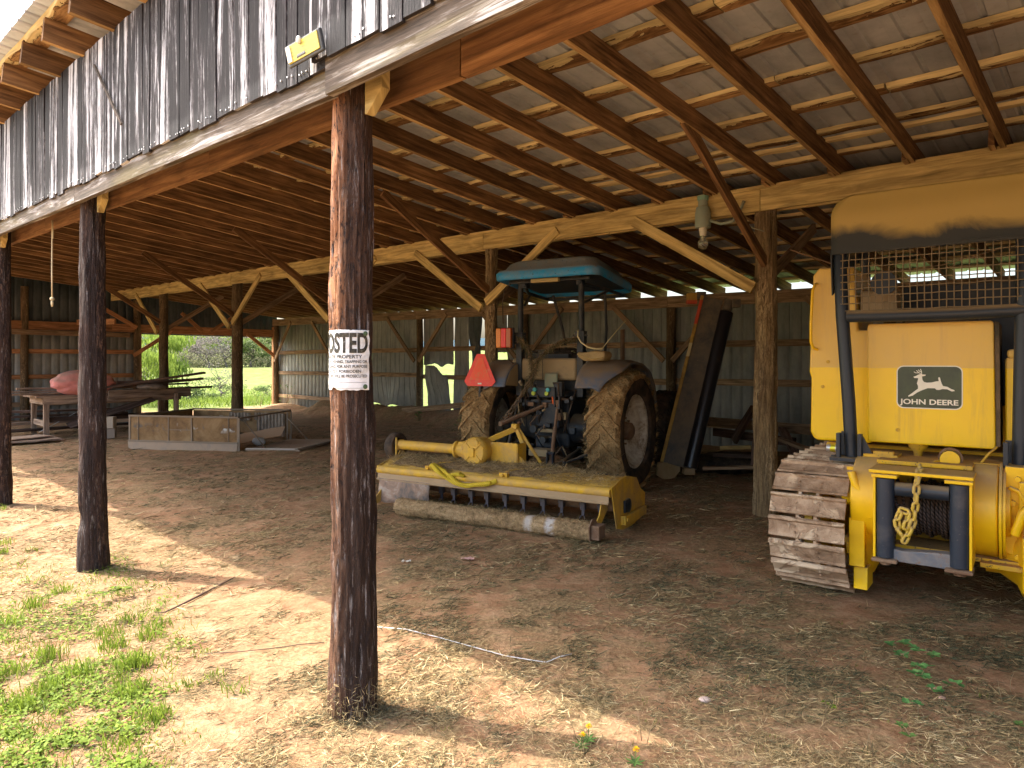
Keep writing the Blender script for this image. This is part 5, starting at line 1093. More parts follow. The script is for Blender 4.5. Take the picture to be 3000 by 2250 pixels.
o = blades('hanging_hay', P_, D_, rng.uniform(.03, .08, len(P_)), .003, np.clip(rng.normal(.33, .16, len(P_)), 0, 1), M_straw, bend=.9); tag(o, 'old hay clinging to the slung chains', 'straw', kind='stuff')

# ------------------------------------------------------------------ FLAIL MOWER behind the tractor
mow = thing('flail_mower', 'wide yellow flail mower covered in hay behind the tractor, with a long rear roller', 'mower', (.83, 6.47, 0), R(-30))
MM = Matrix.Translation(Vector((.83, 6.47, 0))) @ Matrix.Rotation(R(-30), 4, 'Z')
M_my = paint_mat('mower_yellow', (.66, .39, .020), .5, (.34, .23, .12), .6, .35, (.10, .06, .03), .25, 5)
M_mud2 = M_mud
A0, A1 = -2.90, .03
d = MB(); d.sheet(lambda s, t: (A0 + (A1 - A0) * s, .24 + .68 * t, .462 + .07 * math.sin(math.pi * min(1, t * 1.15)) + .01 * t), 20, 8); o = d.build('deck', M_my, mow, 0); solid(o, .008)
d = MB(); d.tube([(A0 + .01, .215, .437), (A1 - .01, .215, .437)], .047, 20); d.build('rear_tube', M_my, mow, 40)
d = MB(); d.prism([(.185, .40), (.20, .34), (.16, .325), (.155, .335), (.18, .35)], (A0 + .02, A1 - .02), SW); d.build('rear_lip', paint_mat('muddy_lip', (.32, .22, .12), .8, (.38, .28, .17), .7), mow)
d = MB(); d.prism([(.92, .48), (1.02, .35), (1.03, .12), (1.0, .12), (.99, .34), (.9, .46)], (A0, A1), SW); d.prism([(.70, .46), (.72, .25), (.70, .25), (.68, .46)], (A0, A1), SW); d.build('front_skirt', M_my, mow)
ep = [(.19, .482), (.46, .540), (.60, .545), (.90, .488), (1.02, .355), (1.16, .29), (1.155, .10), (1.09, .05), (.75, .01), (.50, .02), (.33, .065)]
for x in (A1, A0): d = MB(); d.prism(ep[::-1], (x - .006, x + .006), SW); d.build('end_plate', M_my, mow, None, .003)
d = MB(); d.lathe([(0, 0), (0, .075), (.02, .07), (.03, .03), (.03, 0)], (A1 + .006, .62, .245), (1, 0, 0), 24); d.box((A1 + .02, .55, .25), (.02, .10, .12)); d.build('bearing_cover', M_black, mow, 40)
d = MB(); d.box((A1 + .04, .75, .125), (.035, .62, .09)); d.box((A1 + .01, .45, .125), (.05, .03, .09)); d.cyl((A1 + .06, .47, .13), (A1 + .075, .47, .13), .02, seg=6); d.build('skid_bracket', M_my, mow, None, .004)
for (x, s_) in ((-.075, 1), (A0 + .1, -1)):
    d = MB(); d.prism([(.20, .33), (.34, .33), (.36, .24), (.10, .07), (.02, .06), (.03, .13), (.15, .22)], (x - .006, x + .006), SW); d.build('roller_arm', M_my, mow, None, .003)
d = MB(); d.prism([(-.10, .02), (-.11, .16), (-.04, .22), (.05, .21), (.10, .14), (.09, .03)], (-.075, -.063), SW); d.box((-.03, .0, .10), (.10, .15, .13)); d.build('roller_bearing', M_rust, mow, None, .008)
rl = MB(); nn = 60
def rr_(h, r, a): return .012 * fbm(h * 3, math.cos(a) * 1.5, math.sin(a) * 1.5, 1.5, 3) + (.006 * abs(n3(h * 18, a * 3)))
k = NT('mud_caked_roller', .95, 0, .1); v = k.coord('Object'); a = k.noise(v, 4, 6, .7, .6); b = k.noise(v, 28, 6, .75); x_ = k.sep(v)[0]
c = k.ramp(k.math('ADD', k.math('MULTIPLY', a, .5), k.math('MULTIPLY', b, .5)), [(.36, (.13, .085, .045)), (.5, (.33, .22, .115)), (.64, (.48, .35, .20))])
band = k.math('MULTIPLY', k.ramp(k.math('ABSOLUTE', k.math('ADD', x_, .50)), [(.03, 1), (.06, 0)]), k.ramp(a, [(.42, 0), (.5, .9)])); band2 = k.math('MULTIPLY', k.ramp(k.math('ABSOLUTE', k.math('ADD', x_, .74)), [(.02, 1), (.06, 0)]), k.ramp(a, [(.45, 0), (.53, .7)]))
c = k.mix(k.math('MAXIMUM', band, band2), c, (.50, .47, .44)); k.color(c); k.bump(k.math('ADD', a, b), .8, .02)
rl.lathe([(-2.42, 0)] + [(-2.42 + 2.34 * i / nn, .086) for i in range(nn + 1)] + [(-.08, 0)], (0, 0, .092), (1, 0, 0), 30, fn=lambda h, r, a: rr_(h, r, a) if r > 0 else 0); rl.build('roller', k.m, mow, 60)
rt = MB(); rt.cyl((A0 + .03, .52, .27), (A1 - .03, .52, .27), .085, seg=20); rt.build('rotor', M_rust, mow, 40)
k = NT('knife_steel', .5, .5); k.color((.10, .09, .10)); M_kn = k.m
for i in range(10):
    x = -2.13 + .22 * i + random.uniform(-.02, .02); q = MB(); y = .385 + random.uniform(-.02, .02); q.box((x, y, .235), (.05, .05, .07)); q.tube([(x - .012, y, .23), (x - .010, y - .005, .15), (x - .028, y - .03, .115)], .0055, 6); q.tube([(x + .012, y, .23), (x + .010, y - .005, .15), (x + .030, y - .03, .12)], .0055, 6); q.box((x, y, .17), (.028, .016, .06)); q.box((x - .03, y, .26), (.016, .03, .04)); q.build('flail_knife', M_kn, mow)
    if i == 0: pass
fp = MB(); fp.sheet(lambda s, t: (-2.84 + .72 * s + .01 * n3(t * 3), .165 - .02 * t - .02 * math.sin(s * 5) * t, .345 - .26 * t - .01 * math.sin(s * 9) * (t > .9)), 12, 6)
k = NT('scorched_flap', .7, .1, .3); v = k.coord('Object'); a = k.noise(v, 4, 6, .7, .5); k.color(k.ramp(a, [(.34, (.045, .04, .04)), (.46, (.15, .12, .10)), (.56, (.26, .17, .12)), (.68, (.34, .29, .24))])); o = fp.build('rear_flap', k.m, mow, 0); solid(o, .006)
gb = MB(); gb.lathe([(0, 0), (0, .135), (.02, .155), (.05, .165), (.07, .165), (.075, .152), (.23, .150), (.25, .12), (.25, 0)], (-1.72, .44, .69), (0, 1, 0), 40); gb.build('gearbox', M_my, mow, 40)
gb = MB(); gb.box((-1.74, .432, .685), (.085, .02, .10)); gb.box((-1.69, .435, .79), (.09, .014, .05), R(0))
for q in range(4): a = R(45 + 90 * q); gb.beam((-1.72 + math.cos(a) * .05, .436, .69 + math.sin(a) * .05), (-1.72 + math.cos(a) * .135, .436, .69 + math.sin(a) * .135), .012, .02)
for q in range(7): a = R(20 + 51 * q); gb.cyl((-1.72 + math.cos(a) * .142, .448, .69 + math.sin(a) * .142), (-1.72 + math.cos(a) * .142, .436, .69 + math.sin(a) * .142), .011, seg=6)
gb.build('cover_ribs', M_my, mow, None, .004)
gb = MB(); gb.lathe([(0, 0), (0, .10), (.03, .10), (.035, .075), (.12, .085), (.13, .11), (.2, .11), (.2, 0)], (-2.02, .55, .69), (1, 0, 0), 28); gb.box((-1.90, .56, .70), (.12, .12, .17)); gb.build('shaft_collar', M_my, mow, 40, .006)
gb = MB(); gb.cyl((-2.88, .60, .685), (-1.98, .56, .69), .058, seg=24); gb.build('shaft_tube', M_my, mow, 40)
gb = MB(); gb.lathe([(0, .0), (0, .10), (.0, .155), (.02, .17), (.10, .17), (.12, .155), (.12, .11), (.05, .09), (.05, 0)], (-3.06, .66, .655), (1, 0, 0), 32); gb.build('gauge_wheel', M_rub, mow, 40)
gb = MB(); gb.box((-2.92, .63, .68), (.05, .12, .12)); gb.prism([(.5, .47), (.75, .47), (.66, .62), (.60, .62)], (-2.90, -2.88), SW); gb.tube([(-2.93, .58, .77), (-2.88, .52, .66), (-2.87, .50, .50)], .013, 7); gb.build('wheel_bracket', M_my, mow, None, .004)
gb = MB(); gb.box((-1.42, .62, .665), (.34, .03, .26)); gb.box((-1.24, .70, .665), (.012, .20, .25)); gb.prism([(-1.24, .54), (-1.10, .54), (-1.24, .66)], (.64, .65)); gb.build('mount_plate', M_my, mow, None, .004)
gb = MB(); gb.beam((-1.66, .68, .80), (-1.42, .88, .93), .05, .06); gb.beam((-1.42, .88, .96), (-1.30, .86, .74), .03, .05); gb.beam((-1.40, .90, .94), (-1.08, .86, .56), .02, .035); gb.box((-1.42, .88, .955), (.07, .08, .06)); gb.build('mast', M_my, mow, None, .005)
for (x, y) in ((-2.22, .26), (-1.24, .26)):
    q = MB(); q.beam((x + .35, .60, .57), (x + .12, .38, .555), .06, .012); q.tube([(x + .12, .38, .555), (x + .04, .30, .53), (x, .24, .49), (x - .005, .20, .42)], .014, 8); q.box((x + .03, .27, .50), (.10, .05, .05)); q.cyl((x + .03, .235, .50), (x + .03, .215, .50), .018, seg=6); q.build('hitch_strap', M_my2 if False else M_yel2, mow, None, .004)
V, F = text_mesh('ALAMO', .105, .0025, 0, 'LEFT', 1.15); k = NT('black_lettering', .6); k.color((.03, .03, .03)); m_ = MB()
m_.add([(-.47 + v[0], .56 + v[1] * 1.3, .5365 + .004 - .012 * v[1] + .004) for v in V], F); m_.build('lettering', k.m, mow)
# hay carpet on the deck: lumpy mat plus loose stalks
def mat_h(x, y): return .035 + .03 * fbm(x * 2.2, y * 3, 4, 1, 4)
hm = MB(); hm.sheet(lambda s, t: (A0 + .05 + 2.45 * s, .27 + .60 * t, .455 + .075 * math.sin(math.pi * min(1, t * 1.15)) + max(-.02, mat_h(s * 2.8, t) * min(1, (1 - s) * 4, s * 14, (1 - t) * 6 + .2, t * 5 + .3) - .004)), 110, 30)
k = NT('hay_mat', .95, 0, .1); v = k.coord('Object'); a = k.noise(v, 10, 6, .7); b = k.noise(v, 60, 6, .8); k.color(k.ramp(k.math('ADD', k.math('MULTIPLY', a, .45), k.math('MULTIPLY', b, .55)), [(.36, (.10, .065, .035)), (.5, (.29, .20, .115)), (.64, (.48, .37, .24))])); k.bump(b, 1, .02)
o = hm.build('hay_mat', k.m, mow, 0); o['kind'] = 'stuff'
n = 15000; xs_ = rng.uniform(A0 + .05, -.25, n) ; xs_ = np.where(rng.random(n) < .9, xs_, rng.uniform(-.4, 0, n)); t_ = rng.uniform(0, 1, n); ys_ = .25 + .64 * t_
zz = np.array([.46 + .075 * math.sin(math.pi * min(1, t * 1.15)) + max(-.005, mat_h((x - A0 - .05) * 1.14, t) * min(1, (-.35 - x) * 3 if x < -.35 else 0)) for x, t in zip(xs_, t_)]) + rng.random(n) * .012
D_ = np.stack([rng.normal(size=n), rng.normal(size=n), rng.normal(.1, .3, n)], 1)
o = blades('loose_hay', np.stack([xs_, ys_, zz], 1), D_, rng.uniform(.025, .09, n), .0028, np.clip(rng.normal(.6, .18, n), 0, 1), M_straw, mow, bend=.8); o['kind'] = 'stuff'
n = 9000; a = rng.uniform(0, 6.28, n); h = rng.uniform(-2.42, -.1, n); ok = ~((np.abs(h + .5) < .05) | (np.abs(h + .74) < .03)); a = a[ok]; h = h[ok]; n = len(a); r_ = .092 + rng.normal(0, .006, n)
o = blades('roller_hay', np.stack([h, np.cos(a) * r_, .092 + np.sin(a) * r_], 1), np.stack([rng.normal(size=n), rng.normal(size=n) * .7 , rng.normal(size=n) * .7 - .2], 1), rng.uniform(.015, .06, n), .0026, np.clip(rng.normal(.48, .18, n), 0, 1), M_straw, mow, bend=.9); o['kind'] = 'stuff'
# yellow webbing strap thrown over the deck
k = NT('yellow_webbing', .7, 0, .2); v = k.coord('UV', (90, 30, 1)); a = k.n('ShaderNodeTexChecker'); k.l(v, a.inputs[0]); a.inputs['Color1'].default_value = (.58, .43, .03, 1); a.inputs['Color2'].default_value = (.40, .28, .02, 1); a.inputs['Scale'].default_value = 1
k.color(a.outputs[0]); k.bump(k.noise(v, .5, 3), .6, .004)
def ribbon(path, w_, twist):
    q = MB(); pts = [Vector(p) for p in path]; out = []
    sm_ = []
    for i in range(len(pts) - 1):
        p0 = pts[max(0, i - 1)]; p1 = pts[i]; p2 = pts[i + 1]; p3 = pts[min(len(pts) - 1, i + 2)]
        for j in range(8):
            t = j / 8; sm_.append(.5 * ((2 * p1) + (p2 - p0) * t + (2 * p0 - 5 * p1 + 4 * p2 - p3) * t * t + (3 * p1 - p0 - 3 * p2 + p3) * t ** 3))
    sm_.append(pts[-1]); n = len(sm_); vs = []
    for i, p in enumerate(sm_):
        d = (sm_[min(n - 1, i + 1)] - sm_[max(0, i - 1)]).normalized(); up = Vector((0, -.8, .6)); x = d.cross(up).normalized(); x = Matrix.Rotation(twist * math.sin(i * .23), 3, d) @ x
        vs += [p - x * w_ / 2, p + x * w_ / 2]
    fs = [(2 * i, 2 * i + 1, 2 * i + 3, 2 * i + 2) for i in range(n - 1)]; uv = [[(.02 * i, 0), (.02 * i, .1), (.02 * i + .02, .1), (.02 * i + .02, 0)] for i in range(n - 1)]
    q.add(vs, fs, uv, .5); return q
wsx = [(-2.16, .24, .545), (-2.10, .20, .53), (-1.98, .16, .48), (-1.86, .145, .43), (-1.74, .14, .385), (-1.60, .135, .372), (-1.48, .14, .385), (-1.34, .15, .41), (-1.24, .165, .455)]
q = ribbon(wsx, .050, .5); q2 = ribbon([(-2.14, .26, .55), (-2.02, .22, .53), (-1.92, .18, .49), (-1.84, .15, .455), (-1.70, .13, .40), (-1.56, .12, .39), (-1.44, .125, .40), (-1.30, .14, .43)], .040, -.6)
q3 = ribbon([(-1.86, .15, .44), (-1.78, .16, .47), (-1.70, .17, .475), (-1.64, .15, .46), (-1.68, .12, .50)], .045, .9)
for e in (q2, q3): q.add(e.v, e.f, e.uv, .5)
o = q.build('webbing_strap', k.m, None, 0); o.matrix_world = MM; solid(o, .003); tag(o, 'bright yellow webbing strap draped over the back edge of the mower', 'strap')
# ------------------------------------------------------------------ POSTED SIGN wrapped round the front post
PZ = -R(42.5)
def P1rad(z): return .100 * (1.06 - .12 * ((z + .3) / 3.4)) + .0095
sign = thing('posted_sign', 'torn white paper sign with black lettering wrapped round the front post', 'sign', W(2.84, 1.95, 1.566), PZ)
k = NT('sign_paper', .6, 0, .3); v = k.coord('Object'); a = k.noise(v, 14, 6, .7, .4)
k.color(k.ramp(a, [(.35, (.52, .50, .44)), (.5, (.70, .70, .68)), (.7, (.76, .77, .78))])); M_paper = k.m
k = NT('sign_ink', .6); v = k.coord('Object'); k.color(k.ramp(k.noise(v, 30, 5, .7), [(.4, (.018, .017, .014)), (.62, (.07, .062, .04)), (.72, (.30, .29, .25))])); M_ink = k.m
SR = .112; AE = R(7)
def sw(s, h, lift=0):   # s: metres from the right edge, h: height above the sign's foot
    a = AE - s / SR; r = SR + lift + .0024 * fbm(s * 18, h * 11, 1, 1, 2) + .004 * math.exp(-s / .012); return (math.cos(a) * r, math.sin(a) * r, h)
def edge_b(s): return .006 * n3(s * 40, 2) + (.012 if .16 < s < .2 else 0) * math.sin((s - .16) / .04 * 3.14)
def edge_t(s): return -.004 * abs(n3(s * 50, 5)) - .004 * sm(.2, .26, s)
q = MB(); SWD = .285
q.sheet(lambda s, t: sw(.004 * n3(t * 9, 7) + SWD * s, edge_b(SWD * s) * (1 - t) + (.285 + edge_t(SWD * s)) * t), 110, 90); o = q.build('paper', M_paper, sign, 0); solid(o, .0008)
ink = MB()
def line(txt, cx, base, hgt, width, bold):
    V, F = text_mesh(txt, 1, bold, 0, 'LEFT'); x0 = min(v[0] for v in V); x1 = max(v[0] for v in V); y1 = max(v[1] for v in V); kx = width / (x1 - x0); ky = hgt / y1
    bm = bmesh.new(); bv = [bm.verts.new(((v[0] - x0) * kx, v[1] * ky, 0)) for v in V]
    for f in F:
        try: bm.faces.new([bv[q] for q in f])
        except ValueError: pass
    for ax, mx in (((1, 0, 0), width), ((0, 1, 0), hgt)):     # slice the letters so they follow the curve of the paper
        q = .005
        while q < mx: bmesh.ops.bisect_plane(bm, geom=bm.verts[:] + bm.edges[:] + bm.faces[:], plane_co=(q * ax[0], q * ax[1], 0), plane_no=ax); q += .005
    bm.verts.index_update(); ink.add([sw(cx + width / 2 - v.co.x, base + v.co.y, .0022) for v in bm.verts], [[v.index for v in f.verts] for f in bm.faces]); bm.free()
line('POSTED', .140, .180, .092, .262, .035)
line('PRIVATE PROPERTY', .150, .1505, .0165, .225, .02)
line('HUNTING, FISHING, TRAPPING OR', .141, .1285, .0135, .258, .018); line('TRESPASSING FOR ANY PURPOSE', .141, .1055, .0135, .258, .018)
line('IS STRICTLY FORBIDDEN', .150, .0825, .0135, .215, .018); line('VIOLATORS WILL BE PROSECUTED', .141, .0600, .0135, .258, .018)
for h in (.036, .009):
    q = ink; n = 20; vs = [sw(.014 + (.165 if h > .02 else .155) * i / n, h + dz, .0022) for i in range(n + 1) for dz in (0, .0012)]; q.add(vs, [(2 * i, 2 * i + 1, 2 * i + 3, 2 * i + 2) for i in range(n)])
ink.build('lettering', M_ink, sign)
k = NT('green_washer', .5, .2); k.color((.09, .14, .07)); MG = k.m
for h in (.268, .016):
    q = MB(); p = Vector(sw(.022, h, .003)); d = Vector((p.x, p.y, 0)).normalized(); q.lathe([(0, .0), (0, .0115), (.002, .0115), (.003, .005), (.005, .004), (.005, 0)], p, d, 18); q.build('washer', MG, sign, 40)
# wind-torn splinters of lath at the sign's left edge are part of the post

# ------------------------------------------------------------------ floodlight on the siding
fl = thing('floodlight', 'dark-framed solar floodlight with a yellow light panel fixed low on the siding', 'floodlight', W(2.89, 1.755, 3.165), PZ)
q = MB(); M3 = Matrix.Rotation(R(14), 3, 'X')
def fb(c, d, mi=0): q.box(M3 @ Vector(c), d, M3)
q.box((0, -.035, 0), (.30, .018, .098), M3); q.box((-.02, -.02, .0), (.08, .05, .06)); q.build('lamp_frame', paint_mat('dark_lamp_frame', (.05, .055, .06), .5, (.3, .25, .18), .3), fl, None, .005)
k = NT('yellow_light_panel', .4, 0, .4); v = k.coord('Object', (1, 1, 1)); w_ = k.n('ShaderNodeTexBrick'); w_.offset = 0; w_.inputs['Scale'].default_value = 60; w_.inputs['Color1'].default_value = (.70, .58, .08, 1); w_.inputs['Color2'].default_value = (.62, .52, .08, 1); w_.inputs['Mortar'].default_value = (.42, .36, .08, 1); w_.inputs['Mortar Size'].default_value = .06; k.l(v, w_.inputs[0]); k.color(w_.outputs[0])
q = MB(); q.box(M3 @ Vector((.0, -.0, 0)) + Vector((0, -.046, 0)), (.265, .006, .076), M3); q.build('light_panel', k.m, fl, None, .001)
q = MB(); q.box((-.115, -.052, .0), (.035, .004, .07), M3); q.build('reflector_strip', M_white, fl)
q = MB(); q.ball((-.01, -.062, .035), .012, sc3=(1, 1, 1.6)); q.build('motion_sensor', M_white, fl, 0)

# ------------------------------------------------------------------ bulb fitting under the middle beam
lb = thing('pendant_bulb', 'bare clear light bulb in a grey-green socket box on the middle beam', 'light bulb', W(3.76, 7.38, 3.0), PZ)
M_sock = paint_mat('grey_green_enamel', (.26, .31, .25), .5, (.40, .34, .18), .4, .6)
q = MB(); q.lathe([(0, 0), (0, .085), (.03, .092), (.17, .09), (.24, .075), (.25, .055), (.34, .052), (.36, .0)], (0, 0, .25), (0, 0, 1), 26); q.build('socket_box', M_sock, lb, 45)
q = MB(); q.lathe([(0, 0), (0, .062), (.05, .066), (.06, 0)], (0, 0, .57), (0, 0, 1), 22); q.build('socket_cap', paint_mat('mint_cap', (.20, .36, .27), .5, (.4, .36, .2), .3, .5), lb, 45)
k = NT('porcelain', .3, 0, .5); k.color((.66, .62, .48)); q = MB(); q.lathe([(0, 0), (0, .036), (.06, .045), (.10, .048), (.10, 0)], (0, 0, .16), (0, 0, 1), 22); q.build('lamp_holder', k.m, lb, 45)
k = NT('bulb_glass', .06, 0, .5); k.b.inputs['Transmission Weight'].default_value = .95; k.color((.95, .93, .82)); q = MB(); q.lathe([(-.0, .0), (.005, .02), (.02, .042), (.05, .058), (.085, .056), (.12, .036), (.15, .025), (.17, .025)], (0, 0, 0), (0, 0, 1), 26); q.build('bulb', k.m, lb, 0)
q = MB(); q.lathe([(0, 0), (0, .008), (.05, .012), (.06, 0)], (0, 0, .09), (0, 0, 1), 10); q.build('bulb_stem', M_white, lb, 0)
q = MB(); q.tube([(.08, 0, .33), (.22, .0, .27), (.35, .02, .28), (.42, .02, .36), (.47, .05, .50)], .018, 8); q.tube([(.40, .02, .40), (.47, 0, .30), (.58, 0, .18), (.7, .05, .13)], .006, 6); q.build('cable', M_sock, lb, 0)
# cables stapled along back
q = MB(); q.tube([W(2.9, 7.75, 2.95), W(2.4, 8.6, 2.72), W(1.7, 9.1, 2.80), W(.9, 9.2, 3.0)], .007, 6); tag(q.build('slack_cable', M_grey, None, 0), 'thin slack cable strung in the dark behind the log post', 'cable')
# rope hanging from the front beam near the far post
rp = thing('hanging_rope', 'pale knotted rope hanging from the front beam between the left posts', 'rope', W(8.25, 2.02, 2.30), PZ)
k = NT('rope_fibre', .9, 0, .1); k.color((.52, .44, .28)); M_ropef = k.m
q = MB(); q.tube([(.0, 0, .85), (.002, 0, .6), (-.004, .0, .3), (.0, 0, .06)], .0075, 7); q.tube([(.02, 0, .85), (.03, 0, .7), (.025, 0, .66)], .006, 6); q.build('rope_line', M_ropef, rp, 0)
q = MB(); q.ball((0, 0, .045), .022, sc3=(1, 1, .9)); q.tube([(0, 0, .04), (.004, 0, .0), (.0, 0, -.035)], [.008, .013, .008], 7); q.build('knot', M_ropef, rp, 0)

# ------------------------------------------------------------------ TRUCK TOPPER on the ground
tp = thing('truck_topper', 'dirty tan metal camper shell sitting roofless on the dirt with its curtained end open', 'camper shell', (-7.50, 13.50, ground_z(-7.5, 13.5)), R(-11.5))
k = NT('stained_tan_panel', .7, 0, .2); v = k.coord('Object'); a = k.noise(v, 2.5, 7, .72, .4); b = k.noise(v, 5.5, 5, .6, .5); z = k.sep(v)[2]
c = k.ramp(a, [(.32, (.10, .055, .024)), (.5, (.22, .13, .055)), (.68, (.31, .205, .10))])
bandz = k.ramp(k.math('ABSOLUTE', k.math('SUBTRACT', z, .44)), [(.02, 1), (.10, 0)])
c = k.mix(k.math('MULTIPLY', bandz, k.ramp(b, [(.55, 0), (.62, .8)])), c, (.10, .095, .09)); c = k.mix(k.math('MULTIPLY', bandz, k.ramp(k.noise(v, 3.1, 3, .5), [(.60, 0), (.64, 1)])), c, (.50, .50, .46)); k.color(c); M_top = k.m
M_trim = paint_mat('tan_aluminium', (.20, .155, .11), .5, (.25, .17, .10), .6, .6)
M_skirt = paint_mat('dusty_aluminium_skirt', (.26, .20, .15), .5, (.40, .28, .18), .7, .6)
LX, LY, HZ = 2.38, 1.90, .66
def wallp(name, x0, y0, x1, y1, mat, z0=.16, z1=.64): q = MB(); q.beam((x0, y0, (z0 + z1) / 2), (x1, y1, (z0 + z1) / 2), .02, z1 - z0); return q.build(name, mat, tp)
wallp('side_panel', .02, 0, LX, 0, M_top); wallp('side_panel', .02, LY, LX, LY, M_top); wallp('front_panel', 0, .02, 0, LY - .02, M_top)
q = MB(); q.prism([(0, .16), (-.02, .14), (.0, .03), (.06, .0), (LX - .06, .0), (LX - .02, .03), (LX, .16)], (-.035, .01)); q.build('lower_skirt', M_skirt, tp, None, .01)
for (x0, y0, x1, y1, z_) in ((0, 0, LX, 0, .655), (0, LY, LX, LY, .665), (0, 0, 0, LY, .655), (0, -.018, LX, -.018, .17)): q = MB(); q.beam((x0, y0, z_), (x1, y1, z_), .05, .035); q.build('top_trim', M_trim, tp, None, .004)
for (x, y, w_) in ((.015, -.012, .04), (.21, -.014, .014), (.88, -.014, .02), (1.38, -.016, .028), (2.17, -.014, .014), (LX, -.012, .06), (LX, LY, .05), (LX - .02, LY - .1, .03)): q = MB(); q.beam((x, y, .02), (x, y, .65), w_, .016, (0, 1, 0)); q.build('corner_trim' if w_ > .035 else 'panel_rib', M_trim, tp, None, .003)
q = MB(); q.beam((.88, -.016, .40), (1.38, -.016, .40), .012, .016); q.beam((1.40, -.02, .20), (1.385, -.02, .62), .018, .018, (0, 1, 0)); q.build('window_frame', M_trim, tp)
k = NT('dirty_curtain', .9, 0, .1); v = k.coord('Object'); k.color(k.ramp(k.noise(v, 5, 5, .7), [(.35, (.16, .125, .095)), (.65, (.36, .30, .24))])); M_curt = k.m
def curtain(x0, x1, y, z0=.14, z1=.60, amp=.022, fr=26): q = MB(); q.sheet(lambda s, t: (x0 + (x1 - x0) * s, y + amp * math.sin(s * (x1 - x0) * fr * 3 + .6 * n3(t * 3, s * 4)) * (1 - .4 * t), z0 + .02 * n3(s * 5) + (z1 - z0) * t), 60, 6); return q.build('curtain', M_curt, tp, 0)
curtain(.95, 1.45, LY - .06, .44); curtain(1.55, 1.95, LY - .06, .44); curtain(1.62, LX - .1, LY - .07, .10)
q = MB(); q.beam((LX, .02, .64), (LX, LY, .655), .035, .03); q.build('top_trim', M_trim, tp)
q = MB(); q.tube([(LX, .15, .60), (LX + .45, .2, .04)], .012, 6); q.build('hatch_strut', M_trim, tp, 0); q = MB(); q.tube([(LX, LY - .12, .50), (LX + .5, LY - .2, .08)], .012, 6); q.build('hatch_strut', M_trim, tp, 0)
ht = MB(); ht.beam((LX + .06, LY / 2, .035), (LX + 1.15, LY / 2 + .05, .045), LY * .94, .03); ht.build('rear_hatch', M_skirt, tp, None, .006)
ht = MB(); ht.beam((LX + .12, .05, .065), (LX + 1.12, .1, .075), .04, .02); ht.beam((LX + 1.13, .1, .075), (LX + 1.13, LY, .075), .04, .02); ht.build('hatch_trim', paint_mat('bright_trim', (.55, .5, .44), .5, (.4, .3, .2), .4), tp)
for (x, y, z_, sx, sy, rz, lb_) in ((-5.55, 13.9, .12, .9, .5, .3, 'flattened brown cardboard piece leaning inside the camper shell'),): 
    cb = MB(); cb.beam((x, y, z_ + .02), (x + sx, y + .1, z_ + .18), sy, .012, (0, -.3, 1), n=5, warp=.012); tag(cb.build('cardboard', paint_mat('brown_card', (.34, .22, .12), .9, (.4, .28, .18), .4)), lb_, 'cardboard')
pb = MB(); pb.ball((-5.0, 13.6, .13), .10, 14, 9, (1.3, .8, .8), fn=lambda d: .25 * n3(d.x * 3, d.y * 3, d.z * 3)); k = NT('milky_plastic', .4, 0, .4); k.color((.42, .42, .42)); tag(pb.build('plastic_bag', k.m, None, 0), 'crumpled grey plastic bag at the mouth of the camper shell', 'plastic bag')

# ------------------------------------------------------------------ workbench, bag and lumber at the far left
M_bench = wood_mat('bench_wood', (.16, .10, .07), (.34, .24, .17), (.50, .38, .28), .5, 22, .3, 1.4)
M_dlum = wood_mat('old_dark_lumber', (.05, .03, .025), (.13, .085, .065), (.24, .17, .13), .6, 22, .5, 1.4)
bx = lambda u, v_, z: W(u, v_, z)
bench = thing('workbench', 'long plank workbench standing under the lumber at the far left of the barn', 'workbench', W(18.3, 4.5, 0), PZ)
BW = lambda u, v_, z: Vector((-(u - 18.3), v_ - 4.5, z))
def bpart(name, a, b, w_, h_, mat=M_bench, up=(0, 0, 1)): q = MB(); q.beam(BW(*a), BW(*b), w_, h_, up, n=4, warp=.003); return q.build(name, mat, bench)
bpart('bench_top', (18.55, 4.1, .92), (18.55, 7.3, .92), 1.15, .05)
bpart('apron', (18.0, 4.25, .83), (18.0, 7.2, .83), .04, .16); bpart('apron', (18.0, 4.25, .83), (19.1, 4.25, .83), .04, .16)
for (u, v_) in ((18.03, 4.30), (19.05, 4.30), (18.03, 7.1), (19.05, 7.1)): bpart('leg', (u, v_, -.02), (u, v_, .82), .10, .10, up=(1, 0, 0))
bpart('stretcher', (18.05, 4.3, .32), (19.05, 4.3, .32), .04, .12); bpart('stretcher', (18.1, 4.3, .40), (18.1, 7.1, .40), .04, .11, M_dlum)
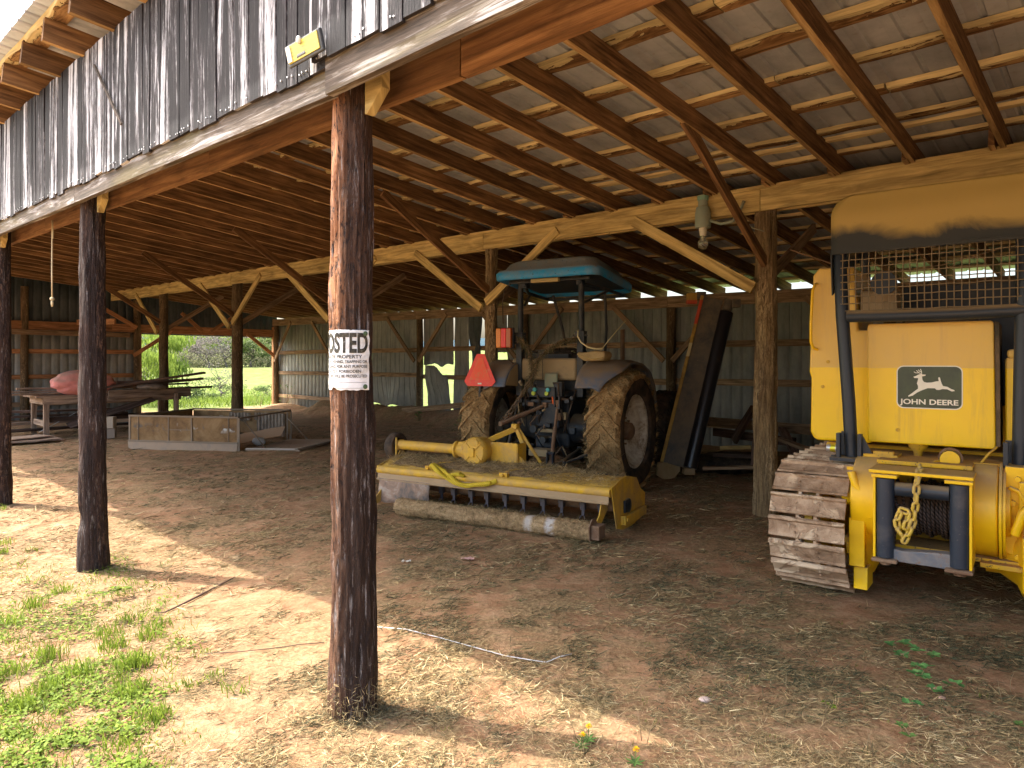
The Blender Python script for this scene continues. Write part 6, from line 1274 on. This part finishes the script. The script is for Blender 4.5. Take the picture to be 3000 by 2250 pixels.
for i, (a, b, w_, h_, m_, lb_) in enumerate((
    ((18.2, 3.55, .98), (18.3, 6.2, .99), .22, .035, M_bench, 'wide pale plank sticking out left over the workbench end'),
    ((18.5, 3.30, 1.03), (18.4, 5.8, 1.02), .18, .03, M_bench, 'pale plank with the longest left overhang on the workbench'),
    ((18.75, 3.9, 1.09), (18.5, 6.4, 1.06), .2, .04, M_bench, 'upper pale plank just left of the pink bag'),
    ((18.0, 4.9, 1.02), (17.9, 7.75, 1.42), .20, .05, M_dlum, 'long dark plank slanting up to the right above the pile'),
    ((18.3, 5.2, 1.05), (18.1, 7.80, 1.26), .14, .06, M_dlum, 'dark plank below the slanting one, ending at the opening'),
    ((18.1, 5.6, 1.00), (18.2, 8.05, 1.04), .16, .05, M_dlum, 'dark board sticking farthest right out of the lumber pile'),
    ((18.5, 5.4, 1.10), (18.6, 7.6, 1.13), .2, .04, M_dlum, 'dark board deep in the middle of the lumber pile'),
    ((17.85, 5.5, .93), (17.9, 7.4, .93), .05, .20, M_bench, 'tan board on edge along the front of the pile'),
    ((18.8, 5.6, 1.18), (18.6, 7.7, 1.22), .1, .07, M_dlum, 'short dark stud on top of the lumber pile'))):
    q = MB(); q.beam(W(*a), W(*b), w_, h_, n=5, warp=.005); tag(q.build('plank', m_), lb_, 'plank')
q = MB(); q.ball(W(18.0, 6.5, 1.08), .26, 18, 9, (1.3, 1.3, .32), fn=lambda d: .22 * fbm(d.x * 2.5, d.y * 2.5, d.z * 2.5, 1.2, 3)); tag(q.build('cloth_bundle', M_curt, None, 0), 'crumpled pale cloth bundle stuffed under the slanting dark planks', 'cloth')
q = MB(); q.beam(W(17.8, 7.0, 0), W(17.8, 7.0, .92), .38, .05, (1, .7, 0)); tag(q.build('plywood_board', M_bench), 'upright brown plywood board propping the right end of the pile', 'plywood')
q = MB(); q.beam(W(17.9, 4.7, .25), W(17.9, 6.5, .80), .30, .02, (.4, 0, 1)); tag(q.build('sheet_offcut', M_dlum), 'wide dark sheet leaning under the workbench', 'board')
q = MB(); q.beam(W(18.2, 4.25, .15), W(18.35, 5.15, .62), .35, .012, (-.3, 0, 1)); k = NT('grey_sheet_metal', .4, .5); k.color((.42, .45, .48)); tag(q.build('sheet_metal', k.m), 'bent grey sheet metal leaning behind the left bench leg', 'sheet metal')
# pink bag
k = NT('pink_sack', .75, 0, .25); v = k.coord('Object'); a = k.noise(v, 2.2, 5, .6, .5); nz = k.ramp(k.nz(), [(.1, 0), (.8, .85)])
c = k.ramp(a, [(.3, (.52, .17, .15)), (.6, (.66, .26, .23))]); c = k.mix(k.math('MULTIPLY', nz, k.ramp(a, [(.3, .6), (.7, 1)])), c, (.42, .27, .20)); k.color(c); k.bump(k.noise(v, 9, 5, .6, .8), .5, .03)
bg = thing('pink_sack', 'large dusty pink stuffed sack lying on the workbench', 'sack', W(18.15, 5.05, .93), PZ)
q = MB()
def bagfn(d):
    r = .10 * fbm(d.x * 1.4, d.y * 1.4, d.z * 1.4, 1, 3) - .06 * abs(n3(d.x * 3.1, d.y * 3.6, d.z * 3.1)) - .05 * abs(n3(d.x * 6, d.y * 5, d.z * 6 + 3)); r -= .07 * math.exp(-((d.z - .5 * math.sin(d.y * 2.4 + .6) - .02) / .08) ** 2); r += .03 * math.sin(d.y * 14 + d.z * 7) * (1 - abs(d.z)); return r
q.ball((0, 0, .28), .34, 48, 30, (1.0, 1.95, .88), fn=bagfn); q.build('sack_body', k.m, bg, 0)
# blocks, plywood sheets and boards on the floor
for (a, b, w_, h_, m_, lb_, nm) in (
    ((17.4, 3.2, .05), (17.4, 4.35, .05), .8, .03, M_bench, 'pale plywood sheet flat on the ground at the far left', 'plywood_sheet'),
    ((17.3, 3.1, .09), (17.6, 4.2, .10), .6, .02, M_bench, 'curled top plywood sheet lying on another at the far left', 'plywood_sheet'),
    ((19.5, 2.9, .55), (19.3, 6.0, .50), .20, .05, M_dlum, 'highest dark board stacked behind the workbench', 'board'),
    ((19.4, 2.9, .42), (19.4, 6.4, .40), .25, .05, M_dlum, 'second highest dark board stacked behind the workbench', 'board'),
    ((19.2, 2.9, .27), (19.2, 6.6, .28), .22, .06, M_bench, 'paler board in the middle of the stack behind the workbench', 'board'),
    ((19.0, 3.0, .12), (19.1, 6.8, .13), .3, .06, M_dlum, 'lowest dark board behind the workbench', 'board')):
    q = MB(); q.beam(W(*a), W(*b), w_, h_, n=5, warp=.008); tag(q.build(nm, m_), lb_, nm.split('_')[0])
q = MB(); p = W(16.9, 5.15, 0); q.box(p + Vector((0, 0, .12)), (.40, .22, .22), R(20)); tag(q.build('cinder_block', paint_mat('concrete', (.26, .22, .18), .9, (.3, .22, .15), .6), None, None, .01), 'grey block on the ground with a pale box on top', 'block')
q = MB(); q.box(p + Vector((.02, 0, .36)), (.34, .24, .25), R(14)); tag(q.build('storage_box', paint_mat('pale_card', (.45, .38, .29), .8, (.4, .3, .2), .4), None, None, .015), 'pale tan box standing on the grey block by the workbench', 'box')
# rubble crumbs on the floor near the bench
q = MB()
for _ in range(60):
    u, v_ = random.uniform(15.5, 18), random.uniform(3.4, 8); p = W(u, v_, 0); q.ball((p.x, p.y, ground_z(p.x, p.y)), random.uniform(.015, .05), 6, 4, (1, 1.3, .5), fn=lambda d: .3 * n3(d.x * 2, d.y * 2, d.z + _))
tag(q.build('rubble', paint_mat('rubble', (.30, .2, .14), .9), None, 0), 'crumbs of soil and debris near the workbench', 'rubble', kind='stuff')

# ------------------------------------------------------------------ folded implement wing beside the tractor
def P3(px, py, d): return Vector(((px - 1500) / 2017 * d, d, 1.7 + (1060 - py) / 2017 * d))
wg = thing('folded_mower_wing', 'tall folded mower wing leaning upright beside the tractor, dark with yellow edge', 'mower wing', (2.30, 9.95, 0), 0)
O_ = Vector((2.30, 9.95, 0)); b0 = P3(1972, 1362, 9.9) - O_; t0 = P3(2088, 876, 10.25) - O_; dv = (t0 - b0).normalized(); face = Vector((-.25, -1, 0)).normalized(); side_ = dv.cross(face).normalized()
if side_.x < 0: side_ = -side_
nrm = side_.cross(dv).normalized()
if nrm.y > 0: nrm = -nrm
def wbx(name, c0, c1, w_, th, mat, **kw): q = MB(); q.beam(c0, c1, w_, th, nrm, n=8, **kw); return q.build(name, mat, wg, None, .006)
M_wdark = paint_mat('dusty_dark_steel', (.055, .055, .055), .6, (.20, .155, .10), .7, .6, (.2, .14, .08), .25, 3)
wbx('wing_body', b0, t0, .285, .10, M_wdark)
k = NT('yellow_wing_edge', .6, 0, .3); v = k.coord('Object'); a = k.noise(v, 5, 6, .7); z = k.sep(v)[2]; c = k.ramp(a, [(.35, (.20, .12, .03)), (.6, (.42, .26, .05))])
c = k.mix(k.math('MULTIPLY', k.math('GREATER_THAN', z, 2.26), k.math('LESS_THAN', z, 2.62)), c, (.46, .07, .03)); c = k.mix(k.math('MULTIPLY', k.math('GREATER_THAN', z, 1.78), k.math('LESS_THAN', z, 1.98)), c, (.50, .42, .22)); k.color(c)
wbx('wing_edge', b0 - side_ * .165 + nrm * .02, t0 - side_ * .155 + nrm * .02, .05, .12, k.m)
q = MB(); q.cyl(b0 + side_ * .235 + dv * .02, t0 + side_ * .235 - dv * .16, .10, seg=28); q.build('wing_roller', paint_mat('glossy_black_drum', (.014, .013, .016), .28, (.12, .09, .07), .25, .3, (.06, .05, .05), .1, 3), wg, 40)
q = MB(); q.cyl(t0 + side_ * .23 - dv * .14, t0 + side_ * .24 + dv * .03, .07, seg=14); q.box(t0 + side_ * .33, (.12, .14, .12)); q.build('roller_hub', M_wdark, wg, None, .01)
q = MB(); q.box(t0 - side_ * .30 - dv * .06, (.14, .12, .16)); q.build('end_block', k.m, wg, None, .008)
q = MB(); q.box(t0 - side_ * .18 + dv * .02, (.14, .1, .1)); q.build('end_bracket', M_wdark, wg, None, .008)
q = MB(); q.prism([(-.22, .02), (-.25, -.16), (-.13, -.24), (.02, -.20), (.10, -.10), (.10, .02)], (-.03, .03), Matrix.Translation(b0 + Vector((.0, 0, .02)))); q.box(b0 + side_ * .22 + Vector((0, 0, -.03)), (.16, .14, .09)); q.build('foot_bracket', paint_mat('worn_tan_bracket', (.26, .17, .07), .6, (.36, .26, .15), .6), wg, None, .01)
# scrap wood and beams in the dark behind the log post
for (a, b, w_, h_, m_, lb_) in (
    (P3(2075, 1235, 12.2), P3(2420, 1262, 10.6), .05, .16, M_grey, 'long grey board on edge against the back wall right of the tractor'),
    (P3(2090, 1265, 12.0), P3(2330, 1296, 10.9), .05, .14, M_dlum, 'dark board below the long grey one by the back wall'),
    (P3(2150, 1292, 11.2), P3(2208, 1196, 11.5), .05, .14, M_dlum, 'dark board leaning steeply beside the log post'),
    (P3(2100, 1330, 10.6), P3(2215, 1335, 10.2), .3, .06, M_dlum, 'flat dark board on the heap right of the tractor'),
    (P3(2060, 1372, 10.0), P3(2225, 1368, 9.7), .12, .04, M_grey, 'low pale board on the ground left of the log post'),
    (P3(2110, 1312, 10.5), P3(2200, 1310, 10.3), .06, .05, M_mid, 'short yellowish stick on the heap right of the tractor'),
    (P3(2280, 1285, 10.5), P3(2400, 1330, 9.6), .10, .05, M_grey, 'grey board sloping down behind the log post to the crawler'),
    (P3(2290, 1255, 10.8), P3(2340, 1345, 9.8), .12, .05, M_dlum, 'dark board leaning right of the log post'),
    (P3(2210, 1370, 9.9), P3(2218, 1290, 10.0), .10, .10, M_dlum, 'short upright block just left of the log post')):
    q = MB(); q.beam(a, b, w_, h_, n=4, warp=.006); tag(q.build('scrap_board', m_), lb_, 'board')
q = MB(); p = P3(2120, 1350, 10.7); q.ball((p.x, p.y, .12), .30, 14, 9, (2.1, 1.2, .6), fn=lambda d: .3 * fbm(d.x * 2, d.y * 2, d.z * 2, 1, 3)); tag(q.build('tarp_heap', M_rub, None, 0), 'black crumpled heap under the boards right of the tractor', 'heap')

# ------------------------------------------------------------------ small things on the ground
def gp(px, py, lift=0): x, y = at(px, py); return Vector((x, y, ground_z(x, y) + lift))
q = MB(); q.tube([gp(*p, .010 + .004 * (i % 2)) for i, p in enumerate(((1098, 1842), (1190, 1861), (1290, 1885), (1390, 1914), (1480, 1938), (1560, 1956), (1600, 1960), (1640, 1947), (1675, 1938)))], .0028, 6); k = NT('white_cord', .8); k.color((.55, .54, .52)); tag(q.build('cord', k.m, None, 0), 'thin white cord lying on the straw to the right of the signed post', 'cord')
q = MB(); q.tube([gp(*p, .012) for p in ((690, 1668), (640, 1690), (590, 1715), (530, 1742), (485, 1762), (462, 1764))], [.004, .007, .008, .007, .005, .002], 6); q.tube([gp(590, 1715, .012), gp(600, 1698, .02)], .003, 5); tag(q.build('stick', M_dlum, None, 0), 'thin dark stick lying on the clay between the two nearest posts', 'stick')
q = MB(); q.tube([gp(*p, .008) for p in ((600, 1905), (700, 1905), (800, 1895), (880, 1885), (950, 1882))], .0028, 5); tag(q.build('vine', M_dlum, None, 0), 'thin dry vine on the clay left of the signed post', 'vine')
for (px, py, s_, col, lb_, nm) in ((1370, 1632, .07, (.55, .33, .28), 'faded pink scrap lying in front of the mower roller', 'plastic_scrap'), (2690, 1655, .06, (.03, .22, .33), 'small blue plastic scrap under the winch', 'plastic_scrap'), (1190, 1640, .05, (.5, .47, .40), 'pale shredded plastic strands left of the pink scrap', 'plastic_scrap'), (2065, 2070, .05, (.5, .38, .33), 'pale flat pebble right of the cord end', 'pebble'), (2735, 2040, .035, (.5, .30, .20), 'small orange pebble below the leafy weed', 'pebble'), (2760, 2070, .03, (.5, .30, .22), 'smaller orange pebble at the right of the leafy weed', 'pebble'), (60, 1893, .045, (.36, .15, .08), 'reddish clay lump among the weeds', 'clod'), (1265, 1580, .03, (.22, .10, .06), 'dark red clod near the mower flap', 'clod')):
    q = MB(); p = gp(px, py, .008); k = NT(nm + '_' + str(px) if False else nm, .7); k.color(col)
    if nm == 'plastic_scrap': q.sheet(lambda s, t: (p.x + s_ * 1.6 * (s - .5), p.y + s_ * .8 * (t - .5), p.z + .012 + .018 * fbm(s * 4, t * 4, px, 1, 3)), 10, 6)
    else: q.ball(p, s_ * .5, 10, 7, (1.2, .9, .5), fn=lambda d: .25 * n3(d.x * 2, d.y * 2, d.z * 2 + px))
    tag(q.build(nm, k.m, None, 0), lb_, nm.replace('_', ' '))
# leafy weed in front of the crawler
M_wl = leaf_mat('bramble_leaves', (.07, .19, .06), (.20, .42, .12)); M_stem = paint_mat('dry_stem', (.24, .17, .09), .8, (.3, .2, .1), .2)
def leaf(q, p, d, up, L, w_, tn):
    d = d.normalized(); s_ = d.cross(up).normalized(); u_ = s_.cross(d); pts = [p, p + d * L * .3 + s_ * w_ * .45 + u_ * L * .05, p + d * L * .65 + s_ * w_ * .38 + u_ * L * .04, p + d * L, p + d * L * .65 - s_ * w_ * .38 + u_ * L * .04, p + d * L * .3 - s_ * w_ * .45 + u_ * L * .05, p + d * L * .5 - u_ * L * .02]
    q.add(pts, [(0, 6, 1), (1, 6, 2), (2, 6, 3), (3, 6, 4), (4, 6, 5), (5, 6, 0)], None, tn)
def weed(name, label, spots, L, cat='weed', group=None, mat=None):
    base = gp(*spots[0][:2]); t = thing(name, label, cat, base, 0, group); q = MB(); st = MB(); prev = Vector((0, 0, .01))
    for (px, py) in spots:
        c = gp(px, py, random.uniform(.03, .07)) - base; st.tube([prev, (prev + c) / 2 + Vector((0, 0, .01)), c], .0016, 5)
        for i in range(5):
            a = random.uniform(0, 6.28); c2 = c + Vector((math.cos(a), math.sin(a), .2)) * random.uniform(0, L * .6)
            for j in (-1, 0, 1): b = a + j * .95; leaf(q, c2, Vector((math.cos(b), math.sin(b), random.uniform(-.1, .35))), Vector((random.gauss(0, .2), random.gauss(0, .2), 1)), L * random.uniform(.6, 1), L * .62, random.random())
        prev = c
    st.build('stem', M_stem, t, 0); q.build('leaves', mat or M_wl, t); return t
weed('leafy_weed', 'sprawling green leafy weed in front of the bulldozer track', [(2650, 1900), (2615, 1915), (2640, 1955), (2690, 1950), (2735, 1945), (2690, 1990), (2680, 2010), (2715, 2005), (2700, 2035), (2790, 2045), (2740, 2065)], .042)
weed('small_weed', 'small two-leaved green sprout in the dirt at the lower right', [(2690, 2120), (2660, 2118)], .03)
weed('seedling', 'tiny bright seedling among the dry stalks right of the dandelions', [(2420, 2118), (2440, 2128)], .018, 'weed', None, M_grass)
weed('yellowing_weed', 'flat yellow-green weed on bare clay near the second post', [(300, 1728), (335, 1718), (360, 1715)], .05, 'weed', None, M_grass)
weed('corner_weed', 'green sprigs at the bottom edge right of the middle', [(2640, 2180), (2665, 2205), (2990, 2160)], .03, 'weed', None, M_dgrass)
# dandelions
k = NT('dandelion_yellow', .7, 0, .1); k.color((.86, .55, .005)); M_dand = k.m
for (px, py, h, lb_) in ((1702, 2192, .06, 'lower-left dandelion of the close pair near the bottom edge'), (1722, 2176, .07, 'upper-right dandelion of the close pair near the bottom edge'), (1860, 2240, .065, 'lone dandelion to the right of the pair')):
    b = gp(px, py); t = thing('dandelion', lb_, 'flower', b, 0, 'yellow dandelions by the bottom edge'); top = Vector((.004, -.006, h))
    q = MB(); q.tube([(0, 0, 0), (.002, -.002, h * .5), top], .0016, 6); q.build('stem', M_dgrass, t, 0)
    q = MB()
    for i in range(70):
        a = random.uniform(0, 6.28); e = random.uniform(-.05, 1.3); d = Vector((math.cos(a) * math.cos(e), math.sin(a) * math.cos(e) - .35, math.sin(e))).normalized(); q.add([top + d * .003, top + d * .014 + Vector((-d.y, d.x, 0)) * .0022, top + d * .0165, top + d * .014 - Vector((-d.y, d.x, 0)) * .0022], [(0, 1, 2, 3)], None, random.random())
    q.build('petals', M_dand, t)
    q = MB()
    for i in range(7): a = i * .9; leaf(q, Vector((0, 0, .004)), Vector((math.cos(a), math.sin(a), .3)), Vector((0, 0, 1)), .05, .016, random.random())
    q.build('leaves', M_dgrass, t)
# dry stalks standing near the bottom
q = MB()
for (px, py, dx_, h) in ((1690, 2170, -.05, .12), (1800, 2160, .07, .08), (1880, 2180, -.02, .14), (1895, 2190, .05, .14), (2305, 2050, .0, .09), (2150, 2150, .03, .10), (2200, 2190, -.05, .09), (2400, 2150, .09, .06), (2940, 2080, -.03, .14), (2960, 2030, .02, .1), (1220, 1620, 0, .16), (1217, 1560, .02, .15), (1615, 1830, -.02, .06), (2540, 2220, .02, .1), (2560, 2230, -.03, .12)):
    b = gp(px, py); q.tube([b, b + Vector((dx_ * .4, .01, h * .5)), b + Vector((dx_, .0, h))], [.0018, .0014, .0008], 5)
tag(q.build('dry_stalks', M_stem, None, 0), 'scattered thin dry stalks standing out of the straw', 'stalks', kind='stuff')
# weeds by the back wall and at the corner
for (u, v_, s_, lb_) in ((12.6, 11.9, .20, 'low green weeds at the foot of the bank left of the tractor'), (14.4, 12.0, .16, 'small weeds on the soil bank nearest the back corner side'), (22.9, 12.9, .45, 'sprawling leafy vine in the back corner by the light wall'), (23.7, 12.3, .4, 'weed with yellowish leaves at the foot of the corner post')):
    p = W(u, v_); b = Vector((p.x, p.y, ground_z(p.x, p.y))); t = thing('wall_weed', lb_, 'weed', b, 0, 'weeds along the back wall'); q = MB(); st = MB()
    for i in range(34):
        a = random.uniform(0, 6.28); r_ = random.random() * s_; c = Vector((math.cos(a) * r_, math.sin(a) * r_ * .6, random.random() * s_ * 1.6)); leaf(q, c, Vector((random.gauss(0, 1), random.gauss(0, 1), .3)), Vector((0, 0, 1)), .09, .06, random.random())
        if i % 4 == 0: st.tube([(0, 0, 0), c * .6, c], .005, 5)
    q.build('leaves', M_dgrass, t); st.build('stem', M_stem, t, 0)
